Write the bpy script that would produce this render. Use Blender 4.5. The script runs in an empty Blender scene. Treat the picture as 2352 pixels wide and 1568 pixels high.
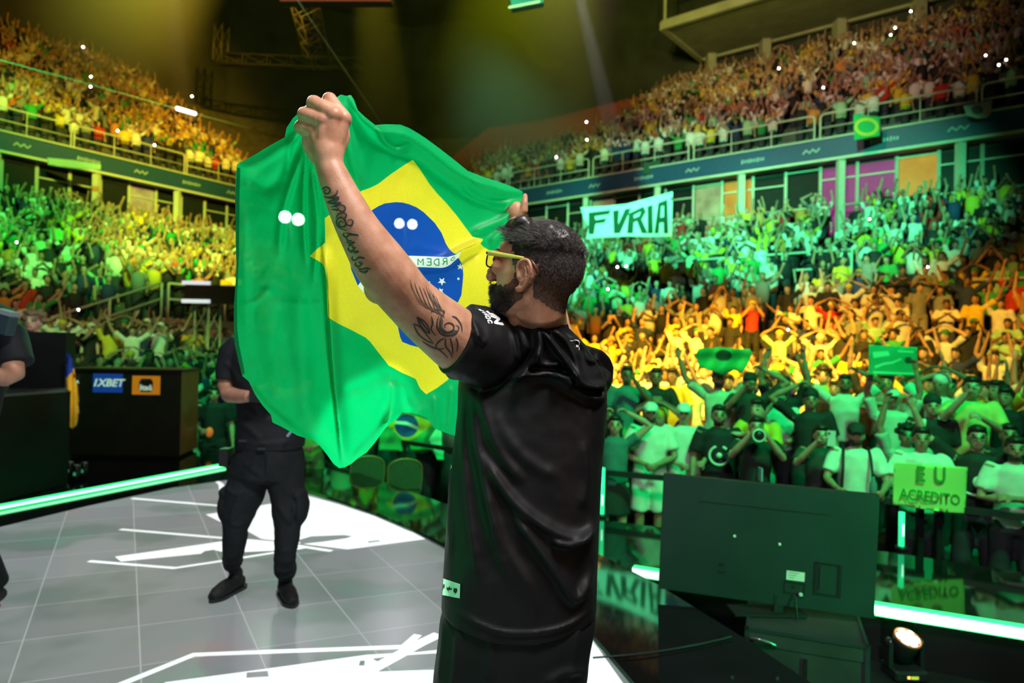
import bpy, bmesh, math, random
import numpy as np
from mathutils import Vector, Matrix, noise as mnoise
from mathutils.geometry import delaunay_2d_cdt

random.seed(7); rng = np.random.default_rng(7)
SC = bpy.context.scene
COL = SC.collection
PI = math.pi

# ------------------------------------------------------------------ camera
FPX, CX, CY, EYE = 1568.0, 1176.0, 784.0, 1.49
ROLL, PITCH = math.radians(1.2), math.radians(0.58)
_f = Vector((0, math.cos(PITCH), math.sin(PITCH)))
_u0 = Vector((0, -math.sin(PITCH), math.cos(PITCH)))
_r0 = Vector((1, 0, 0))
CR = _r0 * math.cos(ROLL) + _u0 * math.sin(ROLL)
CU = -_r0 * math.sin(ROLL) + _u0 * math.cos(ROLL)
CF = _f
CAMP = Vector((0, 0, EYE))

def P(px, py, d):
    """point seen at photo pixel (px, py), d metres in front of the camera"""
    return CAMP + CF * d + CR * ((px - CX) / FPX * d) + CU * (-(py - CY) / FPX * d)
def ray(px, py):
    return CF + CR * ((px - CX) / FPX) + CU * (-(py - CY) / FPX)
def G(px, py, z=0.0):
    """point of the horizontal plane z seen at photo pixel"""
    r = ray(px, py); t = (z - EYE) / r.z
    return CAMP + r * t
def PX(v):
    d = Vector(v) - CAMP; w = d.dot(CF)
    return (CX + FPX * d.dot(CR) / w, CY - FPX * d.dot(CU) / w, w)

cam_data = bpy.data.cameras.new('camera')
cam = bpy.data.objects.new('camera', cam_data); COL.objects.link(cam)
cam_data.sensor_width = 36.0; cam_data.lens = 24.0
cam_data.clip_start = 0.05; cam_data.clip_end = 300
cam.matrix_world = Matrix(((CR.x, CU.x, -CF.x, CAMP.x), (CR.y, CU.y, -CF.y, CAMP.y), (CR.z, CU.z, -CF.z, CAMP.z), (0, 0, 0, 1)))
cam_data.dof.use_dof = True
cam_data.dof.focus_distance = 1.58
cam_data.dof.aperture_fstop = 3.2
SC.camera = cam
SC.view_settings.view_transform = 'Standard'
SC.view_settings.look = 'None'
SC.view_settings.gamma = 1.0
SC.view_settings.exposure = 0.0
SC.view_settings.use_curve_mapping = False
try:
    SC.cycles.max_bounces = 6
    SC.cycles.diffuse_bounces = 2
    SC.cycles.glossy_bounces = 3
    SC.cycles.transmission_bounces = 4
    SC.cycles.transparent_max_bounces = 6
    SC.cycles.volume_bounces = 0
    SC.cycles.sample_clamp_indirect = 4.0
    SC.cycles.caustics_reflective = False
    SC.cycles.caustics_refractive = False
except Exception:
    pass

world = bpy.data.worlds.new('arena_air'); SC.world = world
world.use_nodes = True
world.node_tree.nodes['Background'].inputs[0].default_value = (0.02, 0.035, 0.02, 1)
world.node_tree.nodes['Background'].inputs[1].default_value = 0.25

# ------------------------------------------------------------------ the rig: stage lamps hung from the roof, and added fill lamps
def spot(name, loc, target, color, power, deg, blend=0.6, radius=0.15):
    l = bpy.data.lights.new(name, 'SPOT'); l.energy = power; l.color = color
    l.spot_size = math.radians(deg); l.spot_blend = blend; l.shadow_soft_size = radius
    o = bpy.data.objects.new(name, l); COL.objects.link(o)
    o.location = loc
    o.rotation_euler = (Vector(target) - Vector(loc)).to_track_quat('-Z', 'Y').to_euler()
    return o
def area(name, loc, target, color, power, sx, sy):
    l = bpy.data.lights.new(name, 'AREA'); l.energy = power; l.color = color
    l.shape = 'RECTANGLE'; l.size = sx; l.size_y = sy
    o = bpy.data.objects.new(name, l); COL.objects.link(o)
    o.location = loc
    o.rotation_euler = (Vector(target) - Vector(loc)).to_track_quat('-Z', 'Y').to_euler()
    return o
GREEN = (0.0, 1.0, 0.22); MINT = (0.10, 1.0, 0.42); AMBER = (1.0, 0.50, 0.03); YEL = (1.0, 0.72, 0.05); WHITE = (1, 0.97, 0.93)
LIGHTS = []
def L(*a, **k): LIGHTS.append(spot(*a, **k))
# right stand: amber across the middle rows, green on the floor crowd and on the top rows
L('rig_spot_amber', (1, 2, 13), P(1560, 765, 13.5), (1.0, .54, .03), 88000, 34, .8)
L('rig_spot_amber', (-2, 4, 13), P(1900, 745, 13.5), (1.0, .50, .04), 24000, 38, .9)
L('rig_spot_amber', (-3, 3, 13), P(1350, 775, 15.5), (1.0, .55, .02), 38000, 21, .9)
L('rig_spot_green', (3, 1, 10), P(1500, 1000, 9.5), GREEN, 4200, 46, .8)
L('rig_spot_green', (4, 0, 10), P(2100, 1000, 8.5), GREEN, 3600, 52, .8)
L('rig_spot_green', (1, 5, 8.6), P(1900, 480, 22), MINT, 30000, 30, .8)
L('rig_spot_green', (-2, 6, 8.6), P(1480, 500, 25), MINT, 34000, 32, .8)
# left stand
L('rig_spot_green', (-2, 4, 13), P(150, 500, 27), (.08, 1, .12), 36000, 36, .8)
L('rig_spot_yellow', (-1, 4, 13), P(450, 580, 27), (1, .85, .05), 42000, 20, .8)
L('rig_spot_warm', (-4, 3, 12), P(200, 720, 18), (1, .6, .25), 4200, 30, .8)
L('rig_spot_amber', (-1, 8, 12), P(300, 280, 37), (1.0, .55, .02), 64000, 32, 1)
L('rig_spot_green', (-3, 2, 11), P(300, 900, 13), GREEN, 6000, 36, .8)
L('rig_spot_green', (-1, 4, 11), P(880, 1000, 12.5), GREEN, 7000, 34, .8)
# upper right, dim and pinkish
L('rig_spot_dim', (-2, 6, 14), P(1720, 260, 33), (1.0, .60, .42), 13500, 44, 1)
L('rig_spot_dim', (-5, 9, 8.2), P(1250, 390, 36), (.25, 1, .5), 15000, 20, 1)
# roof and soffit wash
L('rig_spot_yellow', (0, 16, 17), (3, 44, 27), (.7, .8, .05), 9000, 60, 1)
L('rig_spot_yellow', (6, 24, 15.5), (14, 38, 21), (.75, .8, .1), 3000, 80, 1)
L('rig_spot_yellow', (-6, 14, 17), (-10, 44, 27), (.7, .8, .1), 6000, 80, 1)
L('podium_fill', (-2.9, 4.6, 3.6), P(76, 742, 7.55), (1, .88, .92), 260, 14, .6)  # added lamp, brightens the person behind the podium
L('cloth_fill', (-3.3, 4.4, 3.2), P(166, 895, 6.88), (1, .96, .9), 240, 7, .5)  # added lamp, brightens the flag hanging on the podium
# stage and the man with the flag
area('stage_key', (.8, .5, 4.3), (-.2, 1.6, 1.6), (1, .95, .93), 160, 1.0, .7)
area('stage_front_fill', (-1.6, -2.2, 2.6), (0.0, 1.8, 1.5), (.95, 1, .97), 20, 1.6, 1.2)
L('stage_back_white', (-4.2, 7.0, 6.5), (-.5, 1.9, 1.6), (1, .98, .92), 3900, 26, .7)
L('stage_back_patch', (-4.0, 7.4, 6.2), P(848, 985, 1.86), (1, .98, .92), 7000, 2.3, .3, .02)
L('stage_back_green', (-3.5, 9.5, 5.5), (-.5, 1.8, 1.2), GREEN, 1500, 30, .7)
L('stage_side_green', (-4.5, 1.0, .9), (-.3, 1.55, 1.6), GREEN, 170, 40, .7)
L('stage_warm_side', (3.2, -1.2, 1.9), (0.1, 1.6, 1.55), (1, .50, .22), 55, 30, .7)
L('stage_low_green', (3.6, 1.2, 1.0), (1.75, 4, .3), GREEN, 480, 40, .9)
L('stage_top_white', (-2.4, 3.2, 8), (-2, 4.4, .8), (.9, .95, 1), 500, 50, .9)


FLZ, DKZ, PITZ = -.82, -.14, -.45      # heights of the arena floor, the glossy lower deck and the pit beside the stage
# ------------------------------------------------------------------ materials
def mat(name, color=(.5, .5, .5), rough=.6, metal=0.0, spec=.5, emit=None, estr=0.0, vary=0.0, scale=8.0, bump=0.0, bscale=60.0, objcol=False, coat=0.0, weave=False):
    m = bpy.data.materials.new(name); m.use_nodes = True
    nt = m.node_tree; b = nt.nodes['Principled BSDF']
    b.inputs['Roughness'].default_value = rough; b.inputs['Metallic'].default_value = metal
    b.inputs['Specular IOR Level'].default_value = spec
    b.inputs['Base Color'].default_value = (*color, 1)
    if coat: b.inputs['Coat Weight'].default_value = coat
    src = None
    if objcol:
        oi = nt.nodes.new('ShaderNodeObjectInfo'); src = oi.outputs['Color']
    tc = None
    if vary or bump:
        tc = nt.nodes.new('ShaderNodeTexCoord')
    if vary:
        nz = nt.nodes.new('ShaderNodeTexNoise'); nz.inputs['Scale'].default_value = scale; nz.inputs['Detail'].default_value = 4
        nt.links.new(tc.outputs['Object'], nz.inputs['Vector'])
        mr = nt.nodes.new('ShaderNodeMapRange'); mr.inputs[1].default_value = .3; mr.inputs[2].default_value = .7
        mr.inputs[3].default_value = 1 - vary; mr.inputs[4].default_value = 1 + vary
        nt.links.new(nz.outputs['Fac'], mr.inputs[0])
        mx = nt.nodes.new('ShaderNodeMixRGB'); mx.blend_type = 'MULTIPLY'; mx.inputs[0].default_value = 1
        if src: nt.links.new(src, mx.inputs[1])
        else: mx.inputs[1].default_value = (*color, 1)
        nt.links.new(mr.outputs[0], mx.inputs[2]); src = mx.outputs[0]
    if src: nt.links.new(src, b.inputs['Base Color'])
    if bump:
        if weave:
            nb = nt.nodes.new('ShaderNodeTexWave'); nb.inputs['Scale'].default_value = bscale; nb.inputs['Distortion'].default_value = 1.5
        else:
            nb = nt.nodes.new('ShaderNodeTexNoise'); nb.inputs['Scale'].default_value = bscale; nb.inputs['Detail'].default_value = 5
        nt.links.new(tc.outputs['Object'], nb.inputs['Vector'])
        bp = nt.nodes.new('ShaderNodeBump'); bp.inputs['Strength'].default_value = bump; bp.inputs['Distance'].default_value = .004
        nt.links.new(nb.outputs['Fac'], bp.inputs['Height']); nt.links.new(bp.outputs[0], b.inputs['Normal'])
    if emit:
        b.inputs['Emission Color'].default_value = (*emit, 1); b.inputs['Emission Strength'].default_value = estr
    return m

# ------------------------------------------------------------------ mesh building
class MB:
    def __init__(s): s.v = []; s.f = []; s.m = []; s.mats = []
    def mi(s, m):
        if m not in s.mats: s.mats.append(m)
        return s.mats.index(m)
    def add(s, vs, fs, m=None):
        o = len(s.v); s.v += [tuple(v) for v in vs]
        k = s.mi(m) if m is not None else 0
        for f in fs: s.f.append(tuple(i + o for i in f)); s.m.append(k)
    def box(s, a, b, m=None, M=None):
        (x0, y0, z0), (x1, y1, z1) = a, b
        vs = [Vector(v) for v in ((x0,y0,z0),(x1,y0,z0),(x1,y1,z0),(x0,y1,z0),(x0,y0,z1),(x1,y0,z1),(x1,y1,z1),(x0,y1,z1))]
        if M: vs = [M @ v for v in vs]
        s.add(vs, [(0,3,2,1),(4,5,6,7),(0,1,5,4),(1,2,6,5),(2,3,7,6),(3,0,4,7)], m)
    def bar(s, p, q, w, h, m=None, up=(0,0,1)):
        p, q = Vector(p), Vector(q); d = (q - p).normalized(); u = Vector(up)
        r = d.cross(u)
        if r.length < 1e-4: r = d.cross(Vector((1,0,0)))
        r.normalize(); u = r.cross(d)
        vs = [b + r*sx*w/2 + u*sz*h/2 for b in (p, q) for sx, sz in ((-1,-1),(1,-1),(1,1),(-1,1))]
        s.add(vs, [(3,2,1,0),(4,5,6,7),(0,1,5,4),(1,2,6,5),(2,3,7,6),(3,0,4,7)], m)
    def tube(s, pts, rad, n=8, m=None, cap=True, ell=None, up=None, closed=False):
        """pts: points, rad: radius or list; ell: (list of) side/up ratio; up: reference vector"""
        pts = [Vector(p) for p in pts]; k = len(pts)
        if not hasattr(rad, '__len__'): rad = [rad] * k
        if ell is None: ell = [1] * k
        elif not hasattr(ell, '__len__'): ell = [ell] * k
        base = len(s.v); r = None; fs = []
        vs = []
        for i in range(k):
            if closed: d = pts[(i+1) % k] - pts[i-1]
            else: d = pts[min(i+1, k-1)] - pts[max(i-1, 0)]
            d.normalize()
            if up is not None:
                r = d.cross(Vector(up)); 
                if r.length < 1e-4: r = d.orthogonal()
            elif r is None:
                r = d.orthogonal()
            else:
                r = r - d * r.dot(d)
            r.normalize(); u = r.cross(d)
            for j in range(n):
                a = 2*PI*j/n
                vs.append(pts[i] + r*math.cos(a)*rad[i]*ell[i] + u*math.sin(a)*rad[i])
        for i in range(k if closed else k-1):
            for j in range(n):
                a, b = i*n+j, i*n+(j+1) % n; i2 = (i+1) % k
                c, d2 = i2*n+(j+1) % n, i2*n+j
                fs.append((a, b, c, d2))
        if cap and not closed:
            fs.append(tuple(range(n-1, -1, -1))); fs.append(tuple((k-1)*n+j for j in range(n)))
        s.add(vs, fs, m)
    def ball(s, c, r, nu=12, nv=8, m=None, R=None):
        c = Vector(c)
        if not hasattr(r, '__len__'): r = (r, r, r)
        vs = []; fs = []
        vs.append(Vector((0, 0, r[2])))
        for i in range(1, nv):
            t = PI*i/nv
            for j in range(nu):
                a = 2*PI*j/nu
                vs.append(Vector((r[0]*math.sin(t)*math.cos(a), r[1]*math.sin(t)*math.sin(a), r[2]*math.cos(t))))
        vs.append(Vector((0, 0, -r[2])))
        if R is not None: vs = [R @ v for v in vs]
        vs = [v + c for v in vs]
        for j in range(nu): fs.append((0, 1+j, 1+(j+1) % nu))
        for i in range(nv-2):
            for j in range(nu):
                a = 1+i*nu+j; b = 1+i*nu+(j+1) % nu
                fs.append((a, a+nu, b+nu, b))
        e = len(vs)-1
        for j in range(nu): fs.append((e, e-nu+(j+1) % nu, e-nu+j))
        s.add(vs, fs, m)
    def prism(s, poly, z0, z1, m=None):
        n = len(poly)
        vs = [(p[0], p[1], z0) for p in poly] + [(p[0], p[1], z1) for p in poly]
        s.add(vs, [tuple(range(n-1, -1, -1)), tuple(range(n, 2*n))] + [(i, (i+1) % n, n+(i+1) % n, n+i) for i in range(n)], m)
    def mesh(s, name, smooth=False):
        me = bpy.data.meshes.new(name)
        me.from_pydata([tuple(v) for v in s.v], [], s.f); 
        for m in s.mats: me.materials.append(m)
        if len(s.mats) > 1: me.polygons.foreach_set('material_index', s.m)
        if smooth: me.polygons.foreach_set('use_smooth', [True]*len(s.f))
        me.update(); return me
    def obj(s, name, parent=None, smooth=False, fix=False):
        me = s.mesh(name, smooth)
        if fix: recalc(me)
        return put(name, me, parent)

def recalc(me):
    bm = bmesh.new(); bm.from_mesh(me); bmesh.ops.recalc_face_normals(bm, faces=bm.faces[:]); bm.to_mesh(me); bm.free()
def put(name, me, parent=None):
    o = bpy.data.objects.new(name, me); COL.objects.link(o)
    if parent is not None: o.parent = parent
    return o
def local(me, origin):
    me.transform(Matrix.Translation(-Vector(origin)))
def tag(o, label=None, cat=None, group=None, kind=None):
    if label: o['label'] = label
    if cat: o['category'] = cat
    if group: o['group'] = group
    if kind: o['kind'] = kind
    return o
def thing(name, label, cat, loc=(0, 0, 0), group=None, rz=0):
    o = bpy.data.objects.new(name, None); COL.objects.link(o); o.location = loc; o.rotation_euler = (0, 0, rz)
    o.empty_display_size = .1
    return tag(o, label, cat, group)
def child(name, mb, parent, smooth=False, fix=False, label=None):
    """mesh given in world coordinates, parented to an Empty standing at its location (no rotation)"""
    me = mb.mesh(name, smooth) if isinstance(mb, MB) else mb
    if fix: recalc(me)
    off = Vector((0, 0, 0)); p = parent
    while p is not None: off = off + Vector(p.location); p = p.parent
    local(me, off)
    o = put(name, me, parent)
    if label: o['label'] = label
    return o
def fused(mb, name, voxel, smooth_it=6, m=None, fac=.5, dec=None):
    """one continuous skin over overlapping closed pieces"""
    me = mb.mesh('tmp') if isinstance(mb, MB) else mb
    recalc(me)
    o = put('tmp', me)
    r = o.modifiers.new('r', 'REMESH'); r.mode = 'VOXEL'; r.voxel_size = voxel; r.adaptivity = 0
    s = o.modifiers.new('s', 'SMOOTH'); s.factor = fac; s.iterations = smooth_it
    if dec:
        d = o.modifiers.new('d', 'DECIMATE'); d.ratio = dec
    dg = bpy.context.evaluated_depsgraph_get(); dg.update()
    out = bpy.data.meshes.new_from_object(o.evaluated_get(dg))
    out.name = name; out.materials.clear()
    if m:
        for mm in (m if isinstance(m, (list, tuple)) else [m]): out.materials.append(mm)
    out.polygons.foreach_set('use_smooth', [True]*len(out.polygons)); out.update()
    bpy.data.objects.remove(o); bpy.data.meshes.remove(me)
    return out
def verts_np(me):
    a = np.empty(len(me.vertices)*3); me.vertices.foreach_get('co', a); return a.reshape(-1, 3)
def norms_np(me):
    a = np.empty(len(me.vertices)*3); me.vertices.foreach_get('normal', a); return a.reshape(-1, 3)
def set_verts(me, a):
    me.vertices.foreach_set('co', np.asarray(a, dtype=np.float32).ravel()); me.update()
_CRn, _CUn, _CFn, _Cn = (np.array(v) for v in (CR, CU, CF, CAMP))
def proj_np(a):
    d = a - _Cn; w = d @ _CFn
    return CX + FPX*(d @ _CRn)/w, CY - FPX*(d @ _CUn)/w, w
def unproj_np(px, py, d):
    return _Cn + _CFn*d[:, None] + _CRn*((px-CX)/FPX*d)[:, None] - _CUn*((py-CY)/FPX*d)[:, None]
def in_poly(px, py, poly):
    px = np.asarray(px); py = np.asarray(py); c = np.zeros(px.shape, bool); n = len(poly); j = n-1
    for i in range(n):
        xi, yi = poly[i]; xj, yj = poly[j]
        k = ((yi > py) != (yj > py)) & (px < (xj-xi)*(py-yi)/((yj-yi) or 1e-9)+xi)
        c ^= k; j = i
    return c
def spline(pts, k=8, closed=False):
    """Catmull-Rom through points of any dimension"""
    pts = [tuple(p) for p in pts]; n = len(pts); out = []
    for i in range(n if closed else n-1):
        g = (lambda q: pts[q % n]) if closed else (lambda q: pts[min(max(q, 0), n-1)])
        a, b, c, d = g(i-1), g(i), g(i+1), g(i+2)
        for j in range(k):
            t = j/k
            out.append(tuple(.5*((2*b[q])+(-a[q]+c[q])*t+(2*a[q]-5*b[q]+4*c[q]-d[q])*t*t+(-a[q]+3*b[q]-3*c[q]+d[q])*t**3) for q in range(len(b))))
    if not closed: out.append(pts[-1])
    return out
def seg_dist(px, py, line):
    """distance to a polyline, and the parameter along it 0..1"""
    best = np.full(px.shape, 1e9); par = np.zeros(px.shape); side = np.zeros(px.shape)
    tot = sum(math.dist(line[i], line[i+1]) for i in range(len(line)-1)); acc = 0
    for i in range(len(line)-1):
        (ax, ay), (bx, by) = line[i], line[i+1]; dx, dy = bx-ax, by-ay; l2 = dx*dx+dy*dy
        t = np.clip(((px-ax)*dx+(py-ay)*dy)/l2, 0, 1)
        qx, qy = ax+t*dx, ay+t*dy; d = np.hypot(px-qx, py-qy); k = d < best
        sg = np.sign((px-ax)*dy-(py-ay)*dx)
        best = np.where(k, d, best); par = np.where(k, (acc+t*math.sqrt(l2))/tot, par); side = np.where(k, sg, side)
        acc += math.sqrt(l2)
    return best, par, side
def folds_field(px, py, folds):
    """sum of soft ridges: (polyline, amplitude, width[, sharp side])"""
    out = np.zeros(px.shape)
    for fo in folds:
        line, amp, w = fo[:3]; ss = fo[3] if len(fo) > 3 else 0
        d, t, s = seg_dist(px, py, spline(line, 5) if len(line) > 2 else line)
        if ss: ww = np.where(s*ss > 0, w*.35, w*1.3)
        else: ww = w
        out += amp*np.exp(-(d/ww)**2)*np.clip(np.minimum(t, 1-t)*6+.15, 0, 1)
    return out
def cdt_mesh(name, outline, inner, step, place, mats, classify, smooth=True, lines=()):
    """flat outline (2-D) triangulated with constraint loops, each triangle given a material by classify(x, y); place(x[],y[]) -> 3-D"""
    vs = []; es = []
    def loop(poly, closed=True):
        o = len(vs); n = len(poly)
        for p in poly: vs.append(Vector((p[0], p[1])))
        for i in range(n if closed else n-1): es.append((o+i, o+(i+1) % n))
    def dense(poly, closed=True):
        out = []; n = len(poly)
        for i in range(n if closed else n-1):
            a, b = poly[i], poly[(i+1) % n]; k = max(1, int(math.dist(a, b)/step))
            for j in range(k): out.append((a[0]+(b[0]-a[0])*j/k, a[1]+(b[1]-a[1])*j/k))
        if not closed: out.append(poly[-1])
        return out
    loop(dense(outline))
    for p in inner: loop(dense(p))
    for p in lines: loop(dense(p, False), False)
    xs = [p[0] for p in outline]; ys = [p[1] for p in outline]
    gx, gy = np.meshgrid(np.arange(min(xs)+step*.5, max(xs), step), np.arange(min(ys)+step*.5, max(ys), step))
    gx[1::2] += step*.5
    gx = gx.ravel(); gy = gy.ravel()
    k = in_poly(gx, gy, outline)
    for x, y in zip(gx[k], gy[k]): vs.append(Vector((x, y)))
    ov, oe, of = delaunay_2d_cdt(vs, es, [], 0, 1e-5)[:3]
    X = np.array([v.x for v in ov]); Y = np.array([v.y for v in ov])
    F = np.array([f for f in of if len(f) == 3])
    cx = X[F].mean(1); cy = Y[F].mean(1)
    k = in_poly(cx, cy, outline); F = F[k]; cx = cx[k]; cy = cy[k]
    mi = classify(cx, cy).astype(int)
    co = place(X, Y)
    me = bpy.data.meshes.new(name)
    me.from_pydata([tuple(c) for c in co], [], [tuple(int(i) for i in f) for f in F])
    for m in mats: me.materials.append(m)
    me.polygons.foreach_set('material_index', mi.tolist())
    if smooth: me.polygons.foreach_set('use_smooth', [True]*len(F))
    me.update(); return me
def text_mesh(txt, size=1.0, bold=0.0, shear=0.0, mirror=False, depth=.0, space=1.0, xs=1.0):
    c = bpy.data.curves.new('t', 'FONT'); c.body = txt; c.size = size; c.offset = bold; c.shear = shear; c.extrude = depth; c.space_character = space
    c.align_x = 'CENTER'; c.align_y = 'CENTER'; c.resolution_u = 3
    o = bpy.data.objects.new('t', c); COL.objects.link(o)
    dg = bpy.context.evaluated_depsgraph_get(); dg.update()
    me = bpy.data.meshes.new_from_object(o.evaluated_get(dg))
    bpy.data.objects.remove(o); bpy.data.curves.remove(c)
    a = verts_np(me); a[:, 0] *= (-xs if mirror else xs); set_verts(me, a)
    return me
def frame(me, o, ax, ay, az=None):
    """map mesh xy(z) into the frame o + x*ax + y*ay + z*az"""
    o, ax, ay = Vector(o), Vector(ax), Vector(ay)
    az = Vector(az) if az is not None else ax.cross(ay).normalized()
    M = Matrix(((ax.x, ay.x, az.x, o.x), (ax.y, ay.y, az.y, o.y), (ax.z, ay.z, az.z, o.z), (0, 0, 0, 1)))
    me.transform(M); return me

# ================================================================== the arena
M_CONC = mat('concrete_step', (.10, .10, .095), .85, vary=.25, scale=2)
M_SEAT = mat('red_seat', (.32, .03, .02), .5, vary=.15)
M_DARK = mat('dark_wall', (.045, .05, .045), .8, vary=.3, scale=.6)
M_ROOF = mat('roof_deck', (.10, .11, .09), .8, vary=.3, scale=.4)
M_CREAM = mat('cream_steel', (.62, .62, .52), .45, vary=.06)
M_FASC = mat('blue_fascia', (.01, .06, .16), .5, vary=.1)
M_FPRT = mat('fascia_print', (.35, .48, .52), .5, vary=.1)
M_PANE = mat('dark_pane', (.012, .015, .015), .5, spec=.15, vary=.2)
M_CORR = mat('pale_corridor', (.5, .42, .32), .7, vary=.1)
M_SOFF = mat('corrugated_soffit', (.45, .46, .34), .6, vary=.15, scale=1)
M_PLAIN = mat('grey_panel', (.22, .24, .21), .6, vary=.15)

# plan of the bowl: pairs (front edge of the lower stand, fascia line) and the height of the front edge
BOWL = [((-14.2, 13.2), (-24.5, 20.5), -1.0), ((-11.0, 20.95), (-20.2, 27), 2.2), ((-8.6, 24.6), (-17.4, 31.2), 2.2), ((-8.45, 24.9), (-14.4, 35.8), 2.2),
        ((-8.3, 25.0), (-11.5, 39.6), 2.2), ((-8.15, 25.05), (-8.6, 41.3), 2.0), ((-8.0, 25.0), (-5.5, 39.7), 1.7), ((-7.7, 24.8), (0.3, 34.97), 1.3), ((0, 18.45), (8.2, 28.5), -.6),
        ((6.8, 12.9), (15, 23), -.6), ((11.7, 8.9), (19.9, 19), -.6), ((16.5, 5), (24.7, 15.1), -.6)]
ZTOP, ZF0, ZF1 = 6.0, 8.85, 9.62
FL = [Vector((*b[1], 0)) for b in BOWL]
def outward(i):
    a, b = FL[max(i-1, 0)], FL[min(i+1, len(FL)-1)]
    d = (b-a).normalized(); return Vector((-d.y, d.x, 0)) if Vector((-d.y, d.x, 0)).dot(a - Vector((-3, 14, 0))) > 0 else Vector((d.y, -d.x, 0))
OUT = [outward(i) for i in range(len(FL))]
def lower_at(u, v):
    """u along the bowl 0..11, v 0 front .. 1 back -> plan point + tread height"""
    i = min(int(u), len(BOWL)-2); t = u-i
    g = Vector(BOWL[i][0]).lerp(Vector(BOWL[i+1][0]), t); f = Vector(BOWL[i][1]).lerp(Vector(BOWL[i+1][1]), t)
    z0 = BOWL[i][2]*(1-t)+BOWL[i+1][2]*t
    p = g.lerp(f, v); return Vector((p.x, p.y, z0+(ZTOP-z0)*v))
def upper_at(u, v):
    i = min(int(u), len(BOWL)-2); t = u-i
    f = FL[i].lerp(FL[i+1], t); n = OUT[i].lerp(OUT[i+1], t).normalized()
    p = f + n*(.5+13*v); return Vector((p.x, p.y, 9.7+8.3*v))
def stepped(fn, rows, m, name, u0=0, u1=len(BOWL)-1, du=.5):
    mb = MB(); us = np.arange(u0, u1+1e-6, du)
    for r in range(rows):
        v0, v1 = r/rows, (r+1)/rows
        for a, b in zip(us[:-1], us[1:]):
            p0, p1, q0, q1 = fn(a, v0), fn(b, v0), fn(a, v1), fn(b, v1)
            za, zb = p0.z, p1.z; zna, znb = q0.z, q1.z
            vs = [(p0.x, p0.y, za), (p1.x, p1.y, zb), (q1.x, q1.y, zb), (q0.x, q0.y, za), (q0.x, q0.y, zna), (q1.x, q1.y, znb)]
            mb.add(vs, [(0, 1, 2, 3), (3, 2, 5, 4)], m)
    o = mb.obj(name); o['kind'] = 'structure'; return o
NLOW, NUP = 15, 17
stepped(lower_at, NLOW, M_CONC, 'floor_lower_stand')
stepped(upper_at, NUP, M_CONC, 'floor_upper_stand')

# arena floor, roof, back wall
mb = MB(); mb.prism([(-40, -14), (34, -14), (34, 60), (-40, 60)], -1.3, FLZ, mat('arena_floor', (.03, .03, .03), .5, vary=.3, scale=.5)); mb.obj('floor')['kind'] = 'structure'
mb = MB(); mb.prism([(-45, -14), (40, -14), (40, 62), (-45, 62)], 27.5, 28, M_ROOF); mb.obj('ceiling')['kind'] = 'structure'
mb = MB()
for i in range(len(FL)-1):
    a, b = FL[i]+OUT[i]*14.2, FL[i+1]+OUT[i+1]*14.2
    mb.add([(a.x, a.y, -1), (b.x, b.y, -1), (b.x, b.y, 28), (a.x, a.y, 28)], [(0, 1, 2, 3)], M_DARK)
mb.obj('wall_back')['kind'] = 'structure'
mb = MB(); mb.box((-40.2, -14.2, -1), (34.2, -14, 28), M_DARK); mb.obj('wall_front')['kind'] = 'structure'
# wall under the front edge of the stands
mb = MB()
for i in range(len(BOWL)-1):
    a, b = BOWL[i][0], BOWL[i+1][0]; za, zb = BOWL[i][2], BOWL[i+1][2]
    if math.dist(a, b) < .05: continue
    mb.add([(a[0], a[1], FLZ), (b[0], b[1], FLZ), (b[0], b[1], zb), (a[0], a[1], za)], [(0, 1, 2, 3)], M_PLAIN)
mb.obj('wall_stand_front')['kind'] = 'structure'

# suite level between the stands: back wall with panes, cream posts
def flerp(u, off=0.0, z=0.0):
    i = min(int(u), len(FL)-2); t = u-i
    p = FL[i].lerp(FL[i+1], t)+OUT[i].lerp(OUT[i+1], t).normalized()*off; p.z = z; return p
def run(u0, u1, step):
    """parameters spaced evenly in metres"""
    out = [u0]; u = u0
    while u < u1:
        u2 = u+.01
        while (flerp(u2)-flerp(u)).length < step and u2 < u1: u2 += .01
        u = u2; out.append(min(u, u1))
    return out
mb = MB()
for i in range(len(FL)-1):
    mb.add([flerp(i, .9, ZTOP-.2), flerp(i+1, .9, ZTOP-.2), flerp(i+1, .9, ZF0), flerp(i, .9, ZF0)], [(0, 1, 2, 3)], M_DARK)
    mb.add([flerp(i, .9, ZF0), flerp(i+1, .9, ZF0), flerp(i+1, 0, ZF0), flerp(i, 0, ZF0)], [(0, 1, 2, 3)], M_PLAIN)
    mb.add([flerp(i, .9, ZTOP), flerp(i+1, .9, ZTOP), flerp(i+1, 0, ZTOP), flerp(i, 0, ZTOP)], [(0, 1, 2, 3)], M_PLAIN)
mb.obj('wall_suite_level')['kind'] = 'structure'
US = run(0, 11, 1.25)
M_GLOWO = mat('orange_lit_doorway', (.22, .10, .02), .6, emit=(1, .40, .02), estr=.42, vary=.5, scale=1.5)
M_GLOWW = mat('warm_lit_corridor', (.30, .24, .17), .7, emit=(1, .7, .4), estr=.12, vary=.5, scale=1.5)
M_MAG = mat('magenta_screen', (.08, .01, .06), .6, emit=(.8, .01, .5), estr=.28, vary=.6, scale=1.5)
k = 0
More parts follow.
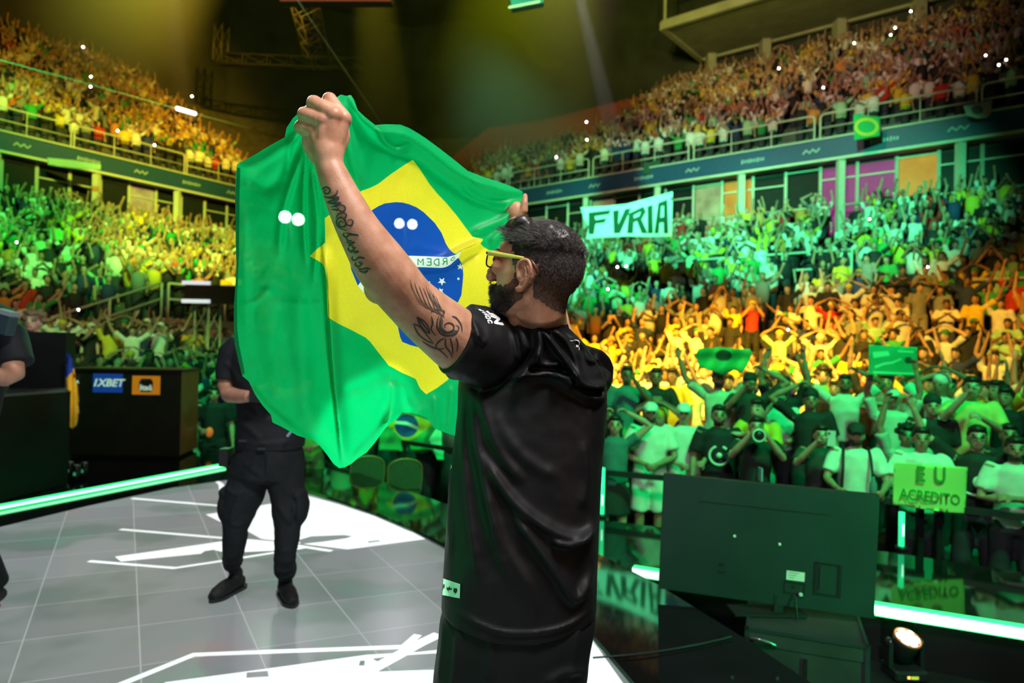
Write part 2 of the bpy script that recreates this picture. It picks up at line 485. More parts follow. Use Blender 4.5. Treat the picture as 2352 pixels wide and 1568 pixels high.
for j, u in enumerate(US[:-1]):
    a, b = flerp(u, .8, 0), flerp(US[j+1], .8, 0)
    px = PX(Vector(((a.x+b.x)/2, (a.y+b.y)/2, 7.8)))[0]
    kind = M_PANE
    if 2035 < px < 2110 or 1655 < px < 1705: kind = M_GLOWO
    elif 1925 < px < 2015: kind = M_MAG
    elif 1590 < px < 1650 or 1380 < px < 1440 or 130 < px < 175 or 270 < px < 345: kind = M_GLOWW
    if not (-80 < px < 560 or 1150 < px < 2500): continue
    w = MB(); zb, zt = 6.05, 8.7
    c0, c1 = a.lerp(b, .05), a.lerp(b, .95)
    w.add([(c0.x, c0.y, zb), (c1.x, c1.y, zb), (c1.x, c1.y, zt), (c0.x, c0.y, zt)], [(0, 1, 2, 3)], kind)
    o = w.obj('window_%d' % (k+1)); o['kind'] = 'structure'; k += 1
    fr = MB()
    f0, f1 = flerp(u, .72, 0), flerp(US[j+1], .72, 0)
    fr.bar((f0.x, f0.y, zb), (f0.x, f0.y, zt+.1), .09, .09, M_CREAM)
    fr.bar((f0.x, f0.y, 8.25 if j % 3 else zt), (f1.x, f1.y, 8.25 if j % 3 else zt), .05, .05, M_CREAM)
    fo = fr.obj('window_frame', o)
ntrim = 0
mb = MB()
for u in run(0, 11, 3.7):
    p = flerp(u, .12); mb.bar((p.x, p.y, ZTOP-.3), (p.x, p.y, ZF0+.02), .24, .24, M_CREAM)
mb.obj('trim_suite_posts')['kind'] = 'structure'
# fascia
mb = MB()
for i in range(len(FL)-1):
    mb.add([flerp(i, -.06, ZF0), flerp(i+1, -.06, ZF0), flerp(i+1, -.06, ZF1), flerp(i, -.06, ZF1)], [(0, 1, 2, 3)], M_FASC)
    mb.add([flerp(i, -.06, ZF1), flerp(i+1, -.06, ZF1), flerp(i+1, .5, ZF1), flerp(i, .5, ZF1)], [(0, 1, 2, 3)], M_CREAM)
    mb.add([flerp(i, .5, ZF1), flerp(i+1, .5, ZF1), flerp(i+1, .5, 9.72), flerp(i, .5, 9.72)], [(0, 1, 2, 3)], M_CONC)
    mb.bar(flerp(i, -.08, ZF0-.03), flerp(i+1, -.08, ZF0-.03), .1, .09, M_CREAM)
    mb.bar(flerp(i, -.08, ZF1+.02), flerp(i+1, -.08, ZF1+.02), .06, .05, M_CREAM)
# unreadable sponsor marks printed along the band
q = 0
for u in run(.1, 10.9, 2.35):
    p0 = flerp(u, -.075); i = min(int(u), len(FL)-2); d = (FL[i+1]-FL[i]).normalized(); z = (ZF0+ZF1)/2
    if q % 2 == 0:
        for w in range(9):
            hh = .10 if w % 3 else .14
            s0 = p0+d*(w*.105); mb.bar((s0.x, s0.y, z-hh*.6), (s0.x+d.x*.02, s0.y+d.y*.02, z+hh*.6), .055, .01, M_FPRT, up=d.cross(Vector((0, 0, 1))))
    else:
        for w in range(5):
            s0 = p0+d*(w*.12); s1 = s0+d*.13
            mb.bar((s0.x, s0.y, z+(.07 if w % 2 else -.07)), (s1.x, s1.y, z-(.07 if w % 2 else -.07)), .01, .05, M_FPRT)
    q += 1
mb.obj('wall_fascia')['kind'] = 'structure'

# railing on top of the fascia: cream tube panels with rounded ends, each a thing of its own
def rail_panel(a, b, z, h, name='railing', label=None, group=None, r=.035, bars=2, posts=3, m=M_CREAM):
    a, b = Vector(a), Vector(b); d = (b-a).normalized(); mb = MB(); c = .14
    path = [a+Vector((0, 0, z)), a+Vector((0, 0, z+h-c)), a+d*c*.3+Vector((0, 0, z+h-c*.3)), a+d*c+Vector((0, 0, z+h)), b-d*c+Vector((0, 0, z+h)), b-d*c*.3+Vector((0, 0, z+h-c*.3)), b+Vector((0, 0, z+h-c)), b+Vector((0, 0, z))]
    mb.tube(path, r, 6, m)
    for k in range(1, bars): mb.tube([a+Vector((0, 0, z+h*k/bars)), b+Vector((0, 0, z+h*k/bars))], r*.7, 5, m)
    for k in range(1, posts):
        p = a.lerp(b, k/posts); mb.tube([p+Vector((0, 0, z)), p+Vector((0, 0, z+h))], r*.6, 5, m)
    o = mb.obj(name, smooth=True)
    if isinstance(a, Vector):
        local(o.data, a+Vector((0, 0, z))); o.location = a+Vector((0, 0, z))
    tag(o, label, 'railing', group); return o
US5 = run(0, 11, 5.1); NR = {}
for j, u in enumerate(US5[:-1]):
    a, b = flerp(u+.012, .22), flerp(US5[j+1]-.012, .22)
    px = PX(Vector((a.x, a.y, 10)))[0]; px2 = PX(Vector((b.x, b.y, 10)))[0]
    if (px > 560 and px2 > 560 and px < 1080 and px2 < 1080) or px > 2500 or px2 < -60: continue
    side = 'left' if px < 800 else 'right'
    rail_panel(a, b, ZF1, 1.05, label='cream tube railing panel on the blue fascia, %s' % ({'left': ['left stand, at the left edge', 'left stand, second from the left edge', 'left stand, nearest the flag', 'left stand, hidden behind the flag'], 'right': ['right stand, farthest and nearest the flag', 'right stand, second from the flag', 'right stand, third from the flag', 'right stand, above the painted banner', 'right stand, left of the ringed green flag', 'right stand, right of the ringed green flag', 'right stand, at the right edge', 'right stand, beyond the edge']}[side][NR.setdefault(side, 0)]), group='railing panels on the fascia of the %s stand' % side); NR[side] += 1

# rails in the lower stands
def low_rail(u0, v0, u1, v1, h, lab, dz=0):
    a, b = lower_at(u0, v0), lower_at(u1, v1); m = (a+b)/2
    mb = MB(); r = .035
    for k in (1, .55):
        mb.tube([a+Vector((0, 0, h*k+dz)), b+Vector((0, 0, h*k+dz))], r, 6, M_CREAM)
    n = max(2, int((b-a).length/1.6))
    for k in range(n+1):
        p = a.lerp(b, k/n); mb.tube([p, p+Vector((0, 0, h+dz))], r, 6, M_CREAM)
    o = mb.obj('stand_rail', smooth=True); local(o.data, m); o.location = m
    tag(o, lab, 'railing'); return o
low_rail(0.0, .0, 1.05, .0, 1.1, 'pale front rail of the left stand, the length beside the seated man')
low_rail(1.1, .0, 2.0, .0, 1.1, 'pale front rail of the left stand above the grey wall')
low_rail(.35, .55, .95, .55, 1.1, 'pale cross rail halfway up the left stand')
low_rail(1.0, .55, 1.0, .3, 1.1, 'sloping pale handrail going down the left stand')
low_rail(.3, .95, .75, .95, 1.1, 'pale rail at the top of the left stand under the suites')
low_rail(.8, .93, 1.5, .93, 1.1, 'second pale rail at the top of the left stand, towards the flag')
low_rail(8.05, .62, 8.75, .62, 1.2, 'pale cross rail in the right stand below the painted banner')
low_rail(9.15, .42, 9.9, .42, 1.2, 'amber lit cross rail between rows at the right edge')
low_rail(8.6, .97, 9.6, .97, 1.2, 'green lit rail in front of the suites of the right stand')
low_rail(7.9, .97, 8.5, .97, 1.2, 'green lit rail in front of the suites behind the banner')
low_rail(9.5, .99, 10.2, .99, 1.2, 'green lit rail in front of the suites at the right edge')

# gallery slab over the upper right stand, on columns, with rail posts
mb = MB()
def slab_pt(u, off, z):
    p = flerp(u, off); return Vector((p.x, p.y, z))
uu = [7.35, 7.8, 8.3, 9, 9.6, 10.2, 11]
ns = 26
for a, b in zip(uu[:-1], uu[1:]):
    for s_ in range(ns):
        o0, o1 = 8.2+5.6*s_/ns, 8.2+5.6*(s_+.55)/ns; o2 = 8.2+5.6*(s_+1)/ns
        mb.add([slab_pt(a, o0, 20.1), slab_pt(b, o0, 20.1), slab_pt(b, o1, 20.1), slab_pt(a, o1, 20.1)], [(0, 1, 2, 3)], M_SOFF)
        mb.add([slab_pt(a, o1, 20.1), slab_pt(b, o1, 20.1), slab_pt(b, o1, 20.25), slab_pt(a, o1, 20.25)], [(0, 1, 2, 3)], M_SOFF)
        mb.add([slab_pt(a, o1, 20.25), slab_pt(b, o1, 20.25), slab_pt(b, o2, 20.25), slab_pt(a, o2, 20.25)], [(0, 1, 2, 3)], M_SOFF)
    for o0, w in ((8.2, .5), (13.6, .45)):
        mb.bar(slab_pt(a, o0, 20.2), slab_pt(b, o0, 20.2), .25, w, M_SOFF)
    mb.add([slab_pt(a, 8.2, 20.5), slab_pt(b, 8.2, 20.5), slab_pt(b, 13.8, 20.5), slab_pt(a, 13.8, 20.5)], [(0, 1, 2, 3)], M_DARK)
mb.bar(slab_pt(7.35, 8.2, 20.2), slab_pt(7.35, 13.8, 20.2), .3, .45, M_SOFF)
for u in (7.36, 7.9, 8.4, 8.9, 9.4, 9.9, 10.4):
    mb.bar(slab_pt(u, 8.3, 20.4), slab_pt(u, 8.3, 23.2), .14, .14, M_SOFF)
for a, b in zip(uu[:-1], uu[1:]): mb.bar(slab_pt(a, 8.3, 23.0), slab_pt(b, 8.3, 23.0), .1, .12, M_SOFF)
mb.obj('ceiling_gallery')['kind'] = 'structure'
mb = MB()
for u in (7.42, 7.75, 8.18, 8.62, 9.05, 9.5, 10.1):
    mb.bar(slab_pt(u, 13.4, 17.4), slab_pt(u, 13.4, 20.2), .7, .5, M_SOFF)
mb.obj('trim_gallery_columns')['kind'] = 'structure'
# low parapet at the back of the upper left stand
mb = MB()
for a, b in zip([0, 1, 2, 3], [1, 2, 3, 4]):
    mb.bar(slab_pt(a, 13.7, 18.3), slab_pt(b, 13.7, 18.3), .2, .9, M_DARK)
mb.obj('trim_upper_parapet')['kind'] = 'structure'
# empty red seats in the corner of the upper stand
seat = MB()
seat.box((-.22, -.2, .38), (.22, .22, .44), M_SEAT); seat.box((-.22, .17, .44), (.22, .23, .85), M_SEAT); seat.bar((0, 0, 0), (0, 0, .4), .08, .08, M_PLAIN)
sv = np.array(seat.v); sf = seat.f; sm = seat.m
bigv = []; bigf = []; bigm = []
def add_inst(V, F, Mi, pos, rz, s=1.0):
    c, sn = math.cos(rz), math.sin(rz)
    R = np.array([[c, sn, 0], [-sn, c, 0], [0, 0, 1]]); o = sum(len(b) for b in bigv)
    bigv.append((V*s) @ R + np.array(pos)); bigf.extend([tuple(i+o for i in f) for f in F]); bigm.extend(Mi)
tot = 0
for r in range(NUP):
    v = r/NUP+.02
    u = 5.6
    while u < 7.15:
        p = upper_at(u, v); q2 = upper_at(u+.01, v); du = .01*.56/max((q2-p).length, 1e-4)
        to = Vector((-3, 10, 0))-p; rz = math.atan2(to.x, -to.y) 
        o = tot; c, sn = math.cos(rz), math.sin(rz); R = np.array([[c, sn, 0], [-sn, c, 0], [0, 0, 1]])
        bigv.append(sv @ R + np.array(p)); bigf.extend([tuple(i+o for i in f) for f in sf]); bigm.extend(sm); tot += len(sv)
        u += du
me = bpy.data.meshes.new('stadium_seats'); me.from_pydata(np.vstack(bigv).tolist(), [], bigf)
for m in seat.mats: me.materials.append(m)
me.polygons.foreach_set('material_index', bigm); me.update()
tag(put('stadium_seats', me), 'rows of empty red seats in the corner of the upper stand', 'seats', kind='stuff')

# ================================================================== the stage
def g2(px, py, z=0.0):
    v = G(px, py, z); return (v.x, v.y)
M_BLK = mat('black_gloss_deck', (.008, .009, .010), .05, spec=.35, vary=.3, scale=3, bump=.02, bscale=6)
M_BLKL = mat('black_gloss_lower_deck', (.012, .014, .013), .06, spec=.8, vary=.3, scale=3)
M_BLKM = mat('black_matt', (.012, .013, .014), .55, spec=.3, vary=.2)
M_BLKS = mat('black_satin', (.02, .022, .024), .35, spec=.4, vary=.2)
M_CASE = mat('dark_flight_case', (.035, .045, .045), .45, vary=.25, scale=6)
M_EDGE = mat('dark_steel_edge', (.06, .09, .10), .35, metal=.6, vary=.1)

def led_mat(name, strength, base, graphic=False):
    m = bpy.data.materials.new(name); m.use_nodes = True; nt = m.node_tree; b = nt.nodes['Principled BSDF']
    b.inputs['Base Color'].default_value = (.03, .035, .035, 1); b.inputs['Roughness'].default_value = .28; b.inputs['Specular IOR Level'].default_value = .35
    N = nt.nodes.new; K = nt.links.new
    tc = N('ShaderNodeTexCoord')
    def dot(v, off=0.0, sc=1.0):
        n = N('ShaderNodeVectorMath'); n.operation = 'DOT_PRODUCT'; K(tc.outputs['Object'], n.inputs[0]); n.inputs[1].default_value = v
        a = N('ShaderNodeMath'); a.operation = 'MULTIPLY_ADD'; K(n.outputs['Value'], a.inputs[0]); a.inputs[1].default_value = sc; a.inputs[2].default_value = off
        return a.outputs[0]
    def mth(op, a, bb=None, c=None):
        n = N('ShaderNodeMath'); n.operation = op
        for i, x in enumerate((a, bb, c)):
            if x is None: continue
            if isinstance(x, (int, float)): n.inputs[i].default_value = x
            else: K(x, n.inputs[i])
        return n.outputs[0]
    # seams: the tiles are half a metre square, laid at an angle to the stage front
    s = dot((math.cos(math.radians(29.5)), math.sin(math.radians(29.5)), 0), LED_OFF[0]*2, 2.0)
    t = dot((-math.sin(math.radians(23.5)), math.cos(math.radians(23.5)), 0), LED_OFF[1]*2, 2.0)
    def near(x, w):
        f = mth('FRACT', x); d = mth('ABSOLUTE', mth('SUBTRACT', f, .5)); return mth('GREATER_THAN', d, .5-w)
    ls, lt = near(s, .007), near(t, .007)
    cb = N('ShaderNodeCombineXYZ'); K(mth('FLOOR', s), cb.inputs[0]); K(mth('FLOOR', t), cb.inputs[1])
    wn = N('ShaderNodeTexWhiteNoise'); K(cb.outputs[0], wn.inputs['Vector'])
    tone = mth('MULTIPLY_ADD', wn.outputs['Value'], .22, .89)
    nz = N('ShaderNodeTexNoise'); nz.inputs['Scale'].default_value = 1.1; nz.inputs['Detail'].default_value = 3; K(tc.outputs['Object'], nz.inputs['Vector'])
    cr = N('ShaderNodeValToRGB'); K(nz.outputs['Fac'], cr.inputs[0])
    e = cr.color_ramp; e.elements[0].position = .3; e.elements[0].color = (.13, .235, .19, 1); e.elements[1].position = .72; e.elements[1].color = (.30, .235, .235, 1)
    for p_, c_ in ((.42, (.16, .20, .185, 1)), (.5, (.225, .255, .25, 1)), (.6, (.235, .25, .262, 1))):
        k_ = e.elements.new(p_); k_.color = c_
    if graphic:
        col = None
    mul = N('ShaderNodeMixRGB'); mul.blend_type = 'MULTIPLY'; mul.inputs[0].default_value = 1
    if graphic: mul.inputs[1].default_value = (*base, 1)
    else: K(cr.outputs[0], mul.inputs[1])
    K(tone, mul.inputs[2])
    seam = mth('MAXIMUM', ls, lt)
    mx = N('ShaderNodeMixRGB'); K(mth('MULTIPLY', seam, .5 if not graphic else .25), mx.inputs[0]); K(mul.outputs[0], mx.inputs[1]); mx.inputs[2].default_value = (.55, .58, .58, 1)
    # fine rows of the LED dots
    wv = N('ShaderNodeTexWave'); wv.inputs['Scale'].default_value = 60; K(tc.outputs['Object'], wv.inputs['Vector'])
    mp = N('ShaderNodeMapping'); K(tc.outputs['Object'], mp.inputs[0]); mp.inputs['Rotation'].default_value = (0, 0, math.radians(-29.5)); K(mp.outputs[0], wv.inputs['Vector'])
    sl = mth('MULTIPLY_ADD', wv.outputs['Fac'], .22, .86)
    fin = N('ShaderNodeMixRGB'); fin.blend_type = 'MULTIPLY'; fin.inputs[0].default_value = 1; K(mx.outputs[0], fin.inputs[1]); K(sl, fin.inputs[2])
    K(fin.outputs[0], b.inputs['Emission Color']); b.inputs['Emission Strength'].default_value = strength
    return m
# seam phase: seams run through the traced points
_ga, _gb = G(318, 1420), G(150, 1383)
LED_OFF = (.25-(_ga.x*math.cos(math.radians(29.5))+_ga.y*math.sin(math.radians(29.5))), 0)
LED_OFF = (-(_ga.x*math.cos(math.radians(29.5))+_ga.y*math.sin(math.radians(29.5)))+0, -(-_gb.x*math.sin(math.radians(23.5))+_gb.y*math.cos(math.radians(23.5)))-.0)
M_LED = led_mat('led_floor_grey', 1.0, (0, 0, 0)); M_LEDW = led_mat('led_floor_white', 1.15, (.93, 1.0, .99), True)
LED_EDGE = [g2(520, 1102), g2(600, 1112), g2(655, 1122), g2(720, 1136), g2(790, 1157), g2(860, 1182), g2(940, 1216), g2(1020, 1258), g2(1130, 1318), g2(1250, 1390), g2(1365, 1466), (.57, 3.08), (.72, 2.3), (.85, 1.2), (.8, 0), (.5, -1.5)]
LED_OUT = [(-5, -1.5), (-5.5, 2), (-4.7, 4.3), g2(0, 1210), g2(200, 1162), g2(400, 1119)] + LED_EDGE
def wline(pts, w):
    """band of width w metres along ground points"""
    p = [Vector((*g2(*q), 0)) for q in pts]; a = []; b = []
    for i in range(len(p)):
        d = (p[min(i+1, len(p)-1)]-p[max(i-1, 0)]).normalized(); n = Vector((-d.y, d.x, 0))
        a.append(p[i]+n*w/2); b.append(p[i]-n*w/2)
    return [(v.x, v.y) for v in a]+[(v.x, v.y) for v in reversed(b)]
gp = lambda L_: [g2(*q) for q in L_]
WH = [gp([(472, 1181), (507, 1176), (585, 1163), (625, 1156), (640, 1141), (700, 1137), (780, 1158), (860, 1185), (936, 1218), (990, 1236), (799, 1261), (690, 1248), (600, 1237), (560, 1215), (510, 1200)]),
      gp([(264, 1278), (391, 1260), (515, 1242), (596, 1240), (688, 1251), (634, 1264), (520, 1269), (490, 1262), (470, 1265), (462, 1271), (278, 1289)]),
      wline([(276, 1215), (512, 1235), (640, 1246), (762, 1265)], .045), wline([(303, 1144), (505, 1161)], .05), wline([(204, 1288), (401, 1304), (507, 1288), (634, 1268), (705, 1256)], .04),
      wline([(470, 1104), (495, 1102), (508, 1112), (511, 1135)], .05),
      wline([(250, 1582), (445, 1503), (620, 1496), (927, 1485)], .045), wline([(780, 1578), (964, 1477), (1008, 1456)], .07), wline([(927, 1486), (960, 1457)], .045),
      gp([(380, 1566), (612, 1535), (843, 1503), (958, 1497), (1050, 1487), (1200, 1476), (1340, 1466), (1361, 1470)]) + [(.53, 3.08), (.68, 2.3), (.6, 1.9), (-1.2, 2.1), (-1.5, 2.9)]]
GR = [gp([(684, 1240), (715, 1231), (790, 1228), (810, 1231), (795, 1236), (740, 1244), (692, 1249)]), gp([(567, 1544), (616, 1540), (617, 1553), (566, 1556)]), gp([(827, 1517), (838, 1516), (837, 1528), (824, 1528)]),
      gp([(855, 1512), (900, 1506), (996, 1500), (1030, 1500), (1030, 1536), (868, 1542), (880, 1526)]), gp([(845, 1243), (872, 1240), (872, 1243), (845, 1246)])]
def led_cls(x, y):
    m = np.zeros(x.shape, int)
    for p in WH: m[in_poly(x, y, p)] = 1
    g = np.zeros(x.shape, bool)
    for p in GR: g |= in_poly(x, y, p)
    b = np.zeros(x.shape, bool)
    for p in WH[2:9]: b |= in_poly(x, y, p)
    m[g & ~b] = 0
    return m
me = cdt_mesh('floor_led', LED_OUT, WH+GR, .4, lambda X, Y: np.stack([X, Y, np.zeros_like(X)], 1), [M_LED, M_LEDW], led_cls, smooth=False)
bm = bmesh.new(); bm.from_mesh(me)
for f in bm.faces:
    if f.normal.z < 0: f.normal_flip()
bm.to_mesh(me); bm.free()
put('floor_led_tiles', me)['kind'] = 'structure'
# thin metal rim round the screen floor
mb = MB()
for i in range(5, len(LED_OUT)-1):
    mb.bar((*LED_OUT[i], -.004), (*LED_OUT[i+1], -.004), .02, .012, M_EDGE)
mb.obj('trim_1')['kind'] = 'structure'
STAGE = [(1.2, -3), (1.5, 0), (1.5, 2), (1.40, 3.12), (1.23, 3.67), (.97, 4.4), (.67, 5.03), (.3, 5.2), (-.44, 5.16), (-1.17, 6.12), (-1.92, 6.88), (-2.55, 7.4), (-2.7, 9.7), (-9.5, 9.7), (-9.5, -3)]
mb = MB(); mb.prism(STAGE, FLZ, -.006, M_BLK); mb.obj('floor_stage', fix=True)['kind'] = 'structure'
# lower glossy deck in front of the crowd barrier
_s0, _s1 = g2(1450, 1316, DKZ), g2(2600, 1500, DKZ)
DECK = [(.60, 5.06)]+[(x, y) for x, y in ((.3, 5.2), (-.44, 5.16), (-1.17, 6.12), (-1.92, 6.88), (-2.55, 7.4), (-2.7, 9.7))]+[(-1.70, 8.46), (-.66, 7.12), (.87, 6.60), (1.35, 6.38), (2.2, 6.05), (3.2, 5.70), (3.95, 5.22), (6.0, 3.7), _s1, _s0]
mb = MB(); mb.prism(DECK, FLZ, DKZ, M_BLKL)
mb.obj('floor_lower_deck', fix=True)['kind'] = 'structure'

mb = MB(); mb.prism([(1.2, -3), (9, -3), (9, 3), _s1, _s0, (.60, 5.06), (.67, 5.03), (.97, 4.4), (1.23, 3.67), (1.40, 3.12), (1.5, 2), (1.5, 0)], FLZ, PITZ, M_BLKM); mb.obj('floor_pit', fix=True)['kind'] = 'structure'
# ------------------------------------------------------------------ light bars
M_BARW = mat('white_lit_diffuser', (.9, 1, .95), .4, emit=(.80, 1.0, .93), estr=1.5)
M_BARG = mat('green_lit_diffuser', (.2, 1, .5), .4, emit=(.02, 1.0, .22), estr=1.6)
M_BARC = mat('green_white_lit_core', (.6, 1, .8), .4, emit=(.42, 1.0, .66), estr=1.5)
M_BARC2 = mat('green_white_lit_core_strong', (.6, 1, .8), .4, emit=(.38, 1.0, .62), estr=3.2)
def light_bar(name, a, b, h, wcore, label, core=M_BARW):
    a, b = Vector(a), Vector(b); t = thing(name, label, 'light bar', a)
    up = Vector((0, 0, 1)); d = (b-a).normalized(); n = Vector((d.y, -d.x, 0))
    if n.dot(CAMP-a) < 0: n = -n
    mb = MB(); mb.bar(a+up*h/2, b+up*h/2, .06, h, M_BARG); child('housing', mb, t, label='bright green glowing edge')
    mb = MB(); mb.bar(a+up*h/2+n*.012, b+up*h/2+n*.012, .05, h*wcore, core); child('diffuser', mb, t, label='white glowing strip')
    return t
light_bar('light_bar', G(1455, 1320, DKZ), G(2006, 1410, DKZ), .065, .8, 'bright white and green light bar on the lower deck, the length hidden behind the screen')
light_bar('light_bar', G(2009, 1410, DKZ), G(2480, 1487, DKZ), .074, .8, 'thick bright white light bar with green edges to the right of the black screen')
light_bar('light_bar', G(-60, 1180, 0), G(514, 1071, 0), .036, .5, 'thin glowing green light bar on the black stage floor in front of the podium', M_BARC2)

# ------------------------------------------------------------------ the screen seen from behind
tvp = [P(1524, 1088, 4.15), P(2021, 1137, 3.85), P(2008, 1421, 3.85), P(1512, 1351, 4.15)]
def tv(u, v, w=0.0):
    """u right 0..1, v down 0..1, w towards the camera in metres"""
    a = tvp[0].lerp(tvp[1], u); b = tvp[3].lerp(tvp[2], u); n = (tvp[1]-tvp[0]).cross(tvp[3]-tvp[0]).normalized()
    if n.dot(CAMP-tvp[0]) < 0: n = -n
    return a.lerp(b, v)+n*w
def tvbox(mb, u0, v0, u1, v1, w0, w1, m):
    vs = [tv(u, v, w) for w in (w0, w1) for u, v in ((u0, v0), (u1, v0), (u1, v1), (u0, v1))]
    mb.add(vs, [(0, 1, 2, 3), (7, 6, 5, 4), (0, 4, 5, 1), (1, 5, 6, 2), (2, 6, 7, 3), (3, 7, 4, 0)], m)
M_TV = mat('screen_back_shell', (.016, .036, .034), .45, spec=.25, vary=.12, scale=3)
M_GREENLBL = mat('pale_label', (.65, .75, .7), .5, vary=.1)
t = thing('television', 'large black flat television seen from behind on a dark case', 'television', tv(.5, 1, 0))
mb = MB(); tvbox(mb, 0, 0, 1, 1, -.05, 0, M_TV); tvbox(mb, .004, .004, .996, .996, -.056, -.05, M_BLKM); o = child('shell', mb, t, fix=True)
bv = o.modifiers.new('b', 'BEVEL'); bv.width = .008; bv.segments = 3
mb = MB(); tvbox(mb, .18, .20, .79, .209, .0, .003, M_BLKM); child('vent_slot', mb, t)
for u, v in ((.357, .465), (.567, .49)):
    mb = MB(); c = tv(u, v, .004); mb.ball(c, (.009, .006, .009), 10, 6, M_GREENLBL); child('screw', mb, t, smooth=True)
mb = MB(); tvbox(mb, .605, .70, .687, .775, .0, .002, M_GREENLBL); lb = child('label', mb, t, label='small pale rating label')
mb = MB()
for k in range(3): tvbox(mb, .612, .712+k*.02, .66-.01*k, .716+k*.02, .002, .0025, M_BLKM)
child('label_print', mb, lb)
mb = MB(); 
for a_ in ((.595, .79, .69, .80), (.595, .88, .69, .89), (.595, .79, .60, .89), (.685, .79, .69, .89)): tvbox(mb, *a_, 0, .004, M_BLKM)
tvbox(mb, .63, .82, .645, .84, 0, .004, M_BLKM); child('socket_panel', mb, t)
mb = MB(); mb.ball(tv(.672, .88, .01), .012, 10, 6, M_GREENLBL); child('plug', mb, t, smooth=True)
mb = MB()
for a_ in ((.73, .60, .745, .84), (.73, .60, .84, .612), (.73, .85, .845, .865), (.835, .60, .85, .865)): tvbox(mb, *a_, 0, .006, M_BLKM)
tvbox(mb, .755, .63, .762, .82, .0, .008, M_EDGE); child('port_recess', mb, t)  # the steel-toned strip stands in for a vertical highlight in the recess
mb = MB(); tvbox(mb, .29, .71, .315, .735, 0, .005, M_BLKM); tvbox(mb, .285, .775, .32, .79, 0, .005, M_BLKM); child('bracket_hole', mb, t)
mb = MB(); mb.tube([tuple(v) for v in spline([tv(.645, .89, .01), tv(.65, .95, .03), tv(.655, 1.05, .05), tv(.65, 1.1, .06)], 6)], .004, 6, M_BLKS); child('cable', mb, t, smooth=True)
# case under the television
c0, c1 = Vector((1.29, 3.83, 0)), Vector((1.90, 3.60, 0)); dx = (c1-c0).normalized(); dy = Vector((-dx.y, dx.x, 0))
c0 = Vector((1.34, 3.81, 0))
w_, dp = (c1-c0).length, .62
Mx = Matrix(((dx.x, dy.x, 0, c0.x), (dx.y, dy.y, 0, c0.y), (0, 0, 1, PITZ), (0, 0, 0, 1)))
t = thing('flight_case', 'dark equipment case on the lower deck carrying the television', 'case', c0+Vector((0, 0, PITZ)))
mb = MB(); mb.box((0, 0, .03), (w_, dp, .33), M_CASE, Mx); child('body', mb, t)
mb = MB(); mb.box((-.006, -.006, .33), (w_+.006, dp+.006, .415), M_CASE, Mx); child('lid', mb, t)
mb = MB()
for x in (0, w_):
    for y in (0, dp): mb.box((x-.012, y-.012, .02), (x+.012, y+.012, .42), M_EDGE, Mx)
for y in (-.004, dp): mb.box((-.01, y-.008, .405), (w_+.01, y+.008, .422), M_EDGE, Mx)
for x in (0, w_): mb.box((x-.008, -.01, .405), (x+.008, dp+.01, .422), M_EDGE, Mx)
child('edge_trim', mb, t)
for x in (.06, w_-.06):
    for y in (.07, dp-.07):
        mb = MB(); mb.tube([Mx @ Vector((x-.02, y, .022)), Mx @ Vector((x+.02, y, .022))], .022, 10, M_BLKM); child('caster', mb, t)
mb = MB(); mb.box((w_/2-.01, -.012, .1), (w_/2+.01, -.006, .3), M_BLKM, Mx); child('panel_seam', mb, t)
mb = MB(); mb.tube(spline([tuple(Mx @ Vector(q)) for q in ((.02, -.02, .37), (.06, -.045, .38), (.12, -.03, .365), (.15, -.02, .35))], 5), .007, 6, mat('bright_latch', (.5, .6, .6), .2, metal=.8)); child('latch', mb, t, smooth=True)
# stand foot between case and television
mb = MB(); cen = tv(.6, 1.0, -.03); zt = PITZ+.422
mb.box((cen.x-.30, cen.y-.06, zt), (cen.x+.12, cen.y+.10, zt+.012), M_BLKM); mb.box((cen.x-.06, cen.y-.02, zt), (cen.x, cen.y+.02, cen.z+.06), M_BLKM)
child('stand_foot', mb, bpy.data.objects['television'])
# black cable lying on the stage corner
mb = MB(); mb.tube([tuple(v) for v in spline([G(1362, 1510, .008), G(1480, 1500, .008), G(1600, 1480, .008), G(1680, 1462, .008)], 6)], .005, 6, M_EDGE)
tag(mb.obj('floor_cable', smooth=True), 'thin dark cable lying across the black stage corner by the man', 'cable')

# ------------------------------------------------------------------ floor moving light
base = G(2076, 1552, PITZ); M_LENS = mat('white_hot_lens', (1, 1, 1), .3, emit=(1, .86, .72), estr=9); M_RING = mat('copper_ring', (.5, .17, .05), .35, metal=.3, emit=(1, .3, .08), estr=.25)
t = thing('moving_head_light', 'small black moving head lamp on the floor, shining white', 'stage light', base)
mb = MB(); mb.box((base.x-.10, base.y-.09, PITZ), (base.x+.10, base.y+.09, PITZ+.065), M_BLKS); o = child('base', mb, t); bv = o.modifiers.new('b', 'BEVEL'); bv.width = .015; bv.segments = 3
for s in (-1, 1):
    mb = MB(); mb.box((base.x+s*.095-.012, base.y-.03, PITZ+.06), (base.x+s*.095+.012, base.y+.03, PITZ+.20), M_BLKS); mb.ball((base.x+s*.095, base.y, PITZ+.20), (.018, .035, .035), 12, 8, M_BLKS); child('yoke_arm', mb, t)
ax = Vector((.12, -.42, .9)).normalized(); hc = Vector((base.x, base.y, PITZ+.19))
mb = MB(); mb.tube([hc-ax*.11, hc-ax*.09, hc-ax*.02, hc+ax*.02, hc+ax*.052, hc+ax*.054], [.045, .06, .073, .076, .076, .07], 24, M_BLKS); hd = child('head', mb, t, smooth=True)
mb = MB(); ring = []; r1 = ax.orthogonal().normalized(); r2 = ax.cross(r1)
mb.tube([hc+ax*.057+(r1*math.cos(a)+r2*math.sin(a))*.073 for a in [2*PI*i/28 for i in range(28)]], .006, 6, M_RING, closed=True); child('ring', mb, hd, smooth=True)
mb = MB()
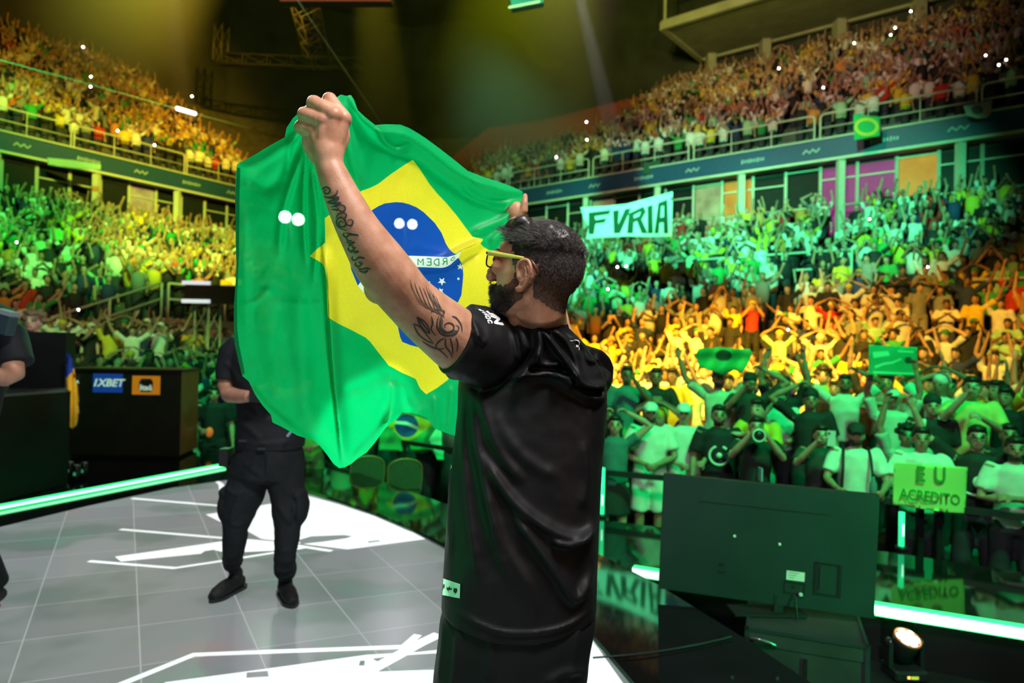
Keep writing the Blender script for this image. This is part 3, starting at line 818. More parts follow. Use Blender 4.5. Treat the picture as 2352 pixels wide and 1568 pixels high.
for i in range(7):
    a = 2*PI*i/6; c = hc+ax*.052+((r1*math.cos(a)+r2*math.sin(a))*.044 if i < 6 else Vector())
    mb.ball(c, (.023, .023, .023), 14, 8, M_LENS)
child('lens', mb, hd, smooth=True, label='seven glowing white lenses')
mb = MB(); mb.box((base.x-.03, base.y-.094, PITZ+.025), (base.x-.015, base.y-.09, PITZ+.04), mat('amber_led', (1, .5, .1), .4, emit=(1, .5, .1), estr=2)); mb.box((base.x-.008, base.y-.094, PITZ+.023), (base.x+.035, base.y-.09, PITZ+.04), mat('yellow_display', (.6, .7, .05), .4, emit=(.6, .7, .05), estr=.6)); child('display', mb, t, label='small lit yellow display')

# ------------------------------------------------------------------ LED posts of the barrier
M_POST = mat('green_lit_tube', (.1, 1, .5), .3, emit=(.03, 1, .35), estr=1.1)
for (px, py0, py1, lab) in ((1382, 1187, 1074, 'glowing green light post beside the man, in front of the woman in the dark skirt'), (2070, 1262, 1176, 'glowing green light post standing below the hand-lettered sign')):
    b = G(px, py0, DKZ); d = PX(b)[2]; top = b.z+abs(py0-py1)/FPX*d
    t = thing('light_post', lab, 'light post', b)
    mb = MB(); mb.tube([b+Vector((0, 0, .03)), Vector((b.x, b.y, top))], .024, 12, M_POST); child('tube', mb, t, smooth=True)
    mb = MB(); mb.tube([b, b+Vector((0, 0, .03))], .05, 12, M_BLKS); child('foot', mb, t, smooth=True)
    mb = MB(); mb.tube([b+Vector((0, -.025, .12)), b+Vector((0, -.025, .22))], .006, 8, mat('hot_spot', (1, 1, 1), .3, emit=(.5, 1, .8), estr=3)); child('bright_core', mb, t, smooth=True)

# ------------------------------------------------------------------ crowd barrier: black rail sections on legs
BARR = [(-7.6, 12.7), (-5.2, 12.3), (-3.2, 11.2), (-1.5, 9.45), (-.2, 8.4), (.97, 7.42), (2.0, 7.0), (2.95, 6.55), (3.75, 6.1), (4.9, 5.35), (6.5, 4.2)]
blabs = ['behind the dark desk', 'behind the stage staff', 'left of the draped flag', 'under the draped flag', 'hidden behind the man', 'by the green light post', 'behind the left half of the television', 'behind the right half of the television', 'behind the hand-lettered sign', 'at the right edge']
for i in range(len(BARR)-1):
    a, b = Vector((*BARR[i], 0)), Vector((*BARR[i+1], 0)); d = (b-a).normalized(); n = Vector((-d.y, d.x, 0)); a2, b2 = a+d*.03, b-d*.03
    t = thing('crowd_barrier', 'black crowd barrier section '+blabs[i], 'barrier', (a+b)/2+Vector((0, 0, FLZ)), 'crowd barrier sections along the lower deck')
    mb = MB(); mb.bar(a2+Vector((0, 0, .17)), b2+Vector((0, 0, .17)), .055, .055, M_BLKS); child('rail', mb, t)
    mb = MB(); mb.bar(a2+Vector((0, 0, -.6)), b2+Vector((0, 0, -.6)), .04, .1, M_BLKM); child('kick_rail', mb, t)
    for q in (a2+d*.04, b2-d*.04):
        mb = MB(); mb.bar(q+Vector((0, 0, FLZ)), q+Vector((0, 0, .145)), .05, .05, M_BLKM); child('post', mb, t)

# ------------------------------------------------------------------ podium and sponsor desk on the left
def quadbox(mb, p0, p1, back, z0, z1, m):
    """box standing on the line p0-p1 (xy), going back by vector back"""
    a, b = Vector((*p0[:2], 0)), Vector((*p1[:2], 0)); k = Vector(back)
    pts = [a, b, b+k, a+k]; vs = [(q.x, q.y, z0) for q in pts]+[(q.x, q.y, z1) for q in pts]
    mb.add(vs, [(0, 3, 2, 1), (4, 5, 6, 7), (0, 1, 5, 4), (1, 2, 6, 5), (2, 3, 7, 6), (3, 0, 4, 7)], m)
pa, pb = G(-160, 1192, 0), G(156, 1111, 0)
t = thing('podium', 'tall black podium with a raised monitor hood at the left edge of the stage', 'podium', pb)
M_POD = mat('podium_black', (.006, .008, .008), .45, spec=.2, vary=.2)
mb = MB(); quadbox(mb, pa, pb, (-.9, .25, 0), .0, .95, M_POD); child('body', mb, t, fix=True)
mb = MB(); quadbox(mb, pa+Vector((-.02, 0, 0)), pb+Vector((.012, .01, 0)), (-.92, .26, 0), .95, .975, mat('podium_top_edge', (.10, .12, .12), .4, vary=.1)); child('top', mb, t, fix=True)
q0, q1 = P(20, 880, 6.95), P(149, 880, 7.15)
mb = MB(); quadbox(mb, (q0.x, q0.y), (q1.x, q1.y), (-.25, .55, 0), .975, 1.56, M_POD); child('hood', mb, t, fix=True)

# blue and yellow flag hung on the podium's corner
M_BLU = mat('flag_blue', (.02, .07, .5), .6, vary=.1, bump=.2); M_YEL = mat('flag_yellow', (.85, .48, .01), .6, vary=.1, bump=.2)
uo = [(151, 809), (161, 814), (166, 835), (171, 846), (176, 890), (182, 948), (177, 951), (175, 977), (167, 985), (160, 980), (161, 930), (162, 898), (156, 897), (153, 850)]
UD = 6.88
def uplace(X, Y):
    d = UD+.02*np.sin(X*.5)+.008*np.sin(Y*.09); return unproj_np(X, Y, d)
me = cdt_mesh('cloth', uo, [[(153, 868), (163, 845), (171, 846), (172, 856), (160, 872), (154, 880)]], 4, uplace, [M_YEL, M_BLU], lambda x, y: (y < 868-(x-155)*1.6).astype(int))
o = put('hanging_flag', me); so = o.modifiers.new('s', 'SOLIDIFY'); so.thickness = .012
tag(o, 'blue and yellow flag hanging down from the corner of the podium', 'flag')

fl, frr = P(160, 950, 8.6), P(415, 950, 8.75)
t = thing('sponsor_desk', 'long dark desk with small blue and orange sponsor panels', 'desk', (frr.x, frr.y, 0))
M_DSK = mat('desk_dark_brown', (.022, .011, .010), .4, spec=.3, vary=.2); M_DSKS = mat('desk_side_orange_lit', (.30, .075, .02), .4, vary=.15)  # orange light on the side face is put into its colour
mb = MB(); back = Vector((-.10, .7, 0)); quadbox(mb, fl, frr, back, 0.03, 1.10, M_DSK)
for k in range(len(mb.f)): pass
mb.m[3] = mb.mi(M_DSKS)
child('body', mb, t)
mb = MB(); quadbox(mb, fl+Vector((-.03, -.03, 0)), frr+Vector((.03, -.03, 0)), back*1.05, 1.10, 1.13, M_DSK); child('top', mb, t, fix=True)
mb = MB(); quadbox(mb, fl+Vector((0, .04, 0)), frr+Vector((-.04, .04, 0)), back*.9, 0, .03, M_BLKM); child('plinth', mb, t, fix=True)
ex = (frr-fl); ex.z = 0; ex.normalize(); ez = Vector((0, 0, 1)); en = Vector((ex.y, -ex.x, 0))
def on_desk(px, py):
    r = ray(px, py); o = Vector((fl.x, fl.y, 0)); s = (o-CAMP).dot(en)/r.dot(en); return CAMP+r*s
def panel(px0, py0, px1, py1, m):
    a, b = on_desk(px0, (py0+py1)/2), on_desk(px1, (py0+py1)/2); zt, zb = on_desk((px0+px1)/2, py0).z, on_desk((px0+px1)/2, py1).z
    mb = MB(); c0_ = Vector((a.x, a.y, zb)); c1_ = Vector((b.x, b.y, zt))
    mb.add([c0_+en*.006, Vector((b.x, b.y, zb))+en*.006, c1_+en*.006, Vector((a.x, a.y, zt))+en*.006, c0_, Vector((b.x, b.y, zb)), c1_, Vector((a.x, a.y, zt))],
           [(0, 1, 2, 3), (4, 7, 6, 5), (0, 4, 5, 1), (1, 5, 6, 2), (2, 6, 7, 3), (3, 7, 4, 0)], m)
    return mb, (Vector((a.x, a.y, 0))+Vector((b.x, b.y, 0)))/2+Vector((0, 0, (zt+zb)/2)), (b-a).length, zt-zb
M_SPB = mat('sponsor_blue', (.015, .06, .42), .4, emit=(.01, .05, .4), estr=.35); M_SPO = mat('sponsor_orange', (.85, .22, .01), .4, emit=(.8, .2, .01), estr=.35); M_WHT = mat('print_white', (.85, .85, .85), .5, emit=(.8, .8, .8), estr=.35)
mb, c, w_, h_ = panel(214, 858, 282, 901, M_SPB); o = child('blue_sign', mb, t, label='blue sponsor panel')
me = text_mesh('1XBET', .13, .004, .25, xs=1.0); frame(me, c+en*.009, ex, ez); me.materials.append(M_WHT); child('lettering', me, o)
mb, c, w_, h_ = panel(304, 863, 368, 906, M_SPO); o = child('orange_sign', mb, t, label='orange sponsor panel')
mb = MB(); 
for rr in [(.062, .085), (.075, .07), (.085, .05)]:
    vs = [c+en*.009+ex*x+ez*z for x, z in ((-rr[0], -rr[1]), (rr[0], -rr[1]), (rr[0], rr[1]), (-rr[0], rr[1]))]; mb.add(vs, [(0, 1, 2, 3)], mat('itau_brown', (.05, .02, .01), .5))
child('badge', mb, o)
me = text_mesh('Itaú', .10, .003); frame(me, c+en*.012-ez*.03, ex, ez); me.materials.append(M_WHT); child('lettering', me, o)
mb, c, w_, h_ = panel(165, 862, 184, 896, mat('sponsor_plum', (.06, .02, .02), .4)); o = child('plum_sign', mb, t, label='dark plum sponsor panel')
me = text_mesh('^', .08, .003); frame(me, c+en*.009+ex*.02, ex, ez); me.materials.append(M_WHT); child('lettering', me, o)

# drinks cans standing beside the podium
M_CANB = mat('can_black', (.01, .012, .012), .3, metal=.3, vary=.1); M_CANT = mat('can_top', (.6, .65, .65), .25, metal=.9); M_CANG = mat('can_mark', (.2, .9, .5), .4, emit=(.1, .6, .3), estr=.3)
for (px, py, lab) in ((160, 1096, 'black drinks can nearest the podium, half in its shadow'), (176, 1104, 'black drinks can with green mark, front of the three'), (193, 1097, 'black drinks can with green mark, right of the three')):
    b = G(px, py, 0); t = thing('drinks_can', lab, 'drinks can', b, 'drinks cans on the black deck')
    r = .038; h = .17
    mb = MB(); mb.tube([b+Vector((0, 0, z)) for z in (0, .008, .15, .16)], [r*.85, r, r, r*.85], 20, M_CANB); child('body', mb, t, smooth=True)
    mb = MB(); mb.tube([b+Vector((0, 0, z)) for z in (.16, .168, .17)], [r*.85, r*.86, r*.8], 20, M_CANT); child('lid', mb, t, smooth=True)
    mb = MB()
    for k in (-1, 0, 1): mb.bar(b+Vector((k*.009, -r-.001, .06)), b+Vector((k*.011, -r-.001, .10-.008*abs(k))), .005, .004, M_CANG)
    child('mark', mb, t)

# banquet chairs with rounded backs, between the deck and the barrier
M_CHR = mat('chair_gold_frame', (.35, .30, .08), .4, metal=.3); M_CHF = mat('chair_fabric', (.05, .12, .05), .8, vary=.1)
def chair(px, D, rz, label):
    c = P(px, 1100, D); t = thing('banquet_chair', label, 'chair', (c.x, c.y, FLZ), 'banquet chairs below the draped flag', rz)
    def part(nm, mb, sm=True): o = put(nm, mb.mesh(nm, sm), t); return o
    mb = MB(); mb.box((-.21, -.21, .42), (.21, .21, .48), M_CHF); part('seat', mb, False)
    mb = MB(); pl = [(-.20, .50), (-.21, .72), (-.17, .82), (-.08, .87), (.08, .87), (.17, .82), (.21, .72), (.20, .50)]
    mb.add([(x, -.23, z) for x, z in pl]+[(x, -.195, z) for x, z in pl], [tuple(range(8)), tuple(range(15, 7, -1))]+[(i, 8+i, 8+(i+1) % 8, (i+1) % 8) for i in range(8)], M_CHF); part('backrest', mb, False)
    mb = MB(); mb.tube(spline([(-.20, -.21, .44), (-.215, -.22, .72), (-.17, -.225, .84), (0, -.225, .885), (.17, -.225, .84), (.215, -.22, .72), (.20, -.21, .44)], 4), .012, 8, M_CHR); part('back_frame', mb)
    for x in (-.19, .19):
        for y in (-.19, .19): mb = MB(); mb.tube([(x, y, .43), (x*1.04, y*1.06, 0)], .012, 8, M_CHR); part('leg', mb)
chair(838, 9.0, .35, 'gold framed round backed chair on the left, below the tip of the big flag')
chair(924, 8.85, .3, 'gold framed round backed chair on the right, under the draped flag')

# ================================================================== people
SKINS = [(.55, .33, .22), (.42, .24, .15), (.62, .40, .28), (.28, .15, .09), (.50, .30, .20)]
M_SKIN = mat('skin', (.5, .3, .2), .5, objcol=True, vary=.08, scale=14)
M_CLOTH = mat('cotton', (.5, .5, .5), .8, objcol=True, vary=.10, scale=9, bump=.25, bscale=25)
M_HAIR = mat('dark_hair', (.02, .014, .01), .5, vary=.3, scale=40, bump=.5, bscale=60)
M_EYE = mat('eye_dark', (.02, .015, .012), .3); M_LIP = mat('lips', (.33, .10, .08), .5); M_BEARD = mat('stubble', (.05, .03, .02), .8)
M_PRINT = mat('shirt_print', (.75, .8, .72), .7, vary=.1)
ARM = {'up': ((.27, -.05, 1.68), (.22, -.10, 1.93)), 'wide': ((.42, -.03, 1.60), (.52, -.10, 1.85)), 'phone': ((.26, -.20, 1.30), (.07, -.34, 1.56)),
       'clap': ((.27, -.12, 1.18), (.04, -.36, 1.33)), 'down': ((.26, .03, 1.13), (.27, -.05, .88)), 'cross': ((.27, -.08, 1.14), (-.05, -.25, 1.19)),
       'head': ((.42, -.05, 1.62), (.14, -.06, 1.76)), 'point': ((.34, -.28, 1.50), (.40, -.52, 1.63)), 'hold': ((.27, -.12, 1.16), (.20, -.38, 1.12)), 'belly': ((.27, -.06, 1.13), (.06, -.24, 1.06))}
def arm_pts(kind, s):
    e, w = ARM[kind]; return Vector((s*.19, 0, 1.41)), Vector((s*e[0], e[1], e[2])), Vector((s*w[0], w[1], w[2]))
def hand(mb, w, d, palm, s, fingers=True, curl=.5, sc=1.0):
    """palm + five fingers from the wrist w, pointing along d, palm facing `palm`"""
    d = d.normalized(); palm = (palm-d*palm.dot(d)).normalized(); side = d.cross(palm)*s
    mb.tube([w-d*.02*sc, w+d*.03*sc, w+d*.085*sc], [.026*sc, .036*sc, .038*sc], 10, ell=.55, up=side)
    if not fingers:
        mb.tube([w+d*.08*sc, w+d*.15*sc+palm*.03*sc*curl, w+d*.165*sc+palm*.07*sc*curl], [.034*sc, .028*sc, .012*sc], 8, ell=.6, up=side); return
    for k, (off, ln) in enumerate(((-.03, .062), (-.010, .078), (.011, .084), (.031, .076))):
        b = w+d*.08*sc+side*off*sc; a1, a2, a3 = curl*.7, curl*1.6, curl*2.3; p = [b]
        for j, (a, f) in enumerate(((a1, .45), (a2, .32), (a3, .25))): p.append(p[-1]+(d*math.cos(a)+palm*math.sin(a)+side*off*1.4)*ln*f*sc)
        mb.tube(p, [.0105*sc, .010*sc, .0092*sc, .0075*sc], 6)
    b = w+d*.03*sc+side*.028*sc
    mb.tube([b, b+(d*.6+side*.8)*.035*sc, b+(d*.9+side*.6+palm*.3)*.065*sc], [.014*sc, .0115*sc, .009*sc], 6)
def body_mb(pl, pr, hi, female=False, shift=0):
    mb = MB(); N = 12 if hi else 8
    mb.ball((0, -.005, 1.60), (.074, .092, .108), 14, 10); mb.ball((0, -.055, 1.545), (.048, .05, .055), 10, 8)
    if hi:
        mb.tube([(0, -.095, 1.615), (0, -.118, 1.575)], [.010, .017], 8); mb.ball((0, -.098, 1.545), (.028, .014, .012), 8, 6)
        for s in (-1, 1): mb.ball((s*.076, .01, 1.585), (.012, .022, .034), 8, 6); mb.ball((s*.033, -.085, 1.628), (.022, .012, .009), 8, 5)
    else: mb.tube([(0, -.09, 1.61), (0, -.112, 1.575)], [.010, .016], 6)
    mb.tube([(0, .005, 1.56), (0, .015, 1.45), (0, .01, 1.38)], [.055, .056, .075], N)
    w = .92 if female else 1
    mb.tube([(0, 0, 1.44), (0, .0, 1.38), (0, 0, 1.25), (0, 0, 1.08), (0, .005, .95), (0, 0, .86)], [.05, .095, .115, .10, .11, .10], N, ell=[1.6*w, 1.75*w, 1.4*w, 1.35, 1.5, 1.45], up=(0, 1, 0))
    for s, k in ((-1, pl), (1, pr)):
        S, E, W = arm_pts(k, s)
        mb.tube([S-(E-S)*.1, S.lerp(E, .35), E, E.lerp(W, .3), W], [.056, .05, .038, .040, .026], N)
        d = W-E; palm = Vector((-s*.5, -1, 0)) if k in ('up', 'wide') else Vector((-s, -.2, -.2))
        hand(mb, W, d, palm, -s if k in ('up', 'wide') else s, hi, .35 if k in ('up', 'wide') else 1.0)
        hx = s*.10
        mb.tube([(hx*.9, 0, .92), (hx, -.01, .72), (hx*1.05, -.01, .48), (hx*1.05, .02, .32), (hx*1.05, .015, .08)], [.095, .078, .055, .055, .035], N)
        mb.ball((hx*1.05, -.05, .04), (.045, .12, .04), 10, 6)
    return mb
def shirt_mb(pl, pr, loose=1.0, sleeve=.75, female=False, length=.88):
    mb = MB(); w = .93 if female else 1
    mb.tube([(0, .008, 1.475), (0, .008, 1.45), (0, .0, 1.40), (0, 0, 1.27), (0, 0, 1.08), (0, .005, .95), (0, 0, length)], [.06, .072, .108*loose, .128*loose, .122*loose, .130*loose, .128*loose], 16, ell=[1.15, 1.35*w, 1.55*w, 1.38*w, 1.3, 1.32, 1.35], up=(0, 1, 0))
    for s, k in ((-1, pl), (1, pr)):
        S, E, W = arm_pts(k, s)
        if sleeve <= 1: mb.tube([S-(E-S)*.2, S, S.lerp(E, .4), S.lerp(E, sleeve)], [.052, .062, .068*loose, .072*loose], 12)
        else: mb.tube([S-(E-S)*.2, S, S.lerp(E, .6), E, E.lerp(W, .5), E.lerp(W, .9)], [.06, .068, .060*loose, .05, .045, .038], 12)
    return mb
def trousers_mb(short=False, skirt=False, loose=1.0):
    mb = MB()
    if skirt:
        mb.tube([(0, .005, 1.0), (0, .005, .9), (0, 0, .72), (0, 0, .55)], [.11, .135, .15, .155], 16, ell=1.35, up=(0, 1, 0)); return mb
    mb.tube([(0, .005, 1.0), (0, .005, .92), (0, 0, .82)], [.112, .128, .125], 14, ell=[1.35, 1.4, 1.45], up=(0, 1, 0))
    for s in (-1, 1):
        hx = s*.10; p = [(hx*.9, 0, .9), (hx, -.01, .72), (hx*1.1, -.01, .50)]; r = [.11, .1*loose, .09*loose]
        if not short: p += [(hx*1.08, .01, .3), (hx*1.06, .012, .10)]; r += [.078*loose, .065*loose]
        mb.tube(p, r, 12)
    return mb
def hair_mb(style):
    mb = MB()
    if style == 'cap':
        mb.ball((0, .0, 1.645), (.086, .105, .085), 16, 10); mb.tube([(0, -.06, 1.655), (0, -.17, 1.64)], [.07, .06], 12, ell=.12, up=(1, 0, 0)); return mb
    if style == 'beanie':
        mb.ball((0, .01, 1.655), (.088, .105, .085), 16, 10); mb.tube([(0, .008, 1.625), (0, .008, 1.655)], .093, 16, ell=.93, up=(0, 1, 0)); return mb
    mb.ball((0, .018, 1.635), (.083, .098, .092), 16, 10)
    mb.ball((0, -.03, 1.69), (.07, .07, .035), 12, 8)
    if style == 'long':
        mb.tube([(0, .04, 1.66), (0, .06, 1.55), (0, .07, 1.42), (0, .075, 1.32)], [.085, .085, .08, .05], 12, ell=1.2, up=(0, 1, 0))
    if style == 'curly':
        for k in range(22):
            a = k*2.4; z = 1.60+.12*((k*7) % 22)/22; r = math.sqrt(max(.0, .0075-(z-1.64)**2))+.015
            mb.ball((math.cos(a)*r, .025+math.sin(a)*r, z), .028, 6, 5)
    return mb
def face_paint(me, beard=0):
    """eyes, brows, mouth and beard as materials of the skin mesh"""
    n = len(me.polygons); c = np.empty(n*3); me.polygons.foreach_get('center', c); c = c.reshape(-1, 3); mi = np.zeros(n, int)
    f = c[:, 1] < -.05
    for s in (-1, 1):
        mi[f & (((c[:, 0]-s*.031)/.017)**2+((c[:, 2]-1.608)/.010)**2 < 1)] = 1
        mi[f & (((c[:, 0]-s*.033)/.024)**2+((c[:, 2]-1.634)/.008)**2 < 1)] = 1
    mi[f & (np.abs(c[:, 0]) < .026) & (np.abs(c[:, 2]-1.546) < .009)] = 2
    if beard:
        k = (c[:, 2] < 1.562) & (c[:, 2] > 1.475) & (c[:, 1] < .0+.0) & (np.abs(c[:, 0]) < .09) & (c[:, 2] > 1.49+c[:, 1]*-.0)
        k &= (mi != 2); k &= ~((c[:, 2] > 1.552) & (np.abs(c[:, 0]) < .03)) | (c[:, 2] < 1.552)
        mi[k] = 3
    me.polygons.foreach_set('material_index', mi.tolist()); me.update()
def wrinkle(me, amp=.006, sc=9, seed=0):
    a = verts_np(me); n = norms_np(me); d = np.array([mnoise.noise(Vector((p[0]*sc+seed, p[1]*sc, p[2]*sc*.6))) for p in a])
    set_verts(me, a+n*(d*amp)[:, None])
_cache = {}
def person_meshes(pl, pr, hi=True, style='short', sleeve=.75, low='long', loose=1.0, female=False, beard=0, vox=.0115):
    """meshes of one figure: body, shirt, trousers, hair"""
    key = (pl, pr, hi, style, sleeve, low, loose, female, beard, vox)
    if key in _cache: return _cache[key]
    kb = ('b', pl, pr, hi, female, beard, vox)
    if kb not in _cache:
        b = fused(body_mb(pl, pr, hi, female), 'body', vox, 4, [M_SKIN, M_EYE, M_LIP, M_BEARD]); face_paint(b, beard); _cache[kb] = b
    ks = ('s', pl, pr, sleeve, loose, female)
    if ks not in _cache:
        s = fused(shirt_mb(pl, pr, loose, sleeve, female), 'shirt', .018, 5, M_CLOTH); wrinkle(s, .012, 10); _cache[ks] = s
    kt = ('t', low, loose)
    if kt not in _cache:
        t = fused(trousers_mb(low == 'short', low == 'skirt', loose), 'trousers', .02, 5, M_CLOTH); wrinkle(t, .010, 9); _cache[kt] = t
    kh = ('h', style)
    if kh not in _cache:
        h = fused(hair_mb(style), 'hair', .012, 3, M_CLOTH if style in ('cap', 'beanie') else M_HAIR); wrinkle(h, .006, 40); _cache[kh] = h
    r = (_cache[kb], _cache[ks], _cache[kt], _cache[kh]); _cache[key] = r
    return r
def make_person(loc, label, group=None, rz=0, h=1.72, skin=0, shirt=(.8, .8, .8), low=(.02, .02, .03), lowkind='long', style='short', capcol=None, **k):
    b, s, t, hr = person_meshes(k.pop('pl', 'down'), k.pop('pr', 'down'), low=lowkind, style=style, **k)
    root = put('person', b); root.location = loc; root.rotation_euler = (0, 0, rz); root.scale = (h/1.72,)*3
    root.color = (*SKINS[skin % 5], 1); tag(root, label, 'person', group)
    for nm, me, c in (('shirt', s, shirt), ('skirt' if lowkind == 'skirt' else 'shorts' if lowkind == 'short' else 'trousers', t, low), ('cap' if style in ('cap', 'beanie') else 'hair', hr, capcol or (.02, .015, .01))):
        o = put(nm, me, root); o.color = (*c, 1)
    return root

# ------------------------------------------------------------------ light figures for the far rows
def far_person(kind):
    mb = MB(); sk, sh, tr, ha = 0, 1, 2, 3
    F = []
    def cnt(m): F.extend([m]*(len(mb.f)-len(F)))
    mb.ball((0, -.01, 1.60), (.078, .095, .112), 7, 5); cnt(sk)
    mb.ball((0, .02, 1.645), (.084, .095, .085), 7, 4); cnt(ha)
    mb.tube([(0, 0, 1.5), (0, 0, 1.40)], [.05, .06], 5); cnt(sk)
    mb.tube([(0, 0, 1.45), (0, 0, 1.39), (0, 0, 1.2), (0, 0, .86)], [.08, .12, .13, .12], 7, ell=1.6, up=(0, 1, 0)); cnt(sh)
    mb.tube([(0, 0, .9), (0, 0, .45), (0, 0, .02)], [.12, .11, .08], 5, ell=1.5, up=(0, 1, 0)); cnt(tr)
    for s, k in ((-1, kind[0]), (1, kind[1])):
        S, E, W = arm_pts(k, s); d = (W-E).normalized()
        mb.tube([S, S.lerp(E, .75)], [.07, .066], 5); cnt(sh)
        mb.tube([S.lerp(E, .7), E, W, W+d*.12], [.046, .042, .032, .042], 5); cnt(sk)
    return np.array(mb.v, dtype=np.float32), [tuple(f) for f in mb.f], np.array(F)
FARK = [('up', 'up'), ('wide', 'wide'), ('phone', 'phone'), ('clap', 'clap'), ('up', 'down'), ('down', 'wide'), ('down', 'down'), ('head', 'head'), ('point', 'down'), ('phone', 'down')]
FAR = [far_person(k) for k in FARK]
PAL = [('crowd_white', (.80, .80, .74), .30), ('crowd_yellow', (.80, .58, .04), .17), ('crowd_black', (.015, .015, .017), .30), ('crowd_green', (.03, .35, .08), .08), ('crowd_grey', (.25, .26, .25), .09),
       ('crowd_red', (.55, .03, .02), .035), ('crowd_navy', (.02, .04, .14), .045), ('crowd_pale_green', (.35, .65, .38), .05), ('crowd_orange', (.65, .25, .05), .03)]
PW = np.array([p[2] for p in PAL]); PW /= PW.sum()
FMATS = [mat('far_skin_light', SKINS[0], .6), mat('far_skin_mid', SKINS[1], .6), mat('far_skin_dark', SKINS[3], .6), mat('far_hair', (.015, .012, .01), .7)] + [mat(n, c, .8) for n, c, w in PAL] + [mat('far_trousers', (.03, .03, .04), .8)]

# ================================================================== the crowd
FOCUS = Vector((-.5, 4, 0))
def bar_y(x):
    for (x0, y0), (x1, y1) in zip(BARR[:-1], BARR[1:]):
        if x0 <= x <= x1: return y0+(y1-y0)*(x-x0)/(x1-x0)
    return 12.7 if x < BARR[0][0] else BARR[-1][1]-(x-BARR[-1][0])*.72
front = [Vector((*b[0], 0)) for b in BOWL]
def inside_floor(x, y):
    poly = [(p.x, p.y) for p in front]
    poly = poly + [(16.5, -2), (-15.3, -2)]
    return in_poly(np.array([x]), np.array([y]), poly)[0]
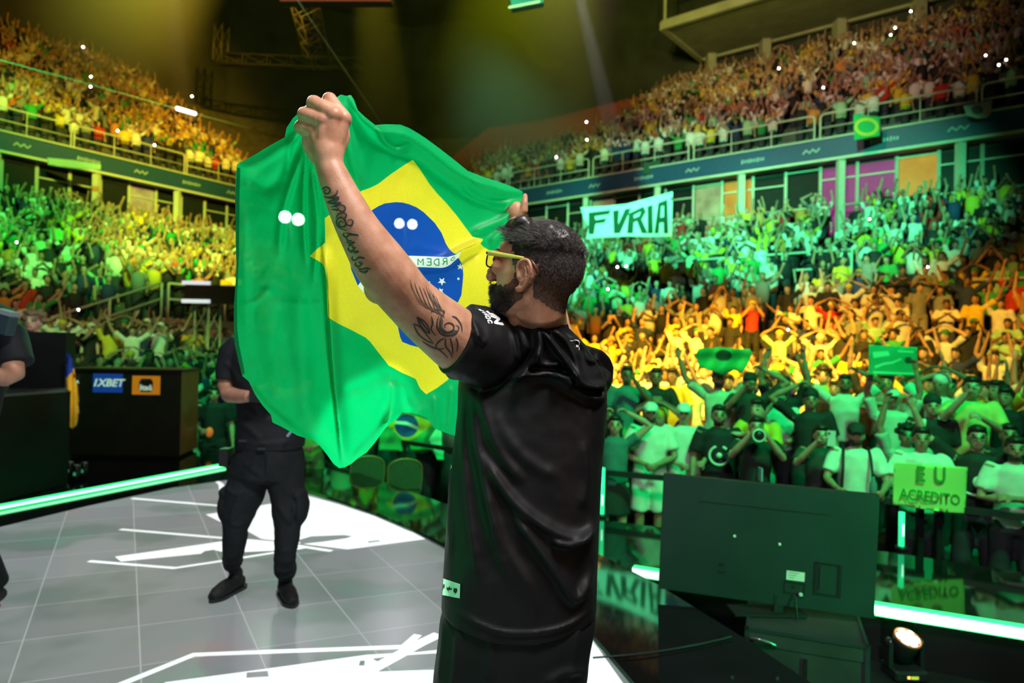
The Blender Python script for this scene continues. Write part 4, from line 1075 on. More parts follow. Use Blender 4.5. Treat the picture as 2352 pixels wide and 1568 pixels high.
# people placed by hand: pixel of the head, distance, look
HAND = [
 dict(px=1414, D=7.55, h=1.60, pl='head', pr='head', shirt=(.05, .16, .16), low=(.02, .02, .02), lowkind='skirt', style='long', female=True, skin=0, sleeve=.25, label='woman in dark teal top and black skirt, arms over her head'),
 dict(px=1496, D=7.75, h=1.73, pl='belly', pr='belly', shirt=(.78, .80, .72), low=(.75, .78, .7), lowkind='short', style='cap', capcol=(.75, .78, .75), beard=1, skin=1, loose=1.12, label='bearded man in white cap, white shirt and white shorts'),
 dict(px=1572, D=7.85, h=1.72, pl='belly', pr='hold', shirt=(.75, .78, .72), low=(.25, .25, .25), style='cap', capcol=(.8, .85, .8), skin=0, loose=1.1, label='man in white cap and glasses, white shirt with a dark strap'),
 dict(px=1652, D=7.55, h=1.74, pl='down', pr='down', shirt=(.015, .015, .02), style='short', beard=1, skin=1, loose=1.1, label='man in black shirt with a pale broken ring on the chest', ring=True),
 dict(px=1738, D=7.15, h=1.66, pl='phone', pr='phone', shirt=(.02, .022, .02), style='short', skin=0, label='photographer in black aiming a long camera lens', camera=True),
 dict(px=1650, D=8.7, z=-0.5, h=1.78, pl='wide', pr='wide', shirt=(.6, .68, .5), style='short', beard=1, skin=1, label='man in pale shirt holding a green flag above his head', rz=.25),
 dict(px=1790, D=8.4, z=-0.6, h=1.68, pl='phone', pr='belly', shirt=(.7, .75, .7), style='long', female=True, skin=2, label='woman in pale open jacket looking upwards'),
 dict(px=1888, D=7.0, h=1.60, pl='phone', pr='down', shirt=(.04, .05, .04), style='long', female=True, skin=0, label='woman in dark top filming with a pale phone', phone=True),
 dict(px=1862, D=7.8, z=-0.65, h=1.75, pl='head', pr='down', shirt=(.02, .02, .02), style='beanie', capcol=(.02, .02, .02), skin=1, label='person in black with a pale rope scarf and dark hat'),
 dict(px=1940, D=8.6, z=-0.5, h=1.76, pl='wide', pr='head', shirt=(.75, .78, .7), style='short', beard=1, skin=3, label='man in white football shirt with arms spread wide'),
 dict(px=1968, D=6.62, h=1.66, pl='hold', pr='hold', shirt=(.75, .78, .7), style='cap', capcol=(.02, .02, .02), beard=1, skin=1, label='bearded man in dark cap and white shirt with black straps', strap=True),
 dict(px=2050, D=7.9, z=-0.6, h=1.72, pl='up', pr='up', shirt=(.6, .65, .55), style='cap', capcol=(.6, .7, .6), skin=1, label='person in light cap holding up a green printed sign'),
 dict(px=2118, D=6.42, h=1.66, pl='hold', pr='hold', shirt=(.78, .80, .72), style='short', skin=1, label='man in white collared shirt holding the hand-lettered sign', loose=1.1),
 dict(px=2142, D=7.3, z=-0.65, h=1.74, pl='down', pr='down', shirt=(.02, .02, .02), style='beanie', capcol=(.02, .02, .02), skin=0, label='man in black hat and black jersey with a pale scarf', scarf=True),
 dict(px=2232, D=7.2, z=-0.5, h=1.80, pl='phone', pr='clap', shirt=(.72, .66, .2), style='short', skin=0, label='man in yellow polo shirt drinking from a bottle'),
 dict(px=2246, D=6.25, h=1.70, pl='wide', pr='wide', shirt=(.02, .02, .02), style='short', skin=0, label='man in glasses and black shirt raising both fists', disc=True, glasses=True),
 dict(px=2334, D=5.95, h=1.64, pl='cross', pr='cross', shirt=(.75, .78, .7), style='short', beard=1, skin=1, label='man in white shirt with folded arms at the right edge'),
 dict(px=2318, D=6.9, h=1.66, pl='down', pr='down', shirt=(.02, .02, .02), style='short', skin=1, label='man in black behind the one with folded arms'),
 dict(px=2085, D=7.0, h=1.62, pl='up', pr='down', shirt=(.4, .5, .4), style='curly', skin=1, label='person raising one open hand behind the sign holder'),
 dict(px=1440, D=8.9, z=-0.5, h=1.80, pl='down', pr='phone', shirt=(.05, .22, .2), style='short', skin=3, label='tall man in teal shirt behind the woman in the skirt'),
 dict(px=1506, D=8.9, z=-0.5, h=1.78, pl='clap', pr='clap', shirt=(.02, .02, .02), style='short', skin=3, label='man in black clapping behind the white cap'),
 dict(px=1722, D=8.4, z=-0.5, h=1.76, pl='phone', pr='head', shirt=(.03, .04, .03), style='cap', capcol=(.02, .02, .02), skin=1, label='man in black cap with a drink lifted, beside the flag holder'),
 dict(px=1800, D=8.5, z=-0.5, h=1.72, pl='up', pr='up', shirt=(.02, .02, .02), style='short', skin=1, label='person in black with both hands raised left of the rope scarf'),
 dict(px=2180, D=8.3, z=-0.5, h=1.75, pl='head', pr='down', shirt=(.5, .6, .2), style='short', skin=1, label='person in pale yellow top behind the black hat'),
]
cands = []   # (x, y, z, rz, D, px)
for s_ in HAND:
    r = ray(s_['px'], 900); p = CAMP+r*(s_['D']/r.dot(CF)); s_['p'] = Vector((p.x, p.y, s_.get('z', FLZ)))
# floor crowd
row = 0; d = .55
while d < 12:
    x = -12.0+(.26 if row % 2 else 0)
    while x < 12:
        jx, jy = rng.normal(0, .06), rng.normal(0, .07); X, Y = x+jx, bar_y(x)+d+jy
        if inside_floor(X, Y) and math.hypot(X, Y) > 5 and seg_dist(np.array([X]), np.array([Y]), [b[0] for b in BOWL])[0][0] > .42 and all((Vector((X, Y, s_['p'].z))-s_['p']).length > .44 for s_ in HAND):
            if not (X < -3 and d > (8 if X < -7 else 5.5)): cands.append((X, Y, (.2 if X < -8 and Y > 15.2 else -.5) if X < -3.9 and Y > 13.6 else (-.5 if X > -3.4 and d > 1.45 else FLZ), 0))
        x += .54
    d += .68+.02*row; row += 1
mb = MB(); mb.prism([(-15, 13.45), (-3.7, 13.45), (-5.5, 21.5), (-10.6, 21.5)], FLZ, -.5, M_CONC); mb.obj('floor_riser')['kind'] = 'structure'
mb = MB(); mb.prism([(-14.5, 15.0), (-7.8, 15.0), (-8.2, 20), (-11.2, 20)], -.5, .2, M_CONC); mb.obj('floor_upper_riser')['kind'] = 'structure'
mb = MB(); mb.prism([(-3.3, 12.6), (-1.5, 10.75), (-.2, 9.7), (1.0, 8.72), (2.0, 8.3), (3.1, 7.8), (4.0, 7.3), (5.2, 6.6), (6.8, 5.5), (11.3, 8.8), (6.7, 12.8), (-.1, 18.3), (-5.0, 20.5)], FLZ, -.5, M_CONC); mb.obj('floor_crowd_riser', fix=True)['kind'] = 'structure'
# aisles of the lower stand are left free
def stand_spots(fn, rows, u0, u1, space, aisles, skip=lambda u, v: False, fill=.93):
    for r in range(rows):
        v = (r+.5)/rows; u = u0+rng.random()*.01
        while u < u1:
            p = fn(u, v); q = fn(u+.005, v); du = .005*space/max((Vector((q.x-p.x, q.y-p.y, 0))).length, 1e-5)
            if not any(abs(u-a) < .32*du/space for a in aisles) and not skip(u, v) and rng.random() < fill:
                zz = fn(u, r/rows+1e-6).z
                cands.append((p.x+rng.normal(0, .05), p.y+rng.normal(0, .05), zz, 1))
            u += du
stand_spots(lower_at, NLOW, 0, 11, .50, [.9, 1.8, 8.05, 8.62], lambda u, v: 3.0 < u < 6.9 and False)
n_low = len(cands)
stand_spots(upper_at, NUP, 0, 11, .53, [.8, 1.9, 7.6, 8.3], lambda u, v: (3.1 < u < 7.12 and v > .35) or (3.3 < u < 6.2), .96)
info = []
for i, (x, y, z, kind) in enumerate(cands):
    q = PX(Vector((x, y, z+1.6)))
    if q[2] < 3: continue
    info.append((i, q[0], q[1], q[2]))
def hidden(px, py):
    return (560 < px < 1140 and 400 < py < 1000) or (1040 < px < 1370 and py > 520)
vis = [t for t in info if -20 < t[1] < 2372 and -10 < t[2] < 1200 and not hidden(t[1], t[2])]
vis.sort(key=lambda t: t[3])
NIND = 300-len(HAND)-7
near = vis[:NIND]; nearset = {t[0] for t in near}
print('crowd candidates', len(cands), 'visible', len(vis), 'individual to', near[-1][3])

# the people placed by hand
for s_ in HAND:
    k = {a: b for a, b in s_.items() if a not in ('px', 'D', 'p', 'z', 'label', 'ring', 'camera', 'phone', 'strap', 'scarf', 'disc', 'glasses', 'rz')}
    rz = math.atan2(s_['p'].x-CAMP.x, -(CAMP.y-s_['p'].y))*-1 if False else 0
    to = CAMP-s_['p']; rz = math.atan2(to.x, -to.y)*.8+s_.get('rz', 0)
    o = make_person(s_['p'], s_['label'], None, rz, low=k.pop('low', (.03, .03, .04)), **k); s_['o'] = o
    def extra(name, mb, label=None, smooth=True):
        e = put(name, mb.mesh(name, smooth), o)
        if label: e['label'] = label
        return e
    if s_.get('ring'):
        mb = MB(); pts = [(math.cos(a)*.10, -.205-.0*a, 1.19+math.sin(a)*.10) for a in [math.radians(110+i*10) for i in range(33)]]
        pts = [(p[0], -math.sqrt(max(.0, .205**2-(p[0]*.55)**2)), p[2]) for p in pts]; mb.tube(pts, .013, 6, M_PRINT); mb.ball((0, -.195, 1.19), (.03, .02, .03), 8, 6, M_PRINT); extra('chest_print', mb, 'pale broken ring print')
    if s_.get('disc'):
        mb = MB(); mb.ball((0, -.19, 1.22), (.055, .02, .055), 14, 8, M_PRINT); mb.tube([(-.12, -.165, 1.12), (-.05, -.185, 1.10), (.05, -.185, 1.10), (.12, -.165, 1.12)], .012, 6, M_PRINT); extra('chest_print', mb, 'pale round crest print')
    if s_.get('glasses'):
        mb = MB()
        for s in (-1, 1): mb.tube([(s*.034+math.cos(a)*.026, -.115, 1.606+math.sin(a)*.018) for a in [2*PI*i/12 for i in range(12)]], .004, 5, M_BLKS, closed=True)
        mb.tube([(-.01, -.118, 1.61), (.01, -.118, 1.61)], .003, 5, M_BLKS); extra('glasses', mb)
    if s_.get('strap'):
        mb = MB()
        for s in (-1, 1): mb.tube(spline([(s*.11, .05, 1.47), (s*.12, -.09, 1.42), (s*.13, -.185, 1.25), (s*.14, -.18, 1.02)], 5), .018, 6, M_BLKM, ell=.5)
        extra('backpack_strap', mb)
    if s_.get('scarf'):
        mb = MB(); mb.tube(spline([(-.08, -.10, 1.46), (-.10, -.19, 1.3), (-.07, -.21, 1.05), (.05, -.22, .95)], 6), .02, 8, M_PRINT); extra('scarf', mb, 'pale rope scarf')
def byl(s): return next(h['o'] for h in HAND if s in h['label'])
# the photographer's camera
o = byl('photographer'); p = Vector(o.location); f = Vector((math.sin(o.rotation_euler.z), -math.cos(o.rotation_euler.z), 0)); c = p+Vector((0, 0, 1.50))+f*.26
t = thing('camera', 'black camera with a wide lens held to the photographer\'s face', 'camera', c)
sd = f.cross(Vector((0, 0, 1)))
mb = MB(); mb.tube([c-f*.06, c+f*.0], .06, 8, M_BLKS, ell=1.2); child('camera_body', mb, t)
mb = MB(); mb.tube([c, c+f*.10, c+f*.105, c+f*.16], [.045, .045, .058, .06], 20, M_BLKS); ln = child('lens', mb, t, smooth=True)
mb = MB(); mb.tube([c+f*.162+(sd*math.cos(a)+Vector((0, 0, 1))*math.sin(a))*.058 for a in [2*PI*i/20 for i in range(20)]], .008, 6, M_PRINT, closed=True); child('lens_rim', mb, ln, smooth=True, label='pale rim of the lens')
# the pale phone
o = byl('pale phone'); p = Vector(o.location); f = Vector((math.sin(o.rotation_euler.z), -math.cos(o.rotation_euler.z), 0)); c = p+Vector((0, 0, 1.50))+f*.36-f.cross(Vector((0, 0, 1)))*.06
M_PHN = mat('phone_shell', (.6, .66, .62), .25, vary=.05)
t = thing('phone', 'pale phone held up before the woman\'s face', 'phone', c)
mb = MB(); mb.bar(c-Vector((0, 0, .075)), c+Vector((0, 0, .075)), .075, .009, M_PHN, up=tuple(f)); pb_ = child('phone_body', mb, t)
mb = MB(); mb.ball(c+f*.006+Vector((0, 0, .05))+f.cross(Vector((0, 0, 1)))*.02, .012, 8, 6, M_BLKM); child('phone_lens', mb, pb_, smooth=True)
# card, bottle and lanyard
def bottle(c, label, m):
    t = thing('bottle', label, 'bottle', c); mb = MB(); mb.tube([c+Vector((0, 0, z)) for z in (0, .01, .13, .17, .175, .2)], [.028, .033, .033, .014, .013, .013], 12, m); child('body', mb, t, smooth=True)
    mb = MB(); mb.tube([c+Vector((0, 0, .2)), c+Vector((0, 0, .22))], .015, 10, M_BLKM); child('cap', mb, t, smooth=True)
o = byl('black straps'); bottle(Vector(o.location)+Vector((-.05, -.42, 1.02)), 'smoky plastic bottle held by the man with the black straps', mat('smoky_plastic', (.10, .22, .22), .2))
o = byl('photographer'); mb = MB(); cc = Vector(o.location)+Vector((-.02, -.20, 1.02)); mb.bar(cc, cc+Vector((0, 0, .13)), .10, .01, mat('lanyard_card', (.35, .6, .7), .4)); tag(mb.obj('lanyard_card'), 'pale blue pass hanging on the photographer\'s belly', 'pass')

# ------------------------------------------------------------------ flags and signs held by the crowd
M_FLG = mat('held_flag_green', (.03, .42, .13), .7, vary=.08, bump=.2); M_FLY = mat('held_flag_yellow', (.75, .62, .05), .7, vary=.05); M_FLB = mat('held_flag_blue', (.01, .07, .35), .7, vary=.15)
M_SGN = mat('paper_sign', (.50, .80, .22), .7, vary=.05, scale=2); M_INK = mat('marker_ink', (.03, .30, .04), .7); M_SG2 = mat('printed_sign_green', (.02, .38, .18), .6, vary=.05); M_SGP = mat('printed_sign_pale', (.2, .75, .45), .6); M_BAN = mat('banner_white', (.85, .85, .8), .7, vary=.05); M_BAND = mat('banner_dark', (.01, .06, .035), .7)
def sheet(name, outline, inner, D, mats, cls, label, cat, step=6, wave=.02, wl=.05, thick=.004, parent=None):
    dd = D if callable(D) else (lambda x, y: np.full(x.shape, float(D)))
    ph = rng.random()*6
    def place(X, Y): return unproj_np(X, Y, dd(X, Y)+wave*np.sin(X*wl+Y*wl*.4+ph)+wave*.4*np.sin(Y*wl*1.7+ph))
    me = cdt_mesh(name, outline, inner, step, place, mats, cls)
    o = put(name, me, parent); s = o.modifiers.new('s', 'SOLIDIFY'); s.thickness = thick; s.offset = 0
    if parent is None: tag(o, label, cat)
    return o
def ellip(cx, cy, rx, ry, n=24, rot=0): return [(cx+math.cos(a)*rx*math.cos(rot)-math.sin(a)*ry*math.sin(rot), cy+math.cos(a)*rx*math.sin(rot)+math.sin(a)*ry*math.cos(rot)) for a in [2*PI*i/n for i in range(n)]]
def incls(polys):
    def f(x, y):
        m = np.zeros(x.shape, int)
        for k, p in polys: m[in_poly(x, y, p)] = k
        return m
    return f
# the green flag of the bearded man: crest oval in the middle
fo = [(1597, 815), (1604, 800), (1650, 797), (1700, 801), (1722, 801), (1728, 812), (1718, 836), (1704, 858), (1690, 848), (1660, 862), (1630, 850), (1606, 842)]
ov = ellip(1662, 816, 19, 13)
sheet('green_flag', fo, [ov], 8.45, [M_FLG, M_BAND], incls([(1, ov)]), 'green flag with a dark oval emblem held up over the crowd', 'flag', 5, .05, .09)
# the printed sign
so_ = [(1996, 791), (2107, 797), (2106, 866), (1994, 860)]; ov = ellip(2086, 827, 9, 8)
marks = [[(2004, 808), (2040, 806), (2044, 816), (2006, 822)], [(2062, 804), (2098, 806), (2098, 810), (2062, 808)], [(2005, 852), (2100, 856), (2100, 860), (2005, 857)], [(2008, 840), (2030, 832), (2048, 830), (2070, 822), (2070, 826), (2050, 835), (2030, 838), (2010, 846)]]
sheet('printed_sign', so_, [ov]+marks, 7.72, [M_SG2, M_SGP, M_BAND], incls([(1, m_) for m_ in marks]+[(2, ov)]), 'green rectangular printed sign with a dark round badge held overhead', 'sign', 8, .01)
# the hand-lettered sign
SD = 5.93
sg = [(2053, 1060), (2222, 1073), (2216, 1180), (2160, 1174), (2051, 1158)]
sign = sheet('paper_sign', sg, [], SD, [M_SGN], lambda x, y: np.zeros(x.shape), 'yellow-green paper sign with hand-lettered words EU ACREDITO', 'sign', 10, .008, .03)
def word(txt, px0, py0, px1, py1, hpx, D, m, parent, dz=-.014, bold=.02, name='lettering', **kk):
    a, b = P(px0, py0, D+dz), P(px1, py1, D+dz); ax = (b-a).normalized(); up = P((px0+px1)/2, (py0+py1)/2-10, D+dz)-P((px0+px1)/2, (py0+py1)/2, D+dz); up.normalize()
    s = hpx/FPX*D/.70; me = text_mesh(txt, s, bold*s, **kk); v = verts_np(me); w = v[:, 0].max()-v[:, 0].min(); L_ = (b-a).length
    v[:, 0] *= L_/w; set_verts(me, v); frame(me, (a+b)/2, ax, up); me.materials.append(m); return put(name, me, parent)
word('E', 2104, 1089, 2124, 1091, 34, SD, M_INK, sign); word('U', 2146, 1092, 2172, 1094, 36, SD, M_INK, sign)
word('ACREDITO', 2066, 1134, 2206, 1150, 24, SD, M_INK, sign)
# white banner with dark painted letters in the right stand
BD = 19.2
bo = [(1333, 476), (1380, 474), (1440, 468), (1500, 452), (1545, 440), (1543, 544), (1490, 545), (1440, 543), (1400, 545), (1345, 549), (1352, 520), (1340, 500)]
L1_ = [[(1352, 488), (1404, 482), (1399, 492), (1366, 497), (1368, 505), (1394, 501), (1389, 511), (1368, 514), (1364, 538), (1352, 538)],
       [(1408, 484), (1422, 482), (1420, 515), (1436, 480), (1450, 478), (1424, 536), (1410, 536)],
       [(1444, 490), (1478, 474), (1484, 486), (1474, 504), (1488, 536), (1474, 536), (1463, 508), (1456, 511), (1454, 536), (1440, 536)],
       [(1487, 474), (1499, 470), (1500, 536), (1488, 536)],
       [(1503, 536), (1512, 466), (1533, 458), (1535, 536), (1525, 536), (1524, 510), (1515, 512), (1513, 536)]]
hol = [[(1456, 494), (1472, 486), (1468, 496), (1456, 501)], [(1517, 500), (1519, 474), (1525, 472), (1525, 498)]]
inn = [(1341, 482), (1440, 474), (1500, 458), (1539, 447), (1538, 540), (1440, 539), (1350, 544), (1357, 520)]
sheet('painted_banner', bo, [inn]+L1_+hol, lambda x, y: BD-(x-1440)*.012, [M_BAN, M_BAND], incls([(1, p_) for p_ in L1_]+[(0, p_) for p_ in hol]), 'white banner with big dark painted letters spelling FVRIA over the rows', 'banner', 8, .06, .05)
# banners hung on the fascia and rails
sheet('crest_banner', [(2213, 243), (2278, 230), (2277, 258), (2268, 270), (2245, 272), (2220, 265)], [ellip(2245, 252, 14, 11)], 22.2, [M_BAN, mat('banner_grey_crest', (.3, .32, .3), .7)], incls([(1, ellip(2245, 252, 14, 11))]), 'white banner with grey round crest hung on the fascia at upper right', 'banner', 6, .03)
yl = ellip(1990, 291, 28, 21); gl = ellip(1990, 291, 21, 14)
sheet('flag_banner', [(1960, 262), (2022, 268), (2022, 312), (1962, 322)], [yl, gl], 23.6, [M_FLG, M_FLY, M_FLG], incls([(1, yl), (2, gl)]), 'green flag with a yellow ring hung over the fascia rail', 'flag', 6, .03)
sheet('pale_banner', [(108, 362), (170, 368), (232, 378), (231, 390), (180, 388), (110, 378)], [], 27.7, [mat('banner_mint', (.35, .6, .5), .7)], lambda x, y: np.zeros(x.shape), 'long pale cloth banner hung on the fascia of the left stand', 'banner', 6, .04)
sheet('dark_sign_panel', [(1477, 375), (1518, 366), (1519, 394), (1478, 402)], [], 30.3, [M_BAND], lambda x, y: np.zeros(x.shape), 'small black sign panel fixed on the blue fascia', 'sign', 6, 0)
sheet('lit_cloth', [(112, 523), (176, 528), (180, 556), (114, 550)], [], 24.0, [M_SGN], lambda x, y: np.zeros(x.shape), 'bright green cloth banner on the rail in the left stand', 'banner', 6, .03)
sheet('orange_flag', [(1915, 150), (1942, 133), (1944, 160), (1930, 166)], [], 30.5, [mat('flag_orange', (.75, .3, .03), .7)], lambda x, y: np.zeros(x.shape), 'orange flag waved in the upper right stand', 'flag', 6, .04)
sheet('yellow_flag', [(298, 258), (320, 290), (318, 330), (306, 326), (296, 296)], [], 34.5, [M_FLY], lambda x, y: np.zeros(x.shape), 'yellow flag waved in the upper left stand', 'flag', 6, .05)
# flag draped over the barrier in front of the chairs, seen past the big flag's lower corner
DF = 9.42
dfo = [(872, 944), (925, 938), (985, 946), (1012, 960), (1016, 1036), (1004, 1040), (985, 1032), (930, 1036), (870, 1034)]
rh = [(890, 976), (934, 946), (999, 972), (934, 1018)]; cl = ellip(934, 977, 27, 27); bd = [(908, 966), (934, 968), (961, 980), (960, 987), (934, 976), (907, 973)]
sheet('draped_flag', dfo, [rh, cl, bd], DF, [M_FLG, M_FLY, M_FLB, M_BAN], incls([(1, rh), (2, cl), (3, bd)]), 'green flag with yellow diamond and blue globe draped over the barrier', 'flag', 5, .02, .12)
sheet('pale_cloth', [(985, 1010), (1000, 985), (1060, 990), (1062, 1058), (1004, 1056)], [], 9.3, [mat('cloth_mint', (.25, .9, .55), .7)], lambda x, y: np.zeros(x.shape), 'pale mint cloth hanging over the barrier beside the draped flag', 'cloth', 5, .02, .12)

# ------------------------------------------------------------------ individual people of the near crowd
VAR = [dict(pl='up', pr='up', style='short'), dict(pl='wide', pr='wide', style='short'), dict(pl='phone', pr='phone', style='cap'), dict(pl='clap', pr='clap', style='short'), dict(pl='up', pr='down', style='short'),
       dict(pl='down', pr='wide', style='long', female=True), dict(pl='down', pr='down', style='short'), dict(pl='head', pr='head', style='beanie'), dict(pl='point', pr='clap', style='curly'), dict(pl='phone', pr='down', style='long', female=True)]
PWORD = {'up': 'both arms up', 'wide': 'arms flung wide', 'phone': 'hands before face', 'clap': 'clapping', 'head': 'hands on the head', 'point': 'pointing forward', 'down': 'arms down'}
CW = {'crowd_white': 'white', 'crowd_yellow': 'yellow', 'crowd_black': 'black', 'crowd_green': 'green', 'crowd_grey': 'grey', 'crowd_red': 'red', 'crowd_navy': 'navy', 'crowd_pale_green': 'pale green', 'crowd_orange': 'orange'}
HW = {'short': 'dark short hair', 'cap': 'a cap', 'long': 'long hair', 'beanie': 'a knitted hat', 'curly': 'curly hair'}
def pose_word(a, b):
    if a == b: return PWORD[a]
    s = {('up', 'down'): 'one arm raised high', ('down', 'wide'): 'one arm flung out', ('point', 'clap'): 'one arm forward', ('phone', 'down'): 'hand at face'}
    return s[(a, b)]
seen = {}
for idx, px, py, D in near:
    x, y, z, kind = cands[idx]
    v = VAR[int(rng.integers(len(VAR)))]; k = int(rng.choice(len(PAL), p=PW)); nm, col, _ = PAL[k]; skin = int(rng.integers(5))
    to = FOCUS-Vector((x, y, 0)); rz = math.atan2(to.x, -to.y)+rng.normal(0, .25)
    zone = 'behind dark desk' if px < 560 and kind == 0 else 'by the draped flag' if px < 1140 and kind == 0 else 'left of television' if px < 1520 and kind == 0 else 'above television' if px < 2010 and kind == 0 else 'at right edge' if kind == 0 \
        else 'left stand' if px < 800 else 'stand below painted banner' if px < 1560 else 'stand above green flag' if px < 1800 else 'stand above printed sign' if px < 2120 else 'stand near right edge'
    row_ = '' 
    if kind == 1:
        rr = ['row one', 'row two', 'row three', 'row four', 'row five', 'row six', 'row seven', 'row eight', 'upper rows'][min(8, max(0, int(((z+.6)/6.6 if px > 800 else (z-2.2)/3.8)*NLOW)))]; row_ = ', '+rr
    cc = int(rng.integers(4)); hw = {'cap': ['a black cap', 'a pale cap', 'a green cap', 'a mustard cap'][cc], 'beanie': ['a black knit hat', 'a pale knit hat', 'a green knit hat', 'a mustard knit hat'][cc]}.get(v['style'], HW[v['style']])
    lab = '%s top, %s, %s, %s%s' % (CW[nm], hw, pose_word(v['pl'], v['pr']), zone, row_)
    seen.setdefault(lab, [])
    o = make_person((x, y, z), lab, ('standing crowd on the arena floor' if kind == 0 else 'spectators in the '+('left' if px < 800 else 'right')+' stand'), rz, h=1.60+rng.random()*.26, skin=skin, shirt=col, low=[(.02, .02, .03), (.05, .06, .1), (.3, .3, .28), (.02, .02, .02)][int(rng.integers(4))], hi=False, vox=.018,
                    capcol=[(.02, .02, .02), (.7, .7, .65), (.03, .2, .06), (.6, .45, .03)][cc], **{a: b for a, b in v.items()})
    seen[lab].append((px, o))
ORD = ['leftmost', 'second from left', 'third from left', 'fourth from left', 'fifth from left', 'sixth from left']
for lab, os_ in seen.items():
    if len(os_) > 1:
        os_.sort(key=lambda t: t[0]); n_ = len(os_)
        for i_, (q_, o_) in enumerate(os_): o_['label'] = lab.replace(' arms flung', ' arms').replace('hands on the head', 'hands on head').replace('dark short hair', 'short hair').replace('both arms', 'arms')+', '+('rightmost' if i_ == n_-1 else ORD[min(i_, 5)])+' of '+['', '', 'two', 'three', 'four', 'five', 'six', 'seven', 'eight'][min(n_, 8)]
for lab, os_ in seen.items():
    for _, o_ in os_:
        if len(o_['label'].replace(',', ' ').split()) > 16: o_['label'] = o_['label'].replace('stand below painted banner', 'below banner').replace('stand above printed sign', 'above printed sign').replace('stand above green flag', 'above green flag').replace('stand near right edge', 'near right edge').replace(' knit hat', ' hat').replace(' straight', '').replace('long hair', 'long-haired').replace('short hair', 'short-haired').replace('curly hair', 'curly-haired').replace('third from left', 'third').replace('second from left', 'second').replace('hands before face', 'hands at face').replace('left of television', 'by television').replace('a mustard', 'mustard').replace('one arm flung out', 'one arm out').replace('a green', 'green').replace('a pale', 'pale').replace('a black', 'black')
# the rest of the crowd, one object
bigv, bigf, bigm = [], [], []; tot = 0
allf = []
for i, (x, y, z, kind) in enumerate(cands):
    if i in nearset: continue
    q = PX(Vector((x, y, z+1.5)))
    if q[2] < 3 or q[0] < -260 or q[0] > 2640: continue
    V, F, Mi = FAR[int(rng.choice(len(FAR), p=[.17, .15, .13, .12, .12, .09, .10, .05, .03, .04]))]
    to = FOCUS-Vector((x, y, 0)); rz = math.atan2(to.x, -to.y)+rng.normal(0, .3); s = .92+rng.random()*.16
    c, sn = math.cos(rz), math.sin(rz); R = np.array([[c, sn, 0], [-sn, c, 0], [0, 0, 1]])
    bigv.append((V*s) @ R+np.array([x, y, z])); allf.append((F, tot)); tot += len(V)
    mp = np.array([[0, 1, 0, 2, 1][int(rng.integers(5))], 4+int(rng.choice(len(PAL), p=PW)), 4+len(PAL), 3 if rng.random() < .8 else 4]); bigm.append(mp[Mi])
for F, o_ in allf: bigf.extend([tuple(i+o_ for i in f) for f in F])
me = bpy.data.meshes.new('crowd'); me.from_pydata(np.vstack(bigv).tolist(), [], bigf)
for m in FMATS: me.materials.append(m)
me.polygons.foreach_set('material_index', np.concatenate(bigm).tolist()); me.polygons.foreach_set('use_smooth', [True]*len(bigf)); me.update()
tag(put('crowd', me), 'dense cheering crowd filling the farther rows of both stands', 'crowd', kind='stuff')

# ------------------------------------------------------------------ phone lights in the stands
M_FLASH = mat('phone_flash', (1, 1, 1), .3, emit=(1, .95, .9), estr=60)
def tier_hit(px, py):
    """first row of a stand seen at this pixel"""
    r = ray(px, py); best = None
    for t in np.arange(12, 60, .15):
        p = CAMP+r*t
        for fn in (lower_at, upper_at):
            pass
    return None
SG = []
for fn in (lower_at, upper_at):
    for u in np.arange(0, 11.001, .04):
        for v in np.arange(0, 1.001, .04): SG.append(tuple(fn(u, v)))
SG = np.array(SG)
def held_at(px, py, up=2.0):
    """where the sight line through this pixel first comes down to raised-hand height over a stand"""
    r = ray(px, py)
    for t in np.arange(11, 60, .2):
        p = CAMP+r*t; d = np.hypot(SG[:, 0]-p.x, SG[:, 1]-p.y); k = d < .55
        if k.any():
            z = SG[k][np.argmin(d[k])][2]
            if -1 < p.z-z <= up: return p
    return CAMP+r*30
UL, LL, UR, LR = 'upper left stand', 'left stand', 'upper right stand', 'right stand'
PH = [(209, 176, UL, 'upper one of two stacked close together'), (208, 199, UL, 'lower one of two stacked close together'), (441, 221, UL, 'lone one right of the light tube'), (270, 300, UL, 'low one above the fascia rail'), (191, 108, UL, 'topmost one near the dark wall'), (355, 333, UL, 'lowest one, beside the big flag'),
      (1347, 280, UR, 'high one nearest the white beam'), (1348, 321, UR, 'one under the white beam'), (1278, 361, UR, 'lowest one nearest the big flag'), (1789, 157, UR, 'lone one between two gallery columns'), (1891, 201, UR, 'one below the orange flag'), (1962, 99, UR, 'left one beside the close pair'), (2046, 80, UR, 'lower one of the close pair'), (2056, 64, UR, 'upper one of the close pair'), (2092, 26, UR, 'topmost of all'), (2264, 127, UR, 'left one of three at the edge'), (2294, 149, UR, 'lower one of three at the edge'), (2311, 137, UR, 'rightmost of three at the edge'),
      (1997, 503, LR, 'highest one, above the printed sign'), (2131, 613, LR, 'rightmost one among amber rows'), (1418, 613, LR, 'left one of the pair beside the head'), (1438, 611, LR, 'right one of the pair beside the head'), (1396, 664, LR, 'one just below the pair beside the head'), (1810, 757, LR, 'one up and right of the green flag'), (1766, 816, LR, 'one beside the green flag'), (431, 670, LL, 'one left of the tower platform'), (38, 556, LL, 'one at the left edge'), (180, 711, LL, 'one above the podium corner')]
